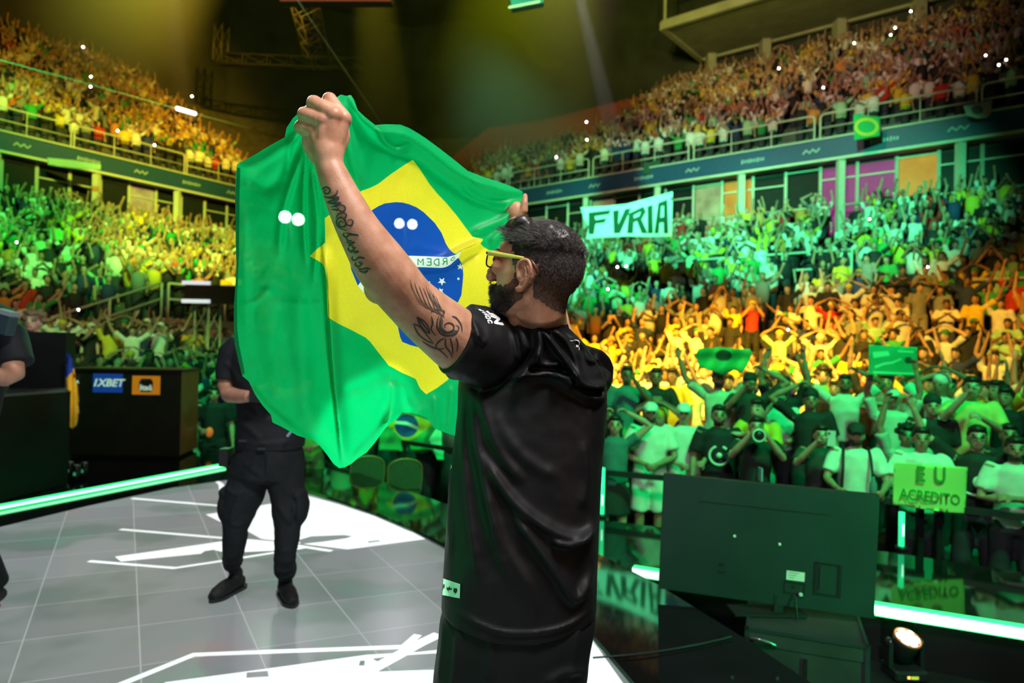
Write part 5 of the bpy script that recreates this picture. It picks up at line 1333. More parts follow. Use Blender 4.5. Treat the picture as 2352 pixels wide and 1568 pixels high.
for i, (px, py, st, words_) in enumerate(PH):
    c = held_at(px, py); t = (CAMP-c).normalized(); D = PX(c)[2]
    th = thing('phone', 'lit phone in the %s, %s' % (st, words_), 'phone', c, 'lit phones in the '+st)
    mb = MB(); mb.bar(c-Vector((0, 0, .07)), c+Vector((0, 0, .07)), .07, .01, M_BLKM, up=tuple(t)); child('phone_body', mb, th)
    mb = MB(); mb.ball(c+t*.02, .030*D/30, 8, 6, M_FLASH); child('flash', mb, th, smooth=True, label='glowing white flash')

# ================================================================== the big flag held up on the stage
def tps(ctrl):
    c = np.array(ctrl, float); n = len(c); X = c[:, :2]/500.0
    def U(r2): return np.where(r2 > 0, r2*np.log(r2+1e-12), 0)
    K = U(((X[:, None]-X[None])**2).sum(2))+np.eye(n)*2e-3; Pm = np.hstack([np.ones((n, 1)), X])
    A = np.block([[K, Pm], [Pm.T, np.zeros((3, 3))]]); w = np.linalg.solve(A, np.concatenate([c[:, 2], np.zeros(3)]))
    def f(px, py):
        Q = np.stack([px, py], 1)/500.0; r2 = ((Q[:, None]-X[None])**2).sum(2)
        return U(r2) @ w[:n]+w[n]+Q @ w[n+1:]
    return f
FLD = tps([(740, 260, 1.455), (775, 222, 1.47), (660, 300, 1.50), (545, 378, 1.62), (541, 650, 1.66), (556, 863, 1.68), (640, 600, 1.62), (690, 500, 1.55), (755, 420, 1.50), (800, 520, 1.53), (870, 650, 1.63), (950, 560, 1.78), (830, 440, 1.58),
           (900, 300, 1.62), (1010, 345, 1.78), (1110, 410, 1.90), (1190, 445, 1.975), (1150, 520, 1.98), (1000, 500, 1.83), (1050, 600, 1.90), (1130, 620, 1.97), (1185, 620, 2.0), (1050, 870, 2.04), (1030, 990, 2.04), (950, 900, 1.94),
           (900, 780, 1.82), (780, 1070, 1.87), (780, 900, 1.76), (700, 800, 1.68), (650, 970, 1.72), (1110, 980, 2.10), (920, 950, 1.92), (1180, 850, 2.1)])
FL_OUT = [(771, 225), (783, 217), (795, 220), (806, 218), (813, 228), (822, 253), (839, 269), (862, 287), (887, 285), (920, 286), (940, 294), (959, 305), (979, 318), (1010, 341), (1046, 369), (1074, 392), (1112, 407), (1148, 418), (1178, 429), (1201, 440), (1199, 458), (1196, 500),
          (1192, 560), (1190, 640), (1186, 740), (1150, 850), (1120, 930), (1090, 985), (1060, 1004), (1031, 996), (1008, 988), (995, 981), (983, 960), (965, 953), (944, 947), (924, 947), (914, 960), (899, 970), (883, 986), (863, 1014), (842, 1039), (822, 1052), (807, 1065), (790, 1074), (779, 1075), (766, 1065), (751, 1044), (735, 1024),
          (720, 1011), (683, 1000), (647, 980), (626, 970), (622, 952), (604, 932), (586, 906), (571, 875), (556, 863), (548, 830), (539, 791), (537, 753), (537, 702), (541, 651), (543, 600), (542, 583), (540, 455), (542, 400), (544, 378), (551, 373), (584, 356), (622, 333), (654, 315), (658, 294), (673, 271), (693, 254), (709, 247), (730, 240), (750, 232)]
Y_P = [(948, 367), (963, 386), (986, 422), (1004, 444), (1024, 465), (1050, 496), (1072, 526), (1085, 543), (1101, 547), (1109, 549), (1108, 553), (1103, 559), (1111, 567), (1121, 573), (1136, 587), (1156, 612), (1165, 660), (1150, 720), (1100, 790), (1040, 835), (1025, 845), (1030, 871), (1003, 891), (979, 905), (966, 893), (962, 886), (958, 876), (955, 870), (938, 862), (924, 856),
       (893, 839), (870, 810), (850, 784), (840, 775), (827, 768), (802, 755), (775, 742), (753, 728), (751, 680), (750, 638), (746, 615), (741, 606), (733, 600), (711, 588), (728, 572), (747, 557), (747, 530), (746, 501), (757, 493), (795, 462), (831, 438), (851, 431), (869, 422), (896, 401), (930, 378)]
B_P = [(858, 480), (870, 473), (884, 467), (909, 464), (925, 465), (940, 469), (957, 476), (973, 487), (998, 511), (1014, 534), (1024, 559), (1030, 569), (1037, 577), (1047, 585), (1055, 595), (1060, 604), (1063, 615), (1064, 630), (1063, 646), (1060, 677), (1051, 696), (1030, 740), (1000, 780), (965, 798), (944, 793), (924, 785), (919, 774), (914, 751), (903, 738), (890, 720), (872, 702), (849, 687), (822, 656), (807, 620), (803, 600), (802, 560), (815, 520), (836, 495)]
W_P = [(1059, 577), (1047, 585), (1029, 590), (998, 589), (942, 587), (900, 592), (865, 612), (831, 643), (822, 656), (849, 687), (854, 674), (880, 644), (912, 620), (958, 613), (1014, 615), (1024, 613), (1034, 608), (1045, 598), (1055, 590)]
def star(cx, cy, r, rot=.3):
    return [(cx+math.cos(rot+PI*i/5)*(r if i % 2 == 0 else r*.42), cy+math.sin(rot+PI*i/5)*(r if i % 2 == 0 else r*.42)) for i in range(10)]
STARS = [star(1015, 646, 10), star(1012, 668, 8, .6), star(985, 649, 5), star(1057, 612, 8, 1), star(1053, 640, 4), star(1035, 690, 5), star(960, 640, 4)]
# mirrored letters of the motto, seen from the back of the cloth
def bars(*segs, w=1.3):
    out = []
    for (x0, y0), (x1, y1) in segs:
        d = math.dist((x0, y0), (x1, y1)); nx, ny = -(y1-y0)/d*w, (x1-x0)/d*w; out.append([(x0+nx, y0+ny), (x1+nx, y1+ny), (x1-nx, y1-ny), (x0-nx, y0-ny)])
    return out
LET = bars(((960, 609), (960, 594)), ((960, 594), (966, 603)), ((966, 603), (972, 594)), ((972, 594), (972, 609))) + bars(((990, 594), (990, 609)), ((990, 594), (980, 594)), ((990, 601.5), (982, 601.5)), ((990, 609), (980, 609))) \
    + bars(((1008, 594), (1008, 610)), ((1008, 594), (1000, 596)), ((1000, 596), (996.5, 602)), ((996.5, 602), (1000, 608)), ((1000, 608), (1008, 610))) \
    + bars(((1026, 592), (1027, 608)), ((1026, 592), (1018, 594)), ((1018, 594), (1018, 600)), ((1018, 600), (1026, 600)), ((1022, 600), (1017, 608))) + bars(((1036, 594), (1043, 589)), ((1043, 589), (1045, 592)), ((1045, 592), (1039, 599)), ((1039, 599), (1036, 598)), ((1036, 598), (1036, 594)), w=.9)
LET2 = bars(((838, 650), (846, 660)), ((846, 660), (838, 668)), ((841, 655), (836, 662)), w=1.1)
HEM = [(544, 385), (552, 385), (550, 455), (549, 583), (546, 651), (544, 702), (545, 753), (549, 791), (557, 830), (562, 856), (556, 863), (548, 830), (539, 791), (537, 753), (537, 702), (541, 651), (543, 600), (542, 583), (540, 455)]
def cloth(name, col, tr=.5, see=.05, rough=.55):
    m = bpy.data.materials.new(name); m.use_nodes = True; nt = m.node_tree; N = nt.nodes.new; K = nt.links.new
    nt.nodes.remove(nt.nodes['Principled BSDF']); out = nt.nodes['Material Output']
    tc = N('ShaderNodeTexCoord'); nz = N('ShaderNodeTexNoise'); nz.inputs['Scale'].default_value = 160; nz.inputs['Detail'].default_value = 3; K(tc.outputs['Object'], nz.inputs['Vector'])
    n2 = N('ShaderNodeTexNoise'); n2.inputs['Scale'].default_value = 16; n2.inputs['Detail'].default_value = 5; K(tc.outputs['Object'], n2.inputs['Vector'])
    mr = N('ShaderNodeMapRange'); mr.inputs[1].default_value = .3; mr.inputs[2].default_value = .7; mr.inputs[3].default_value = .965; mr.inputs[4].default_value = 1.035; K(nz.outputs['Fac'], mr.inputs[0])
    mu = N('ShaderNodeMixRGB'); mu.blend_type = 'MULTIPLY'; mu.inputs[0].default_value = 1; mu.inputs[1].default_value = (*col, 1); K(mr.outputs[0], mu.inputs[2])
    bp = N('ShaderNodeBump'); bp.inputs['Strength'].default_value = .25; bp.inputs['Distance'].default_value = .006; K(n2.outputs['Fac'], bp.inputs['Height'])
    d = N('ShaderNodeBsdfDiffuse'); t = N('ShaderNodeBsdfTranslucent'); g = N('ShaderNodeBsdfGlossy'); g.inputs['Roughness'].default_value = .5; g.inputs['Color'].default_value = (.6, .6, .6, 1); tp = N('ShaderNodeBsdfTransparent')
    tp.inputs['Color'].default_value = (*[min(1, .35+c) for c in col], 1)
    for s in (d, t): K(mu.outputs[0], s.inputs['Color'])
    for s in (d, t, g): K(bp.outputs[0], s.inputs['Normal'])
    m1 = N('ShaderNodeMixShader'); m1.inputs[0].default_value = tr; K(d.outputs[0], m1.inputs[1]); K(t.outputs[0], m1.inputs[2])
    m2 = N('ShaderNodeMixShader'); m2.inputs[0].default_value = .035; K(m1.outputs[0], m2.inputs[1]); K(g.outputs[0], m2.inputs[2])
    m3 = N('ShaderNodeMixShader'); m3.inputs[0].default_value = see; K(m2.outputs[0], m3.inputs[1]); K(tp.outputs[0], m3.inputs[2])
    K(m3.outputs[0], out.inputs['Surface']); return m
MF = [cloth('flag_cloth_green', (.0, .40, .12)), cloth('flag_cloth_yellow', (.80, .68, .03)), cloth('flag_cloth_navy', (.005, .075, .46)), cloth('flag_cloth_white', (.80, .86, .84)), cloth('flag_motto_green', (.02, .30, .12)), cloth('flag_hem_doubled', (.0, .22, .07), .15, 0)]
FOLDS = [([(700, 320), (672, 410), (648, 500), (640, 600)], .016, 9), ([(706, 330), (700, 430), (700, 520), (706, 610)], .018, 8, 1), ([(715, 380), (728, 470), (730, 560), (722, 650)], .016, 8, 1), ([(690, 310), (640, 345), (590, 375), (552, 380)], .010, 10),
         ([(692, 325), (650, 400), (610, 430), (560, 395)], -.012, 16), ([(690, 300), (668, 330), (662, 370), (650, 420)], .01, 8),
         ([(800, 222), (822, 262), (850, 290), (880, 305), (930, 312), (985, 345), (1040, 388), (1100, 420), (1190, 446)], .022, 9, -1), ([(812, 262), (850, 318), (900, 345), (960, 368), (1020, 412), (1090, 455), (1165, 478)], -.016, 12),
         ([(776, 240), (795, 300), (815, 380), (835, 430)], .02, 14), ([(866, 290), (885, 325), (905, 340), (940, 352)], .016, 7), ([(905, 350), (925, 336), (945, 330)], .012, 6), ([(1060, 430), (1100, 455), (1150, 466), (1190, 462)], .014, 7), ([(1085, 418), (1120, 435), (1170, 445)], .010, 6),
         ([(740, 560), (748, 640), (754, 730), (763, 850), (778, 980), (786, 1062)], .045, 13, -1), ([(612, 620), (617, 740), (632, 850), (660, 930)], .012, 22), ([(684, 640), (690, 760), (700, 900), (722, 1000)], .014, 22), ([(560, 480), (562, 640), (566, 780)], .008, 14),
         ([(800, 745), (870, 800), (930, 880), (962, 945)], -.022, 34), ([(770, 900), (830, 880), (880, 855), (900, 840)], -.014, 22), ([(905, 870), (904, 930), (880, 985)], .016, 11), ([(925, 880), (935, 920), (945, 945)], .012, 9), ([(1000, 905), (1003, 950), (1012, 985)], .012, 10), ([(1040, 880), (1036, 940), (1030, 990)], .012, 9),
         ([(1112, 550), (1090, 562), (1060, 575), (1020, 598), (960, 604)], .028, 11), ([(1100, 575), (1070, 590), (1045, 612)], -.012, 9), ([(1125, 560), (1150, 535), (1185, 500)], .016, 12), ([(1080, 535), (1120, 520), (1160, 500), (1190, 470)], .014, 9),
         ([(558, 868), (610, 935), (690, 1002), (760, 1060)], .012, 12), ([(800, 1060), (850, 1015), (900, 960), (930, 948)], .012, 10), ([(620, 690), (690, 700), (750, 695)], .004, 8), ([(560, 700), (590, 690), (620, 660)], .006, 8), ([(940, 560), (990, 575), (1040, 580)], .006, 10), ([(960, 640), (1000, 630), (1050, 625)], .008, 10)]
def flag_place(X, Y):
    D = FLD(X, Y)-1.35*folds_field(X, Y, FOLDS)
    D += np.array([mnoise.noise(Vector((x*.012, y*.012, 0)))*.008+mnoise.noise(Vector((x*.04, y*.03, 3)))*.0022+mnoise.noise(Vector((x*.1, y*.05, 7)))*.0009 for x, y in zip(X, Y)])
    return unproj_np(X, Y, D)
def flag_cls(x, y):
    m = np.zeros(x.shape, int); m[in_poly(x, y, Y_P)] = 1; m[in_poly(x, y, B_P)] = 2; m[in_poly(x, y, W_P)] = 3
    for s in STARS: m[in_poly(x, y, s)] = 3
    for s in LET+LET2: m[in_poly(x, y, s) & in_poly(x, y, W_P)] = 4
    m[in_poly(x, y, HEM)] = 5
    return m
me = cdt_mesh('flag_cloth', FL_OUT, [Y_P, B_P, W_P, HEM]+STARS+LET+LET2, 4.5, flag_place, MF, flag_cls)
flag = put('brazilian_flag', me)
tag(flag, 'large green, yellow and blue national flag held up by the man on stage', 'flag')

# the pair of bright lamps on slim stands whose light comes through the cloth
M_LAMPW = mat('lamp_white', (1, 1, 1), .3, emit=(1, .97, 1), estr=110)
for (xa, ya, xb, yb, D, lab) in ((655, 498, 685, 504, 9.2, 'twin white lamp on a slim pole behind the plain green part of the flag'), (917, 513, 947, 515, 11.6, 'twin white lamp on a slim pole behind the blue globe of the flag')):
    a, b = P(xa, ya, D), P(xb, yb, D); c = (a+b)/2; zb = -.006 if c.x < -2.75 and c.y < 9.6 else -.5
    t = thing('twin_lamp', lab, 'stage light', Vector((c.x, c.y, zb)))
    mb = MB(); mb.tube([Vector((c.x, c.y, zb+.02)), Vector((c.x, c.y, c.z))], .025, 8, M_BLKS); child('pole', mb, t, smooth=True)
    mb = MB(); mb.tube([Vector((c.x, c.y, zb)), Vector((c.x, c.y, zb+.02))], .22, 16, M_BLKM); child('base', mb, t)
    for q in (a, b):
        d = (P(900, 600, 1.7)-q).normalized()
        mb = MB(); mb.tube([q-d*.12, q-d*.1, q+d*.01, q+d*.012], [.03, .07, .085, .08], 16, M_BLKS); hs = child('lamp_head', mb, t, smooth=True)
        mb = MB(); mb.tube([q+d*.013, q+d*.018], .078, 18, M_LAMPW); child('lamp_glass', mb, hs, label='glowing white lamp glass')

# ================================================================== the man holding the flag
M_SK = bpy.data.materials.new('warm_skin'); M_SK.use_nodes = True
_b = M_SK.node_tree.nodes['Principled BSDF']; _b.inputs['Roughness'].default_value = .45; _b.inputs['Specular IOR Level'].default_value = .4
_b.inputs['Subsurface Weight'].default_value = .12; _b.inputs['Subsurface Radius'].default_value = (.012, .005, .003); _b.inputs['Subsurface Scale'].default_value = 1.0
_tc = M_SK.node_tree.nodes.new('ShaderNodeTexCoord'); _n = M_SK.node_tree.nodes.new('ShaderNodeTexNoise'); _n.inputs['Scale'].default_value = 28; _n.inputs['Detail'].default_value = 6
_r = M_SK.node_tree.nodes.new('ShaderNodeValToRGB'); _r.color_ramp.elements[0].position = .3; _r.color_ramp.elements[0].color = (.44, .20, .115, 1); _r.color_ramp.elements[1].position = .7; _r.color_ramp.elements[1].color = (.62, .34, .22, 1)
_n2 = M_SK.node_tree.nodes.new('ShaderNodeTexNoise'); _n2.inputs['Scale'].default_value = 420; _bp = M_SK.node_tree.nodes.new('ShaderNodeBump'); _bp.inputs['Strength'].default_value = .22; _bp.inputs['Distance'].default_value = .002
_l = M_SK.node_tree.links.new; _l(_tc.outputs['Object'], _n.inputs['Vector']); _l(_n.outputs['Fac'], _r.inputs[0]); _l(_r.outputs[0], _b.inputs['Base Color']); _l(_tc.outputs['Object'], _n2.inputs['Vector']); _l(_n2.outputs['Fac'], _bp.inputs['Height']); _l(_bp.outputs[0], _b.inputs['Normal'])
M_SCALP = mat('cropped_scalp', (.030, .020, .016), .8, vary=.5, scale=160, bump=.6, bscale=500)
M_BRD = mat('beard_shadow', (.075, .042, .028), .8, vary=.5, scale=160, bump=.5, bscale=500)
M_STR = mat('hair_strand', (.022, .016, .014), .42, spec=.6); M_STRG = mat('hair_strand_grey', (.16, .145, .14), .4, spec=.6)
M_TEE = mat('black_jersey', (.0055, .006, .007), .55, spec=.28, vary=.2, scale=5, bump=.12, bscale=700); M_TRS = mat('black_sweatpants', (.006, .008, .009), .65, spec=.25, vary=.2, scale=6, bump=.15, bscale=500)

# ---- head frame
TH, PI_H = math.radians(25), math.radians(9)
_fh = Vector((-math.cos(TH), math.sin(TH), 0)); HF = (_fh*math.cos(PI_H)+Vector((0, 0, 1))*math.sin(PI_H)).normalized()
HS = Vector((0, 0, 1)).cross(_fh).normalized(); HU = HF.cross(HS)*-1
if HU.z < 0: HU = -HU
HO = P(1231, 640, 1.62)
def H(f, s, u): return HO+HF*f+HS*s+HU*u
HR = Matrix(((HF.x, HS.x, HU.x), (HF.y, HS.y, HU.y), (HF.z, HS.z, HU.z)))
mb = MB()
def hb(f, s, u, rf, rs, ru, n=20): mb.ball(H(f, s, u), (rf, rs, ru), n, n-6, R=HR)
hb(-.014, 0, .034, .098, .078, .090, 28); hb(.035, 0, .0, .062, .066, .085); hb(.045, 0, -.055, .050, .052, .050); hb(.078, 0, -.088, .022, .026, .020, 12); hb(.02, 0, -.07, .055, .055, .035)
hb(.060, 0, .055, .042, .060, .040)
for s in (-1, 1): hb(.080, s*.034, .012, .022, .026, .020, 12); hb(.088, s*.030, .047, .018, .026, .010, 12); hb(.092, s*.031, .030, .014, .014, .012, 12); hb(.005, s*.050, -.052, .032, .018, .028, 12)
mb.tube([H(.098, 0, .045), H(.108, 0, .022), H(.121, 0, -.004)], [.009, .011, .013], 10); mb.ball(H(.119, 0, -.010), .0135, 12, 8)
for s in (-1, 1): mb.ball(H(.108, s*.013, -.012), .010, 10, 6)
hb(.100, 0, -.034, .014, .024, .007, 12); hb(.097, 0, -.046, .014, .022, .008, 12); hb(.088, 0, -.062, .016, .024, .012, 12)
# neck
mb.tube([H(-.02, 0, -.02), H(-.022, 0, -.07), P(1243, 725, 1.66), P(1243, 775, 1.68), P(1240, 830, 1.70)], [.066, .061, .061, .070, .085], 24)
mb.tube([H(.01, 0, -.06), P(1215, 745, 1.655), P(1215, 790, 1.67)], [.05, .05, .055], 18)
# ears
for s in (-1, 1):
    def E(f, u, out=0): return H(f, s*(.0745+out-.35*min(f, 0)), u)
    mb.ball(E(-.006, .000, -.002), (.019, .0055, .029), 16, 10, R=HR)
    mb.tube([E(*q) for q in spline([(.011, -.002, .003), (.016, .018, .004), (.006, .033, .007), (-.012, .034, .009), (-.024, .019, .010), (-.024, .0, .008), (-.017, -.016, .006), (-.006, -.030, .004), (.006, -.036, .001), (.012, -.028, .0)], 3)], .0046, 8)
    mb.tube([E(*q) for q in spline([(-.002, .022, .007), (-.012, .010, .009), (-.010, -.008, .008), (-.001, -.016, .006)], 3)], .0036, 8)
    mb.ball(E(.010, -.004, .005), (.005, .005, .007), 8, 6, R=HR); mb.ball(E(-.001, -.030, .003), (.010, .006, .010), 10, 6, R=HR)
# ---- left arm: centre line in the photo, distance, half width in metres
LA = [(755, 330, 1.420, .034), (754, 354, 1.412, .0315), (757, 378, 1.410, .029), (766, 404, 1.408, .0315), (788, 455, 1.410, .0375), (812, 505, 1.415, .0425), (838, 550, 1.425, .0485), (868, 597, 1.440, .0560), (904, 645, 1.462, .0585), (938, 686, 1.490, .0580), (978, 723, 1.520, .0630), (1020, 757, 1.55, .0690), (1065, 792, 1.59, .074), (1110, 815, 1.63, .075)]
sp = spline(LA, 4); mb.tube([P(*q[:3]) for q in sp], [q[3] for q in sp], 28)
mb.ball(P(872, 662, 1.475), .035, 14, 10)
# ---- left hand: back of the fist towards the camera
CAMR = Matrix(((CR.x, CF.x, CU.x), (CR.y, CF.y, CU.y), (CR.z, CF.z, CU.z)))
W_ = P(752, 358, 1.412)
MCP = [(789, 273, 1.418), (768, 266, 1.402), (743, 279, 1.402), (721, 301, 1.412)]
PIP = [(757, 229, 1.430), (722, 237, 1.412), (700, 263, 1.414), (691, 292, 1.424)]
DIP = [(757, 243, 1.462), (728, 251, 1.448), (708, 274, 1.448), (701, 301, 1.452)]
TIP = [(775, 268, 1.470), (748, 272, 1.462), (730, 290, 1.462), (718, 312, 1.458)]
RAD = [(.0182, .0160, .0142, .0115), (.0188, .0168, .0148, .0118), (.0182, .0162, .0142, .0115), (.0170, .0150, .0132, .0108)]
for k in range(4):
    m_, p_, d_, t_ = (P(*q[k]) for q in (MCP, PIP, DIP, TIP)); r = RAD[k]
    mb.tube([W_+(m_-W_)*.15, W_.lerp(m_, .6), m_-(m_-W_).normalized()*.006], [.026, .021, .0165], 14)
    mid = m_.lerp(p_, .5)-CF*.003
    mb.tube([m_, mid, p_], [r[0]*.98, r[1]*1.0, r[1]*.98], 14); mb.ball(m_-CF*.0005, r[0]*1.0, 12, 8); mb.ball(p_, r[1], 12, 8); mb.tube([p_, d_, t_], [r[1]*.98, r[2], r[3]], 12); mb.ball(t_, r[3], 8, 6)
mb.ball(P(752, 318, 1.424), (.041, .020, .046), 18, 12, R=CAMR); mb.ball(P(715, 326, 1.424), (.020, .019, .030), 12, 8, R=CAMR); mb.ball(P(728, 345, 1.420), (.022, .02, .03), 12, 8, R=CAMR)
mb.tube([P(768, 345, 1.425), P(786, 312, 1.438), P(786, 285, 1.462), P(772, 262, 1.482)], [.022, .0175, .0145, .011], 14)
# ---- right arm behind the head, hand at the far corner
RA = [(1182, 505, 1.985, .027), (1190, 535, 1.985, .029), (1212, 575, 2.0, .040), (1238, 630, 2.02, .047), (1246, 665, 2.02, .046), (1262, 715, 1.98, .049), (1276, 770, 1.93, .050), (1300, 830, 1.86, .06)]
sp = spline(RA, 4); mb.tube([P(*q[:3]) for q in sp], [q[3] for q in sp], 24)
mb.ball(P(1187, 486, 1.975), (.028, .019, .030), 16, 10, R=CAMR); mb.ball(P(1172, 492, 1.985), (.022, .018, .024), 12, 8, R=CAMR)
mb.tube([P(1194, 496, 1.968), P(1204, 482, 1.958), P(1205, 466, 1.955), P(1206, 451, 1.960)], [.015, .0125, .0098, .0082], 12); mb.ball(P(1206, 450, 1.96), .0082, 10, 6)
for k, (x, y) in enumerate(((1196, 470), (1186, 466), (1177, 468), (1169, 474))):
    mb.tube([P(x-2, y+14, 1.99), P(x, y, 2.01), P(x+3, y-10, 2.025), P(x+6, y-2, 2.005)], [.011, .0105, .0095, .008], 10)
body = fused(mb, 'body', .0028, 5, [M_SK, M_SCALP, M_BRD, mat('lip_tone', (.40, .16, .12), .5), M_EYE, mat('faded_hair_skin', (.13, .07, .045), .75, vary=.5, scale=200, bump=.4, bscale=500)], fac=.5)
# paint scalp, beard, lips, brows
a = np.empty(len(body.polygons)*3); body.polygons.foreach_get('center', a); a = a.reshape(-1, 3)-np.array(HO)
f_, s_, u_ = a @ np.array(HF), a @ np.array(HS), a @ np.array(HU)
nh = np.array([mnoise.noise(Vector(q)*90)*.004 for q in a])
head = (np.abs(f_) < .16) & (np.abs(s_) < .10) & (u_ > -.13) & (u_ < .16)
def hairline(f, u, nz):
    """true inside the scalp region"""
    top = u > .068+nz+np.clip((f-.055)*.9, 0, .1)
    side = (f < .047+nz) & (u > .052)
    temple = (f < .036+nz) & (u > .020)
    burn = (f < .026+nz) & (f > .006) & (u > -.02)
    backh = (f < -.027+nz*1.5) & (u > -.060+nz+np.clip((f+.06)*.5, -.03, .02))
    above_ear = (u > .029+nz) & (f < .03)
    return (top & (f < .088)) | side | temple & (f > .008) | burn | above_ear | backh
sc = head & hairline(f_, u_, nh) & (np.abs(s_) < .0815+.02*(u_ > .04))
ear_zone = (np.abs(s_) > .072) & (f_ < .020) & (f_ > -.034) & (u_ < .030) & (u_ > -.04)
sc &= ~ear_zone
ub = .004-.034*np.clip((f_-.012)/.035, 0, 1)+.010*np.clip((f_-.078)/.02, 0, 1)
jaw = head & (u_ < ub+nh*1.6) & (f_ > -.002+nh)
jaw &= ~((f_ > .104) & (u_ > -.022)) & (u_ > -.125) & ~ear_zone & (u_ > -.09-.9*np.clip(f_-.0, -.05, .0)*-1)
jaw &= (u_ > -.055-.75*np.clip(f_, 0, .1))
mi = np.zeros(len(a), int); mi[jaw] = 2; mi[sc] = 1
nf = np.array([mnoise.noise(Vector(q)*260) for q in a])
fade = sc & (u_ < .012+nf*.05) & (f_ < .03); mi[fade] = 5; mi[sc & (f_ > .012) & (u_ < .035+nf*.03)] = 5; mi[jaw & (u_ > -.034+nf*.03) & (f_ < .09)] = 5; mi[jaw & (f_ < .022+nf*.02)] = 5
mi[head & (f_ > .100) & (np.abs(s_) < .021) & (np.abs(u_+.041) < .009)] = 3
mi[head & (f_ > .070) & (((np.abs(s_)-.031)/.022)**2+((u_-.052)/.005)**2 < 1)] = 1
mi[head & (f_ > .080) & (((np.abs(s_)-.031)/.013)**2+((u_-.030)/.006)**2 < 1)] = 4
body.polygons.foreach_set('material_index', mi.tolist()); body.update()
man = put('person', body); tag(man, 'man in black jersey and yellow-armed glasses holding the big flag overhead', 'person')
body_bvh_src = body

# ---- strands
def strands(name, roots, dirs, bends, lens, w, mats, mi, parent):
    n = len(roots); roots = np.array(roots); dirs = np.array(dirs); bends = np.array(bends); lens = np.array(lens)[:, None]
    ref = np.cross(dirs, np.random.default_rng(3).normal(size=(n, 3))); ref /= np.linalg.norm(ref, axis=1)[:, None]; r2 = np.cross(dirs, ref)
    p1 = roots+dirs*lens*.55+bends*lens*.15; p2 = roots+dirs*lens*.9+bends*lens*.55
    V = np.empty((n, 7, 3))
    for k in range(3):
        a = 2*PI*k/3; o = (ref*math.cos(a)+r2*math.sin(a))*w; V[:, k] = roots+o; V[:, 3+k] = p1+o*.75
    V[:, 6] = p2; F = []
    for i in range(n):
        b = i*7
        for k in range(3):
            j = (k+1) % 3; F.append((b+k, b+j, b+3+j, b+3+k)); F.append((b+3+k, b+3+j, b+6))
    me = bpy.data.meshes.new(name); me.from_pydata(V.reshape(-1, 3).tolist(), [], F)
    for m in mats: me.materials.append(m)
    me.polygons.foreach_set('material_index', np.repeat(mi, 6).tolist()); me.polygons.foreach_set('use_smooth', [True]*len(F)); me.update()
    return put(name, me, parent)
rs = np.random.default_rng(11)
NN = np.empty(len(body.polygons)*3); body.polygons.foreach_get('normal', NN); NN = NN.reshape(-1, 3)
AR = np.empty(len(body.polygons)); body.polygons.foreach_get('area', AR)
def pick(mask, n):
    idx = np.nonzero(mask)[0]; p = AR[idx]/AR[idx].sum(); k = rs.choice(idx, n, p=p); return k
cen = a+np.array(HO); HFn, HSn, HUn = np.array(HF), np.array(HS), np.array(HU)
# volume of the longer top hair
mb = MB()
mb.ball(H(-.012, 0, .050), (.097, .075, .083), 28, 20, R=HR); mb.tube([H(.040, -.045, .112), H(.048, 0, .118), H(.040, .045, .112)], .019, 12); mb.tube([H(.066, -.036, .108), H(.074, 0, .113), H(.066, .036, .108)], .014, 12)
hv = fused(mb, 'hair', .004, 4, M_STR); v = verts_np(hv); nn = norms_np(hv); loc = v-np.array(HO); fu = loc @ HFn; us = loc @ HUn; ss = loc @ HSn
am = -.009+.013*np.clip((us-.035)/.055, 0, 1)+.004*np.clip((us-.09)/.03, 0, 1)
am = am+np.array([mnoise.noise(Vector(q)*Vector((1, 1, 1)).x*55)*.0035+mnoise.noise(Vector(q)*130)*.0018 for q in loc])*(us > .06)
set_verts(hv, v+nn*am[:, None]); hair = put('hair', hv, man)
k = pick(sc & (u_ > .070), 8000); r0 = cen[k]+NN[k]*.005
d = NN[k]*.75+HFn*.55*np.clip(.5+f_[k]*5, .2, 1)[:, None]+HUn*.15+rs.normal(size=(len(k), 3))*.22; d /= np.linalg.norm(d, axis=1)[:, None]
L_ = .017+.014*np.clip(f_[k]/.07, 0, 1)+rs.random(len(k))*.009
strands('hair_strands', r0, d, np.tile(HFn*.8-HUn*.4, (len(k), 1)), L_, .00042, [M_STR, M_STRG], (rs.random(len(k)) < .42).astype(int), hair)
k = pick(sc & (u_ <= .085), 9000); d = NN[k]*.45-HUn*.7-HFn*.2+rs.normal(size=(len(k), 3))*.2; d /= np.linalg.norm(d, axis=1)[:, None]
strands('short_side_hair', cen[k], d, np.zeros((len(k), 3)), .0035+.006*np.clip((u_[k]+.03)/.1, 0, 1), .00026, [M_STR, M_STRG], (rs.random(len(k)) < .15).astype(int), hair)
k = pick(jaw & (mi != 5), 6000); d = NN[k]*.55-HUn*.75+HFn*.1+rs.normal(size=(len(k), 3))*.25; d /= np.linalg.norm(d, axis=1)[:, None]
strands('beard', cen[k], d, np.zeros((len(k), 3)), .005+.011*np.clip((f_[k]-.01)/.07, 0, 1)*np.clip((-u_[k])/.06, .2, 1), .00030, [M_STR, M_STRG], (rs.random(len(k)) < .12).astype(int), man)

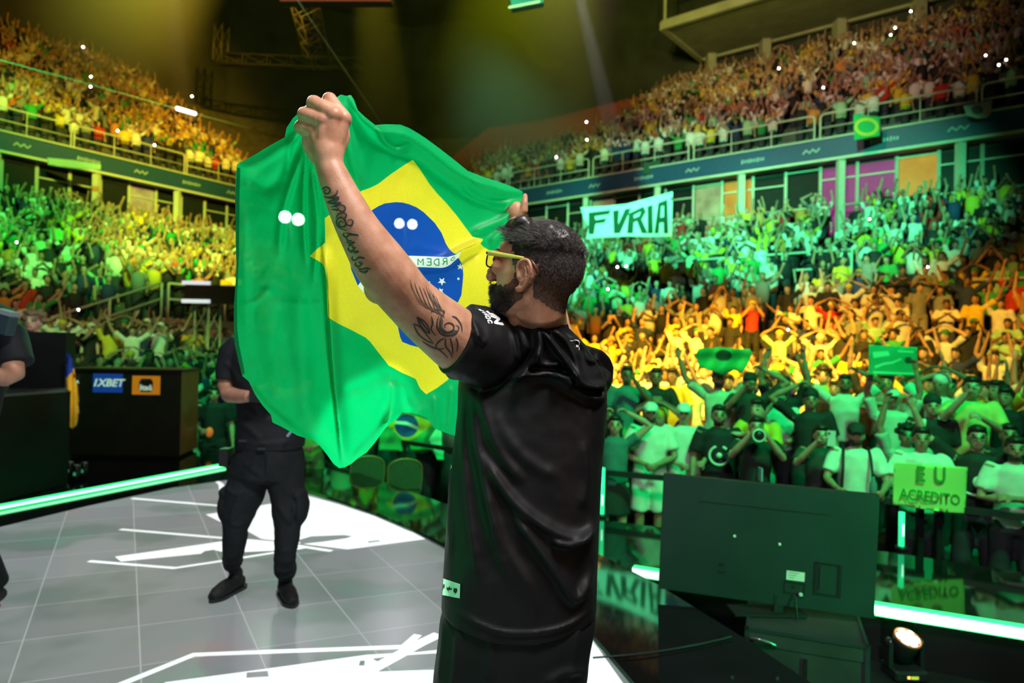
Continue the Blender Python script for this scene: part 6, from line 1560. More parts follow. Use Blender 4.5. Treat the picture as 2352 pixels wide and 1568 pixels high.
# ---- glasses
M_TMP = mat('lime_temple', (.62, .66, .10), .35, vary=.05); M_RIM = mat('black_rim', (.012, .012, .012), .25); M_TIPB = mat('tortoise_tip', (.10, .035, .02), .25, vary=.4, scale=90)
M_GLS = bpy.data.materials.new('lens_glass'); M_GLS.use_nodes = True; _g = M_GLS.node_tree.nodes['Principled BSDF']; _g.inputs['Base Color'].default_value = (.92, .92, .75, 1); _g.inputs['Transmission Weight'].default_value = 1; _g.inputs['Roughness'].default_value = .02; _g.inputs['IOR'].default_value = 1.1
gl = MB()
for s in (-1, 1):
    cs = [(s*.034+math.copysign(abs(math.cos(t))**.6, math.cos(t))*.027, .028+math.copysign(abs(math.sin(t))**.6, math.sin(t))*.0175) for t in [2*PI*i/28 for i in range(28)]]
    gl.tube([H(.116-abs(x)*.16, x, u) for x, u in cs], .0019, 8, M_RIM, closed=True)
gl.tube([H(.114, -.008, .034), H(.117, 0, .037), H(.114, .008, .034)], .002, 8, M_RIM)
g_ = put('glasses', gl.mesh('glasses', True), man)
for s in (-1, 1):
    le = MB(); cs = [(s*.034+math.copysign(abs(math.cos(t))**.6, math.cos(t))*.026, .028+math.copysign(abs(math.sin(t))**.6, math.sin(t))*.0165) for t in [2*PI*i/28 for i in range(28)]]
    vs = [H(.1163-abs(x)*.16, x, u) for x, u in cs]+[H(.1150-abs(x)*.16, x, u) for x, u in cs]; n = 28
    le.add(vs, [tuple(range(n)), tuple(range(2*n-1, n-1, -1))]+[(i, n+i, n+(i+1) % n, (i+1) % n) for i in range(n)], M_GLS); put('lens', le.mesh('lens'), g_)
    tm = MB(); pts = [H(.105, s*.0635, .040), H(.098, s*.0715, .041), H(.06, s*.0775, .040), H(.02, s*.0815, .039), H(.0, s*.0835, .038)]
    tm.tube(pts, [.0062, .0062, .0050, .0040, .0036], 8, M_TMP, ell=.35, up=tuple(HU)); tp = put('temple', tm.mesh('temple', True), g_); tp['label'] = 'lime green temple arm'
    tm = MB(); tm.tube([H(.0, s*.0835, .038), H(-.018, s*.0865, .034), H(-.034, s*.087, .020), H(-.042, s*.085, .006)], [.0036, .0042, .0048, .0035], 8, M_TIPB, ell=.5, up=tuple(HU)); put('temple_tip', tm.mesh('temple_tip', True), tp)['label'] = 'brown tortoiseshell tip'
    tm = MB(); tm.tube([H(.108, s*.060, .040), H(.102, s*.0695, .0405)], .0045, 8, M_RIM, ell=.6); put('hinge', tm.mesh('hinge', True), g_)

# ---- the black jersey
SEC = [(742, 1186, 1296, 1.675, .062), (752, 1160, 1306, 1.68, .078), (772, 1122, 1326, 1.69, .098), (800, 1092, 1350, 1.70, .112), (835, 1070, 1372, 1.705, .122), (870, 1054, 1390, 1.71, .128), (930, 1051, 1393, 1.71, .132), (1000, 1045, 1388, 1.705, .132), (1080, 1033, 1381, 1.70, .132), (1200, 1026, 1375, 1.69, .132), (1300, 1019, 1371, 1.685, .134), (1395, 1014, 1369, 1.68, .136)]
def torso_tube(mb, SEC, n=48, p=.86, hemdrop=0):
    sp = spline(SEC, 4); rings = []
    for py, xl, xr, D, dp in sp:
        ring = []; cx = (xl+xr)/2; hw = (xr-xl)/2
        for j in range(n):
            t = 2*PI*j/n; cc, ssn = math.cos(t), math.sin(t); x = math.copysign(abs(cc)**p, cc); y = math.copysign(abs(ssn)**p, ssn)
            dd = D+dp*y; sc_ = D/dd if False else 1
            ring.append(P(cx+hw*x*(.985+.0*y), py+(hemdrop*((1-abs(x))*(-y)) if py > 1385 else 0), dd) if False else CAMP+ (P(cx+hw*x, py, D)-CAMP)+CF*dp*y)
        rings.append(ring)
    vs = [v for r in rings for v in r]; fs = []
    for i in range(len(rings)-1):
        for j in range(n): fs.append((i*n+j, i*n+(j+1) % n, (i+1)*n+(j+1) % n, (i+1)*n+j))
    fs.append(tuple(range(n-1, -1, -1))); fs.append(tuple((len(rings)-1)*n+j for j in range(n)))
    mb.add(vs, fs)
mb = MB(); torso_tube(mb, SEC)
mb.tube([P(1185, 850, 1.70), P(1145, 822, 1.665), P(1105, 803, 1.625), P(1068, 790, 1.585), P(1044, 780, 1.572)], [.092, .092, .088, .083, .081], 32, ell=[1, 1, 1, 1, 1])
mb.tube([P(1150, 745, 1.66), P(1110, 730, 1.62), P(1078, 722, 1.59)], [.030, .030, .026], 18)
mb.tube([P(1046, 862, 1.60), P(1034, 858, 1.615), P(1027, 850, 1.63)], [.014, .012, .008], 10)
mb.tube([P(1345, 870, 1.74), P(1322, 850, 1.79), P(1296, 832, 1.85)], [.085, .072, .062], 24)
mb.ball(P(1375, 872, 1.72), .035, 14, 10)
tee = fused(mb, 'jersey', .0042, 10, M_TEE)
v = verts_np(tee); px_, py_, w_ = proj_np(v); nn = norms_np(tee); facing = -(nn @ np.array(CF))
TF = [([(1232, 742), (1238, 770), (1238, 800), (1228, 826), (1205, 852), (1172, 882)], .017, 7), ([(1236, 800), (1238, 828), (1252, 840), (1290, 834)], .012, 7), ([(1238, 752), (1262, 785), (1300, 836), (1322, 868), (1345, 886), (1378, 888), (1400, 868)], .022, 7, -1),
      ([(1256, 750), (1295, 783), (1318, 822), (1330, 856), (1350, 878)], .012, 6), ([(1270, 752), (1310, 790), (1330, 826)], .008, 5), ([(1322, 770), (1340, 800), (1352, 826), (1366, 828), (1372, 812)], .010, 6), ([(1300, 765), (1345, 800), (1375, 845), (1385, 870)], .008, 6),
      ([(1168, 872), (1210, 863), (1262, 859), (1290, 868), (1320, 893), (1350, 910), (1382, 914), (1394, 898)], .020, 8, -1), ([(1270, 858), (1300, 864), (1325, 862)], .012, 6), ([(1215, 880), (1262, 878), (1300, 900), (1345, 925), (1392, 925)], -.006, 12),
      ([(1205, 848), (1260, 848), (1310, 862)], -.016, 8), ([(1310, 886), (1350, 902), (1388, 900)], -.026, 7),
      ([(1102, 902), (1140, 890), (1172, 866), (1205, 832), (1224, 800)], -.016, 9), ([(1050, 872), (1080, 884), (1102, 902)], -.010, 8),
      ([(1172, 722), (1192, 760), (1204, 805)], .008, 5), ([(1184, 732), (1204, 768), (1213, 812)], .007, 5), ([(1160, 735), (1178, 770), (1188, 830)], .006, 6), ([(1118, 790), (1095, 770), (1090, 755)], .006, 8), ([(1070, 712), (1085, 740), (1100, 765), (1094, 780)], .006, 6),
      ([(1100, 890), (1116, 960), (1150, 1040), (1205, 1110)], .009, 14), ([(1086, 900), (1092, 1000), (1112, 1110), (1142, 1250), (1185, 1345)], .009, 12), ([(1062, 900), (1064, 1050), (1078, 1200), (1100, 1330)], .007, 10),
      ([(1106, 1040), (1180, 1150), (1280, 1222), (1345, 1226), (1372, 1180)], .013, 13), ([(1180, 1180), (1250, 1275), (1322, 1362), (1370, 1300)], .013, 11), ([(1262, 1238), (1315, 1246), (1366, 1205)], .014, 8), ([(1130, 930), (1160, 1000), (1215, 1060), (1290, 1100)], .006, 16), ([(1340, 1010), (1350, 1100), (1330, 1170)], .006, 14),
      ([(1120, 1110), (1150, 1230), (1230, 1370)], .007, 12), ([(1040, 1000), (1036, 1120), (1034, 1280)], .006, 8), ([(1050, 1390), (1160, 1415), (1290, 1412), (1365, 1388)], .005, 5)]
dsp = 1.5*folds_field(px_, py_, TF)*np.clip(facing*1.6, 0, 1)
dsp += np.array([mnoise.noise(Vector(q)*16)*.0030+mnoise.noise(Vector(q)*38)*.0012 for q in v])
v = v+(-np.array(CF)*.8+nn*.2)*dsp[:, None]
px_, py_, w_ = proj_np(v); low = np.clip((py_-1340)/55, 0, 1)
# the hem hangs lower in the middle of the back
v = v-np.array((0, 0, 1))*(low*.036*np.clip(1-((px_-1195)/190)**2, -.3, 1))[:, None]
set_verts(tee, v); shirt = put('jersey', tee, man)
sm = shirt.modifiers.new('s', 'SMOOTH'); sm.factor = .5; sm.iterations = 1
# collar band
mb = MB(); rings = []
for h_, ex_ in ((-.004, .000), (.0, .003), (.010, .0025), (.017, .0), (.016, -.004)):
    ring = []
    for j in range(48):
        t = 2*PI*j/48; c = P(1238, 757-7*math.cos(t) if False else 757, 1.672); ring.append(c+CR*((.071+ex_)*math.cos(t))+CF*((.062+ex_)*math.sin(t))+CU*(h_+.006*math.sin(t)-.003*math.cos(t)))
    rings.append(ring)
vs = [q for r in rings for q in r]; fs = [(i*48+j, i*48+(j+1) % 48, (i+1)*48+(j+1) % 48, (i+1)*48+j) for i in range(4) for j in range(48)]
mb.add(vs, fs, M_TEE); put('collar', mb.mesh('collar', True), shirt)

# ---- sweatpants and shoes
mb = MB()
PS = [(1385, 1024, 1362, 1.68, .115), (1420, 1013, 1366, 1.68, .125), (1480, 1004, 1358, 1.68, .128), (1568, 996, 1343, 1.68, .125), (1640, 992, 1325, 1.68, .118)]
torso_tube(mb, PS)
hipL, hipR = P(1085, 1640, 1.68), P(1240, 1640, 1.68)
for hp, s in ((hipL, -1), (hipR, 1)):
    mb.tube([hp+Vector((0, 0, .03)), Vector((hp.x*.98, hp.y, .50)), Vector((hp.x, hp.y+.01, .28)), Vector((hp.x, hp.y+.01, .09)), Vector((hp.x, hp.y+.01, .07))], [.098, .082, .072, .062, .05], 24)
trs = fused(mb, 'sweatpants', .006, 8, M_TRS); v = verts_np(trs); px_, py_, w_ = proj_np(v); nn = norms_np(trs)
pf = [([(1022, 1400), (1016, 1480), (1010, 1568)], .007, 6), ([(1055, 1430), (1050, 1520), (1040, 1600)], .008, 9), ([(1325, 1420), (1318, 1500), (1300, 1600)], .008, 10), ([(1250, 1568), (1300, 1540), (1345, 1545)], .010, 9), ([(1130, 1430), (1125, 1568)], .004, 10), ([(1362, 1400), (1356, 1470), (1338, 1568)], .005, 5)]
ds = folds_field(px_, py_, pf)*np.clip(-(nn @ np.array(CF)), 0, 1)+np.array([mnoise.noise(Vector(q)*11)*.005 for q in v])
set_verts(trs, v+nn*ds[:, None]); put('sweatpants', trs, man)
for hp in (hipL, hipR):
    mb = MB(); mb.tube([(hp.x, hp.y+.08, .05), (hp.x, hp.y+.04, .055), (hp.x, hp.y-.02, .06), (hp.x, hp.y-.06, .05)] if False else [(hp.x-.03, hp.y+.20, .035), (hp.x-.02, hp.y+.12, .045), (hp.x, hp.y+.02, .055), (hp.x, hp.y-.06, .05)], [.03, .042, .045, .036], 14)
    mb.tube([(hp.x, hp.y, .05), (hp.x, hp.y+.005, .12)], [.045, .042], 14)
    sh = fused(mb, 'shoe', .006, 3, M_BLKS); v = verts_np(sh); v[:, 2] = np.maximum(v[:, 2], .0); set_verts(sh, v); put('shoe', sh, man)

# ---- marks carried on surfaces
from mathutils.bvhtree import BVHTree
def bvh_of(me): return BVHTree.FromPolygons([tuple(c) for c in verts_np(me)], [tuple(p.vertices) for p in me.polygons])
tee_bvh, skin_bvh = bvh_of(tee), bvh_of(body)
def cast(bv, x, y, off):
    r = ray(x, y); r.normalize(); h = bv.ray_cast(CAMP, r)
    return (h[0]-r*off) if h[0] is not None else None
def decal(name, polys, bv, m, parent, off=.0016, step=3, label=None):
    mb = MB()
    for poly in polys:
        me = cdt_mesh('d', poly, [], step, lambda X, Y: np.stack([X, Y, np.zeros_like(X)], 1), [m], lambda x, y: np.zeros(x.shape))
        pts = [cast(bv, v.co.x, v.co.y, off) for v in me.vertices]; ok = [p is not None for p in pts]
        mb.add([p if p is not None else CAMP for p in pts], [tuple(f.vertices) for f in me.polygons if all(ok[i] for i in f.vertices)], m)
        bpy.data.meshes.remove(me)
    o = put(name, mb.mesh(name, True), parent)
    if label: o['label'] = label
    return o
def ribbon(mb, line, w, bv, m, off=.0012, k=5):
    pts = spline(line, k) if len(line) > 2 else line; ws = w if hasattr(w, '__len__') else None; n = len(pts); prev = None
    for i in range(n):
        a, b = pts[max(i-1, 0)], pts[min(i+1, n-1)]; d = math.dist(a, b) or 1; nx, ny = -(b[1]-a[1])/d, (b[0]-a[0])/d
        ww = (ws[0]+(ws[1]-ws[0])*i/(n-1) if ws else w)/2; ww = ww*(.35+.65*min(1, i*4/n, (n-1-i)*4/n+.2))
        p, q = cast(bv, pts[i][0]+nx*ww, pts[i][1]+ny*ww, off), cast(bv, pts[i][0]-nx*ww, pts[i][1]-ny*ww, off)
        if p is None or q is None: prev = None; continue
        if prev is not None and (prev[0]-p).length < .03: mb.add([prev[0], prev[1], q, p], [(0, 1, 2, 3)], m)
        prev = (p, q)
M_WPR = mat('white_print', (.82, .84, .84), .5)
def z3(x, y): return (1040+x/13.07, 690+y/13.07)
SL = [[(1115, 430), (1330, 462), (1425, 530), (1425, 565), (1350, 640), (1500, 662), (1542, 735), (1490, 745), (1260, 695), (1228, 645), (1320, 550), (1150, 492)], [(985, 318), (1050, 302), (1115, 368), (1215, 382), (1240, 405), (1330, 452), (1262, 458), (1095, 408)],
      [(760, 256), (830, 256), (860, 285), (945, 305), (925, 325), (820, 305)], [(868, 342), (960, 335), (1000, 362), (905, 372)], [(925, 395), (1010, 385), (1040, 408), (1105, 425), (1115, 445), (1000, 430), (985, 450)],
      [(965, 470), (1000, 450), (1080, 455), (1140, 500), (1140, 550), (1095, 562), (1010, 545), (975, 505)], [(1035, 590), (1060, 570), (1150, 585), (1185, 620), (1203, 680), (1150, 690), (1160, 655), (1120, 615), (1075, 610), (1080, 650), (1120, 672), (1090, 690), (1050, 650)]]
decal('sleeve_print', [[z3(*q) for q in p] for p in SL], tee_bvh, M_WPR, shirt, step=2, label='white lettering on the sleeve')
decal('sleeve_print_hole', [[z3(*q) for q in [(1010, 490), (1040, 478), (1090, 500), (1105, 525), (1070, 530), (1030, 515)]]], tee_bvh, M_TEE, shirt, off=.0024, step=2)
mb = MB()
def z4(x, y): return (1180+x/6.533, 720+y/6.533)
for ln, w in (([(845, 402), (885, 408), (920, 395), (965, 405), (985, 440), (975, 480), (950, 500)], 1.6), ([(985, 445), (975, 490), (985, 520), (975, 548)], 1.5), ([(915, 415), (925, 420)], 1)): ribbon(mb, [z4(*q) for q in ln], w*1.1, tee_bvh, M_WPR)
put('neck_emblem', mb.mesh('neck_emblem', True), shirt)['label'] = 'pale outline of an animal head'
decal('neck_emblem_fill', [[z4(*q) for q in [(935, 470), (960, 465), (975, 485), (960, 505), (938, 498)]]], tee_bvh, M_WPR, shirt, step=2)
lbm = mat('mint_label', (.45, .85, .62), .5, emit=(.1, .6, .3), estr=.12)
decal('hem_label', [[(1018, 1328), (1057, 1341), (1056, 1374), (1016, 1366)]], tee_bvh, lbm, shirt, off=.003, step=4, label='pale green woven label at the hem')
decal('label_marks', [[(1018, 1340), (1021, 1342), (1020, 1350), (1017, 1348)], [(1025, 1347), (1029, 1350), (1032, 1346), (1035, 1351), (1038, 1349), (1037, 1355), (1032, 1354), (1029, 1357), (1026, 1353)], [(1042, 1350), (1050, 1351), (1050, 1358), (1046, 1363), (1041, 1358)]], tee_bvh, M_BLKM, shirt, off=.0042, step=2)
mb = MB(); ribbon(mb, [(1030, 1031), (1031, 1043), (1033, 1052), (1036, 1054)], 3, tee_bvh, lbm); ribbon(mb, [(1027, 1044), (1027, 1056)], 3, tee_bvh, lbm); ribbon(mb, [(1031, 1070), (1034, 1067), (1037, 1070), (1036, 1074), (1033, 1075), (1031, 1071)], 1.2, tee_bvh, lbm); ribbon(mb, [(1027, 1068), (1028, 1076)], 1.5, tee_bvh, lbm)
put('side_print', mb.mesh('side_print', True), shirt)['label'] = 'pale print at the side seam'
# tattoos
M_TAT = mat('tattoo_ink', (.035, .045, .045), .6); M_TAT2 = mat('tattoo_shade', (.11, .085, .065), .55)
mb = MB()
def zf(x, y): return (520+x/3.92, 200+y/3.92)
SCR = [[(905, 930), (890, 925), (880, 940), (895, 960), (925, 950), (930, 920), (900, 900), (868, 915), (862, 950), (885, 985), (940, 990), (990, 960), (1000, 935), (985, 930)], [(880, 985), (930, 1000), (1010, 990), (950, 1020), (910, 1035), (960, 1040), (1020, 1000)], [(910, 1040), (960, 1050), (1030, 1040), (975, 1070), (940, 1080)],
       [(985, 1080), (1010, 1060), (1060, 1070), (1070, 1100), (1040, 1120), (1010, 1105), (1000, 1085)], [(945, 1100), (985, 1105), (1005, 1110)],
       [(1085, 1205), (1120, 1190), (1140, 1215), (1120, 1245), (1085, 1235), (1065, 1190), (1080, 1150), (1040, 1130), (1000, 1150), (985, 1180)], [(1050, 1225), (1030, 1205), (1010, 1225), (1025, 1255), (1060, 1255), (1075, 1225), (1050, 1180), (1015, 1175), (990, 1205), (1000, 1250), (1040, 1280), (1080, 1290)],
       [(1060, 1310), (1050, 1330), (1075, 1350), (1110, 1330), (1190, 1335), (1120, 1320), (1070, 1315)], [(1075, 1350), (1095, 1385), (1130, 1380)], [(1075, 1395), (1110, 1405), (1150, 1395), (1100, 1425), (1145, 1425)], [(1100, 1440), (1095, 1460), (1120, 1475), (1150, 1455), (1130, 1440), (1165, 1445)], [(1110, 1490), (1150, 1480), (1185, 1480), (1150, 1500)],
       [(1135, 1520), (1130, 1545), (1155, 1560), (1190, 1535), (1240, 1540), (1190, 1525)], [(1165, 1575), (1160, 1600), (1190, 1615), (1215, 1590), (1190, 1575), (1225, 1585)], [(1180, 1630), (1215, 1640), (1260, 1630), (1300, 1640)], [(1190, 1650), (1230, 1665), (1270, 1650), (1240, 1680)]]
for ln in SCR: ribbon(mb, [zf(*q) for q in ln], (4.4, 3.2), skin_bvh, M_TAT)
put('tattoo_lettering', mb.mesh('tattoo_lettering', True), man)['label'] = 'dark cursive tattoo along the forearm'
mb = MB()
def z5(x, y): return (720+x/3.92, 700+y/3.92)
LEAF = [[(930, 110), (960, 180), (1010, 240), (1050, 260)], [(930, 110), (985, 140), (1030, 190), (1050, 260)], [(930, 110), (1000, 190), (1050, 260)], [(900, 170), (940, 260), (1010, 320), (1080, 350)], [(900, 170), (960, 200), (1010, 260), (1080, 350)], [(980, 330), (1060, 380), (1130, 400), (1180, 390)], [(1190, 300), (1190, 370), (1230, 430), (1250, 480)], [(1230, 300), (1250, 380), (1255, 450)], [(1280, 290), (1300, 350), (1290, 420)],
        [(1130, 100), (1115, 150), (1120, 220), (1160, 270), (1230, 280), (1290, 250), (1310, 200), (1280, 180)], [(1150, 130), (1140, 180), (1165, 230), (1220, 245), (1260, 220), (1260, 180), (1220, 160), (1180, 180), (1190, 210)], [(1060, 100), (1075, 160), (1060, 220), (1100, 280)], [(1060, 60), (1110, 40), (1180, 60), (1150, 110)], [(1250, 100), (1290, 120), (1330, 180), (1340, 240)], [(1180, 300), (1130, 330), (1100, 380), (1150, 420), (1210, 480)]]
for ln in LEAF: ribbon(mb, [z5(*q) for q in ln], (4.2, 2.2), skin_bvh, M_TAT)
def z6(x, y): return (820+x/3.92, 340+y/3.92)
for x in range(6):
    ribbon(mb, [z6(480+x*38, 1180+x*25), z6(500+x*42, 1260+x*22), z6(560+x*36, 1370+x*20), z6(640+x*30, 1440+x*16)], (1.2, 2.6), skin_bvh, M_TAT2)
for x in range(5): ribbon(mb, [z6(620+x*22, 1230+x*24), z6(650+x*22, 1330+x*18), z6(700+x*20, 1420+x*16)], (1.0, 2.2), skin_bvh, M_TAT2)
put('tattoo_flowers', mb.mesh('tattoo_flowers', True), man)['label'] = 'dark leaf and flower tattoo on the upper arm'
decal('tattoo_shading', [[z5(*q) for q in [(1135, 120), (1150, 100), (1170, 140), (1160, 200), (1200, 240), (1270, 225), (1300, 230), (1270, 270), (1180, 275), (1130, 220)]]], skin_bvh, M_TAT2, man, off=.0008, step=3)

# ================================================================== stage staff
def child_np(name, me, root):
    return put(name, me, root)
M_SK2 = mat('staff_skin', (.52, .27, .18), .5, vary=.15, scale=20, bump=.1, bscale=300)
M_NAVY = mat('staff_black_shirt', (.012, .015, .019), .75, spec=.3, vary=.2, scale=6, bump=.1, bscale=300); M_CARGO = mat('charcoal_cargo', (.012, .016, .019), .8, spec=.25, vary=.25, scale=9, bump=.2, bscale=260)
M_SHOE = mat('black_knit_shoe', (.009, .010, .011), .7, vary=.2, bump=.2, bscale=400)
def ptube(mb, rows, n=20, **k): mb.tube([P(*q[:3]) for q in rows], [q[3] for q in rows], n, **k)
D0 = 3.95
mb = MB()
hs_ = P(612, 695, D0)
mb.ball(hs_, (.076, .092, .108), 16, 12); mb.ball(hs_+Vector((0, -.05, -.055)), (.048, .05, .055), 12, 8); mb.tube([hs_+Vector((0, -.09, .015)), hs_+Vector((0, -.115, -.025))], [.010, .017], 8)
for s in (-1, 1): mb.ball(hs_+Vector((s*.076, .01, -.015)), (.012, .022, .034), 8, 6); mb.ball(hs_+Vector((s*.033, -.082, .028)), (.022, .012, .009), 8, 5)
mb.tube([P(612, 715, D0), P(612, 778, D0+.02)], .06, 14)
ptube(mb, [(545, 800, D0, .055), (528, 845, D0-.01, .050), (521, 885, D0-.02, .052), (528, 905, D0-.05, .050), (552, 910, D0-.13, .040), (574, 910, D0-.20, .031)], 16)
w_ = P(576, 910, D0-.205); hand(mb, w_, Vector((.9, -.3, .05)), Vector((0, 1, -.2)), 1, True, 1.0)
ptube(mb, [(682, 800, D0, .055), (698, 850, D0, .048), (700, 895, D0-.02, .044), (680, 905, D0-.12, .038), (655, 905, D0-.20, .028)], 16)
w_ = P(650, 905, D0-.21); hand(mb, w_, Vector((-.9, -.3, .05)), Vector((0, 1, -.2)), -1, True, 1.0)
sb = fused(mb, 'body', .007, 5, M_SK2); staff = put('person', sb); tag(staff, 'person in black shirt and cargo trousers standing behind the flag on the white floor', 'person')
mb = MB(); mb.ball(hs_+Vector((0, .02, .038)), (.084, .098, .09), 14, 10); put('hair', fused(mb, 'hair', .01, 3, M_HAIR), staff)
mb = MB()
ptube(mb, [(612, 765, D0, .08), (612, 780, D0, .13), (614, 830, D0, .16), (616, 900, D0, .155), (619, 960, D0, .155), (621, 1012, D0, .16), (621, 1028, D0, .158)], 28, ell=[1.1, 1.38, 1.32, 1.18, 1.17, 1.22, 1.24], up=(0, 1, 0))
ptube(mb, [(560, 792, D0, .085), (534, 815, D0-.01, .082), (528, 845, D0-.015, .076), (526, 872, D0-.02, .074)], 18); ptube(mb, [(665, 792, D0, .085), (688, 815, D0-.01, .082), (694, 845, D0-.015, .074), (698, 872, D0-.02, .072)], 18)
ts = fused(mb, 't_shirt', .010, 6, M_NAVY); v = verts_np(ts); px_, py_, w = proj_np(v); nn = norms_np(ts)
ds = folds_field(px_, py_, [([(548, 960), (575, 985), (600, 1010)], .014, 7), ([(560, 930), (600, 960), (650, 970)], .012, 8), ([(545, 1010), (600, 1020), (680, 1012)], .012, 6), ([(515, 830), (535, 850), (552, 880)], .012, 6)])*np.clip(-(nn @ np.array(CF)), 0, 1)+np.array([mnoise.noise(Vector(q)*9)*.008 for q in v]); set_verts(ts, v+nn*ds[:, None]); put('t_shirt', ts, staff)
mb = MB()
ptube(mb, [(620, 1012, D0, .145), (618, 1050, D0, .165), (612, 1092, D0, .165), (612, 1104, D0, .12)], 26, ell=[1.2, 1.25, 1.28, 1.3], up=(0, 1, 0))
ptube(mb, [(578, 1080, D0, .115), (562, 1130, D0-.02, .112), (546, 1180, D0-.03, .095), (541, 1215, D0-.03, .072), (537, 1260, D0-.01, .064), (534, 1290, D0+.10, .056), (533, 1302, D0+.12, .046)], 22)
ptube(mb, [(650, 1080, D0, .115), (660, 1130, D0-.03, .100), (661, 1185, D0-.05, .085), (660, 1230, D0-.05, .068), (655, 1275, D0-.05, .062), (655, 1310, D0+.04, .064), (655, 1322, D0+.06, .050)], 22)
# bulging side pockets
def pbox(mb, cx, cy, D, hw, hh, hd, R=None): mb.ball(P(cx, cy, D), (hw, hd, hh), 14, 10)
pbox(mb, 522, 1160, D0-.02, .045, .105, .09); pbox(mb, 690, 1160, D0-.05, .048, .11, .09); pbox(mb, 688, 1135, D0-.05, .05, .04, .085); pbox(mb, 524, 1128, D0-.02, .045, .035, .085)
tr = fused(mb, 'cargo_trousers', .009, 5, M_CARGO); v = verts_np(tr); px_, py_, w = proj_np(v); nn = norms_np(tr)
cf_ = [([(520, 1120), (540, 1135), (560, 1130)], .010, 5), ([(540, 1150), (535, 1175), (530, 1200)], .012, 4), ([(548, 1135), (546, 1160), (542, 1190)], .010, 4), ([(515, 1285), (535, 1292), (552, 1284)], .014, 4), ([(516, 1300), (534, 1302), (550, 1298)], .012, 3), ([(630, 1300), (655, 1310), (678, 1302)], .016, 4), ([(632, 1318), (655, 1322), (676, 1317)], .014, 3), ([(675, 1130), (690, 1126), (698, 1130)], .012, 4), ([(640, 1160), (655, 1185), (670, 1205)], .012, 5), ([(672, 1140), (678, 1170), (672, 1200)], -.012, 4), ([(616, 1040), (614, 1070), (612, 1095)], .010, 4), ([(560, 1060), (590, 1085), (608, 1092)], .010, 6), ([(530, 1200), (545, 1206), (560, 1200)], .010, 4), ([(640, 1270), (655, 1262), (672, 1268)], .009, 5)]
ds = folds_field(px_, py_, cf_)*np.clip(-(nn @ np.array(CF))*1.5, 0, 1)+np.array([mnoise.noise(Vector(q)*12)*.007+mnoise.noise(Vector(q)*30)*.003 for q in v]); set_verts(tr, v+nn*ds[:, None]); ct = put('cargo_trousers', tr, staff)
for nm, q in (('belt_clip', (548, 1012)), ('belt_clip', (592, 1030))):
    mb = MB(); c = P(q[0], q[1], D0-.18); mb.bar(c, c+CR*.045, .006, .012, M_EDGE); put(nm, mb.mesh(nm), ct)
mb = MB(); c = P(660, 1002, D0-.2); mb.bar(c, P(671, 988, D0-.2), .012, .012, mat('pale_blue_pen', (.25, .4, .55), .4)); put('pen', mb.mesh('pen'), staff)
mb = MB(); c = P(519, 1048, D0); mb.box((c.x-.02, c.y-.05, c.z-.05), (c.x+.03, c.y+.03, c.z+.05), M_BLKS); put('belt_pack', mb.mesh('belt_pack'), staff)
mb = MB(); c = P(584, 908, D0-.25); mb.box((c.x-.02, c.y-.02, c.z-.035), (c.x+.10, c.y+.01, c.z+.035), M_BLKS); tag(mb.obj('phone'), 'black phone in the hands of the person behind the flag', 'phone')
# shoes stand on the floor
for (ax_, ay_, hx_, hy_, tx, ty, dd_) in ((534, 1322, 548, 1352, 490, 1382, .12), (655, 1350, 646, 1356, 678, 1404, .06)):
    g0, g1 = G(hx_, hy_), G(tx, ty); d = (g1-g0); d.z = 0; d.normalize(); heel = (g0+g1)/2-d*.135; sd = Vector((-d.y, d.x, 0))
    mb = MB(); mb.tube([heel+Vector((0, 0, .045)), heel+d*.06+Vector((0, 0, .055)), heel+d*.15+Vector((0, 0, .048)), heel+d*.22+Vector((0, 0, .036)), heel+d*.265+Vector((0, 0, .028))], [.036, .044, .047, .042, .026], 16)
    top = P(ax_, ay_-22, D0+dd_); mb.tube([heel+d*.06+Vector((0, 0, .05)), heel+d*.05+Vector((0, 0, .11)), Vector((top.x, top.y, top.z))], [.045, .040, .036], 14)
    sh = fused(mb, 'shoe', .006, 3, M_SHOE); v = verts_np(sh); v[:, 2] = np.maximum(v[:, 2], .014); set_verts(sh, v); so_ = put('shoe', sh, staff)
    mb = MB(); pts = [heel+sd*.04, heel-d*.035, heel-sd*.04, heel+d*.12-sd*.046, heel+d*.22-sd*.045, heel+d*.275, heel+d*.22+sd*.045, heel+d*.12+sd*.044]; pl = [(q[0], q[1]) for q in spline([(q.x, q.y) for q in pts], 4, True)]; mb.prism(pl, .0, .020, M_BLKS); put('sole', mb.mesh('sole'), so_)
    mb = MB()
    for k in range(4): q = heel+d*(.10+.028*k)+Vector((0, 0, .098-.011*k)); mb.tube([q-sd*.018+Vector((0, 0, -.004)), q+Vector((0, 0, .004)), q+sd*.018+Vector((0, 0, -.004))], .003, 6, M_BLKS)
    put('laces', mb.mesh('laces', True), so_)

# ---- camera operator at the left edge, mostly outside the frame
D1 = 3.5
mb = MB()
ptube(mb, [(-60, 655, D1, .058), (-60, 700, D1, .062)], 14)
hc_ = P(-60, 640, D1)
mb.ball(hc_, (.076, .092, .108), 16, 12); mb.ball(hc_+Vector((0, -.05, -.055)), (.048, .05, .055), 12, 8); mb.tube([hc_+Vector((0, -.09, .015)), hc_+Vector((0, -.115, -.025))], [.010, .017], 8); mb.ball(hc_+Vector((0, -.093, -.055)), (.028, .014, .012), 8, 6)
for s in (-1, 1): mb.ball(hc_+Vector((s*.076, .01, -.015)), (.012, .022, .034), 8, 6); mb.ball(hc_+Vector((s*.033, -.082, .028)), (.022, .012, .009), 8, 5)
ptube(mb, [(15, 765, D1-.02, .055), (28, 815, D1-.05, .050), (30, 858, D1-.1, .052), (10, 866, D1-.15, .047), (-40, 858, D1-.28, .036), (-70, 850, D1-.34, .030)], 18)
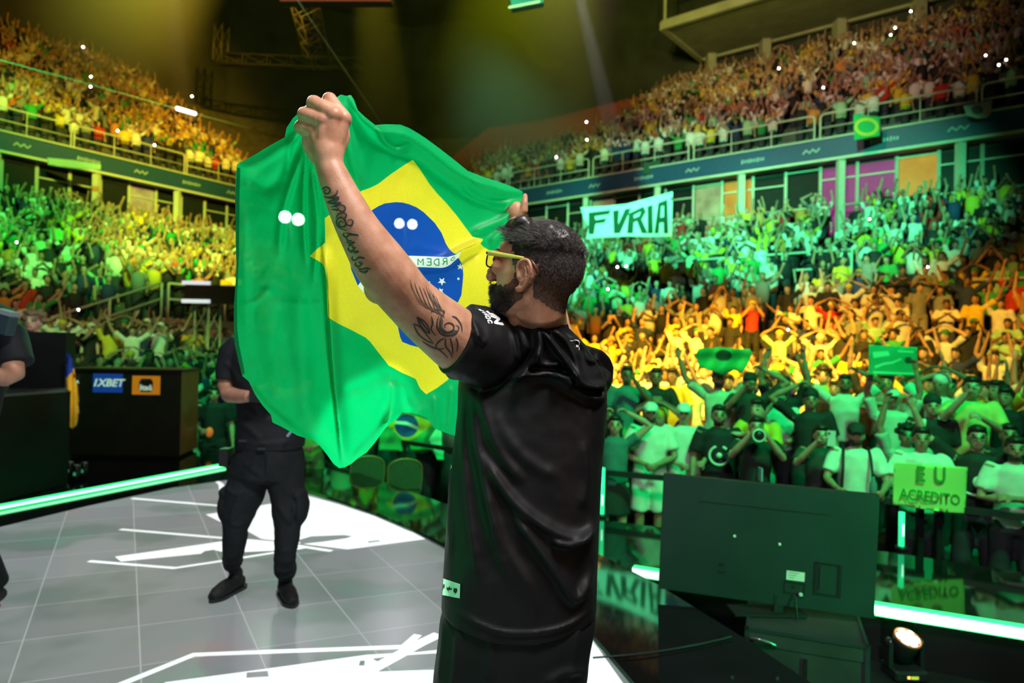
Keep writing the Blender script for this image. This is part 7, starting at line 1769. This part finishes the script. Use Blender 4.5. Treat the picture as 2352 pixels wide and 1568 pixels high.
hand(mb, P(-72, 850, D1-.35), Vector((-.8, -.5, .3)), Vector((0, .4, 1)), 1)
ptube(mb, [(-140, 765, D1, .055), (-155, 820, D1-.05, .05), (-150, 865, D1-.1, .045), (-120, 850, D1-.3, .03)], 16)
ob = fused(mb, 'body', .008, 4, [M_SK2, M_EYE, M_LIP])
_c = np.empty(len(ob.polygons)*3); ob.polygons.foreach_get('center', _c); _c = _c.reshape(-1, 3)-np.array(hc_); _m = np.zeros(len(_c), int); _f = _c[:, 1] < -.05
for s in (-1, 1): _m[_f & (((_c[:, 0]-s*.031)/.017)**2+((_c[:, 2]-.008)/.009)**2 < 1)] = 1; _m[_f & (((_c[:, 0]-s*.033)/.024)**2+((_c[:, 2]-.034)/.007)**2 < 1)] = 1
_m[_f & (np.abs(_c[:, 0]) < .026) & (np.abs(_c[:, 2]+.054) < .009)] = 2; ob.polygons.foreach_set('material_index', _m.tolist()); ob.update(); op = put('person', ob); tag(op, 'person in black shirt at the left edge with a device on the shoulder', 'person')
mb = MB(); mb.ball(hc_+Vector((0, .02, .038)), (.084, .098, .09), 14, 10); put('hair', fused(mb, 'hair', .01, 3, M_HAIR), op)
mb = MB(); ptube(mb, [(-60, 690, D1, .08), (-60, 715, D1, .14), (-58, 780, D1, .17), (-84, 900, D1, .150), (-110, 1000, D1, .15)], 26, ell=[1.1, 1.35, 1.3, 1.2, 1.2], up=(0, 1, 0))
ptube(mb, [(-20, 735, D1, .085), (16, 770, D1-.02, .090), (30, 805, D1-.04, .082), (38, 838, D1-.06, .078)], 20); ptube(mb, [(-100, 735, D1, .085), (-140, 790, D1-.02, .082), (-150, 840, D1-.04, .075)], 18)
ts = fused(mb, 't_shirt', .010, 6, M_NAVY); v = verts_np(ts); nn = norms_np(ts); set_verts(ts, v+nn*np.array([mnoise.noise(Vector(q)*9)*.008 for q in v])[:, None]); put('t_shirt', ts, op)
mb = MB(); gl_, gr_ = G(-24, 1398), G(-160, 1395)
ptube(mb, [(-110, 980, D1, .145), (-112, 1060, D1, .15)], 20, ell=1.25, up=(0, 1, 0))
for gg, px in ((gl_, -80), (gr_, -150)): mb.tube([P(px, 1040, D1), (P(px, 1200, D1+.05)), Vector((gg.x, gg.y+.05, .12))], [.11, .085, .062], 18)
put('trousers', fused(mb, 'trousers', .012, 5, M_CARGO), op)
for gg in (gl_, gr_):
    mb = MB(); mb.tube([Vector((gg.x-.02, gg.y+.10, .05)), Vector((gg.x, gg.y, .055)), Vector((gg.x+.03, gg.y-.12, .045)), Vector((gg.x+.04, gg.y-.17, .035))], [.04, .047, .045, .028], 14)
    sh = fused(mb, 'shoe', .007, 3, M_SHOE); v = verts_np(sh); v[:, 2] = np.maximum(v[:, 2], 0.0); set_verts(sh, v); so_ = put('shoe', sh, op)
    mb = MB(); mb.tube([Vector((gg.x+.03, gg.y-.125, .02)), Vector((gg.x+.055, gg.y-.08, .02)), Vector((gg.x+.05, gg.y, .02))], .012, 8, mat('red_sole', (.6, .02, .05), .4)); put('red_trim', mb.mesh('red_trim', True), so_)['label'] = 'red sole trim'
dv = P(14, 742, D1-.17); t = thing('shoulder_device', 'dark blue grey device clipped on the operator\'s shoulder', 'device', dv)
M_DEV = mat('device_blue_grey', (.03, .06, .08), .4, vary=.1); Rr = Matrix.Translation(dv) @ Matrix.Rotation(.25, 4, 'Y')
mb = MB(); mb.box((-.035, -.03, -.055), (.035, .03, .04), M_DEV, Rr); o = child('device_body', mb, t); bv = o.modifiers.new('b', 'BEVEL'); bv.width = .006; bv.segments = 2
mb = MB(); mb.box((-.05, -.034, .04), (.03, .034, .062), mat('device_pale', (.25, .32, .36), .4), Rr); child('device_clip', mb, t)

# ---- person with wavy fair hair behind the podium
M_FAIR = mat('fair_hair', (.20, .12, .075), .5, vary=.4, scale=30, bump=.5, bscale=60)
c = P(76, 742, 7.55); s_ = (c.z)/1.585
r = make_person((c.x, c.y, .0), 'person with wavy fair hair looking down behind the podium', None, .25, h=1.72*s_, skin=2, shirt=(.35, .33, .4), low=(.03, .03, .04), pl='belly', pr='belly', style='curly', sleeve=1.2)
for ch in r.children:
    if ch.name.startswith('hair'): ch.data = ch.data.copy(); ch.data.materials[0] = M_FAIR
# ---- black-clad staff bending beside the desk, orange object in hand
c = G(492, 1120, -.7)
c = P(490, 950, 9.9)
r = make_person((c.x, c.y, FLZ), 'staff member in black shirt beside the dark desk, holding an orange object', None, .5, h=1.68, skin=0, shirt=(.012, .014, .018), low=(.02, .02, .025), pl='hold', pr='down', style='curly', hi=True)
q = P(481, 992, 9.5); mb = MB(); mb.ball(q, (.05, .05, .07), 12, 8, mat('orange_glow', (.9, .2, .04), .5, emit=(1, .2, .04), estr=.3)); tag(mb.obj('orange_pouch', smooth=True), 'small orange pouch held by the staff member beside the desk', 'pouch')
c = P(712, 1060, 9.0)
r = make_person((c.x, c.y, FLZ), 'person in green shirt standing behind the tip of the flag', None, .2, h=1.6, skin=0, shirt=(.2, .5, .1), low=(.1, .25, .08), pl='clap', pr='belly', style='short', hi=True)
# orange case seen between the legs
c = G(612, 1108, -.02); q = P(612, 1096, 8.0)
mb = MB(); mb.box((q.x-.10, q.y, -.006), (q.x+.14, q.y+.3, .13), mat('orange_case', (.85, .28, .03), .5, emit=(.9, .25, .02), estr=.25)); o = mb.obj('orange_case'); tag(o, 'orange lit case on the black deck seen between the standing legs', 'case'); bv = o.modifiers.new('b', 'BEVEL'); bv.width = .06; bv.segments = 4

# ================================================================== hanging things, towers, haze
M_TRS2 = mat('truss_steel', (.35, .36, .34), .4, metal=.6, vary=.1)
def truss(name, a, b, w, label, cat='truss', m=M_TRS2, r=.025, seg=.6):
    a, b = Vector(a), Vector(b); d = (b-a).normalized(); x = d.cross(Vector((.3, 1, .1))).normalized(); y = d.cross(x); L_ = (b-a).length; n = max(2, int(L_/seg)); mb = MB()
    cs = [(x*sx+y*sy)*w/2 for sx, sy in ((-1, -1), (1, -1), (1, 1), (-1, 1))]
    for c in cs: mb.tube([a+c, b+c], r, 6, m)
    for i in range(n):
        p, q = a+d*L_*i/n, a+d*L_*(i+1)/n
        for k in range(4): mb.tube([p+cs[k], q+cs[(k+1) % 4]], r*.5, 4, m, cap=False); mb.tube([p+cs[k], p+cs[(k+1) % 4]], r*.5, 4, m, cap=False)
    me = mb.mesh(name, True); local(me, a); o = put(name, me); o.location = a; tag(o, label, cat); return o
c = P(474, 850, 17.5)
tw = truss('truss_tower', (c.x, c.y, FLZ), (c.x, c.y, P(474, 700, 17.5).z), .42, 'yellow lit square truss tower rising from the floor crowd on the left', m=mat('yellow_lit_steel', (.5, .48, .3), .4, metal=.3), r=.03)
t = thing('tower_platform', 'flat dark platform with white edges on top of the truss tower', 'platform', P(480, 690, 17.5))
mb = MB(); c = P(490, 686, 17.5); mb.box((c.x-.55, c.y-.4, c.z-.12), (c.x+.9, c.y+.4, c.z+.32), M_DSK); child('body', mb, t)
for z in (-.14, .32): mb = MB(); mb.box((c.x-.6, c.y-.45, c.z+z), (c.x+.1, c.y-.40, c.z+z+.09), mat('white_lit_edge', (.8, .8, .9), .4, emit=(.8, .8, 1), estr=.7)); child('edge_light', mb, t)
# hanging screens at the top edge
for (x0, x1, y0, y1, D, lab) in ((648, 900, -70, 10, 11, 'bottom edge of a dark hanging screen left of centre'), (1168, 1240, -60, 26, 14, 'bottom edge of a small dark hanging screen at top centre')):
    a, b = P(x0, y1, D), P(x1, y1-(14 if x0 > 1000 else 0), D); t = thing('hanging_screen', lab, 'screen', (a+b)/2)
    mb = MB(); mb.bar(a+Vector((0, 0, .35)), b+Vector((0, 0, .35)), .2, .7, M_BLKS); child('panel', mb, t)
    mb = MB(); mb.bar(a-Vector((0, .11, -.02)), b-Vector((0, .11, -.02)), .02, .04, mat('dim_red_edge', (.4, .12, .06), .5, emit=(.6, .16, .05), estr=.25)); child('edge', mb, t)
    mb = MB(); q = (a+b)/2; mb.tube([q+Vector((0, 0, .7)), Vector((q.x, q.y, 27.5))], .01, 6, M_TRS2); child('hanger', mb, t)
# ladder truss and pipes in the dark roof space
truss('hanging_truss', P(700, 10, 16), P(728, 135, 18), .5, 'short ladder truss hanging in the dark roof space above the hand', m=mat('dark_truss', (.10, .06, .05), .5), r=.02, seg=.5)
truss('hanging_truss', P(505, 136, 36), P(840, 150, 36), .5, 'long horizontal truss far back in the dark roof space', m=mat('olive_truss', (.05, .05, .035), .5), r=.05, seg=1.2)
truss('hanging_truss', P(505, 140, 36), P(510, 60, 36), .5, 'upright end piece of the long roof truss', m=mat('olive_truss_end', (.05, .05, .035), .5), r=.04, seg=1.2)
mb = MB(); mb.tube([P(560, -190, 7), P(683, 0, 9), P(768, 125, 12.0), P(875, 282, 20), P(905, 330, 24)], [.006, .007, .008, .011, .012], 6, mat('grey_cable', (.45, .47, .5), .4, metal=.3)); tag(mb.obj('hanging_cable', smooth=True), 'thin grey cable slanting down from the roof towards the flag', 'cable')
mb = MB(); mb.tube([P(-60, 122, 14), P(200, 192, 17), P(428, 256, 20), P(610, 305, 24)], .014, 6, mat('dim_cable', (.25, .23, .24), .5)); tag(mb.obj('camera_cable', smooth=True), 'thin straight cable crossing in front of the upper left stand', 'cable')
mb = MB(); mb.tube([P(407, 249, 19.6), P(448, 261, 20.4)], .055, 8, mat('white_tube', (1, 1, 1), .3, emit=(1, .95, .9), estr=3.5)); tag(mb.obj('light_tube', smooth=True), 'short bright white light tube hanging on the cable over the left stand', 'light')
# curved duct under the roof
mb = MB(); mb.tube([P(*q) for q in spline([(1150, 60, 46), (1190, 75, 46), (1215, 110, 46), (1232, 140, 46), (1262, 150, 46), (1290, 150, 46)], 5)], .3, 12, mat('duct_grey', (.10, .11, .07), .6)); tag(mb.obj('air_duct', smooth=True), 'pale curved air duct under the dark roof', 'duct')

# ------------------------------------------------------------------ haze lit by the beams of moving lamps
def haze_beam(a, b, r0, r1, dens, color, power, label, aniso=.3):
    a, b = Vector(a), Vector(b); mb = MB(); mb.tube([a, b], [r0, r1], 20)
    m = bpy.data.materials.new('thin_haze'); m.use_nodes = True; nt = m.node_tree; nt.nodes.remove(nt.nodes['Principled BSDF'])
    vs = nt.nodes.new('ShaderNodeVolumeScatter'); vs.inputs['Density'].default_value = dens; vs.inputs['Color'].default_value = (1, 1, 1, 1); vs.inputs['Anisotropy'].default_value = aniso
    nt.links.new(vs.outputs[0], nt.nodes['Material Output'].inputs['Volume'])
    # the haze thins out towards the edge of the beam
    N = nt.nodes.new; K = nt.links.new; ge = N('ShaderNodeNewGeometry'); pa = N('ShaderNodeVectorMath'); pa.operation = 'SUBTRACT'; K(ge.outputs['Position'], pa.inputs[0]); pa.inputs[1].default_value = a
    dd = (b-a).normalized(); dt = N('ShaderNodeVectorMath'); dt.operation = 'DOT_PRODUCT'; K(pa.outputs[0], dt.inputs[0]); dt.inputs[1].default_value = dd
    cr_ = N('ShaderNodeVectorMath'); cr_.operation = 'CROSS_PRODUCT'; K(pa.outputs[0], cr_.inputs[0]); cr_.inputs[1].default_value = dd; ln = N('ShaderNodeVectorMath'); ln.operation = 'LENGTH'; K(cr_.outputs[0], ln.inputs[0])
    ra = N('ShaderNodeMath'); ra.operation = 'MULTIPLY_ADD'; K(dt.outputs['Value'], ra.inputs[0]); ra.inputs[1].default_value = (r1-r0)/(b-a).length; ra.inputs[2].default_value = r0
    q = N('ShaderNodeMath'); q.operation = 'DIVIDE'; K(ln.outputs['Value'], q.inputs[0]); K(ra.outputs[0], q.inputs[1])
    mr = N('ShaderNodeMapRange'); mr.interpolation_type = 'SMOOTHSTEP'; mr.inputs[1].default_value = .15; mr.inputs[2].default_value = .95; mr.inputs[3].default_value = dens*1.7; mr.inputs[4].default_value = 0; K(q.outputs[0], mr.inputs[0]); K(mr.outputs[0], vs.inputs['Density'])
    mb.mats = [m]; me = mb.mesh('haze_beam', True); recalc(me); o = put('haze_beam', me); tag(o, label, 'haze', kind='stuff')
    d = (b-a).normalized(); L_ = (b-a).length
    apex = a-d*(L_*r0/max(r1-r0, 1e-3)); ang = math.degrees(2*math.atan(r1/((b-apex).length)))
    spot('beam_lamp', apex if (apex-a).length < 12 else a-d*6, b, color, power, max(2.2, ang*.95) if (apex-a).length < 12 else math.degrees(2*math.atan(r1/(L_+6)))*1.0, .5, .05)
haze_beam(P(1318, -60, 24), P(1412, 320, 33), .22, .62, .16, (.85, .85, 1.0), 26000, 'narrow pale white light beam slanting down in front of the gallery')
haze_beam(P(850, -120, 24), P(885, 300, 36), 1.0, 2.0, .09, (1, .85, .02), 6500, 'broad yellow light beam in the haze above the flag')
haze_beam(P(1250, -200, 19), P(1180, 250, 31), 3.2, 5.2, .10, (.72, .85, .0), 11000, 'wide yellow-green glow of light in the haze under the roof')
haze_beam(P(390, -60, 22), P(420, 230, 36), .35, .8, .04, (.8, .8, 1.0), 9000, 'faint pale light beam in the haze over the left stand')
haze_beam(P(330, -160, 18), P(250, 60, 30), 2.6, 4.4, .06, (1, .8, .05), 1800, 'dim yellow glow in the haze above the upper left stand')
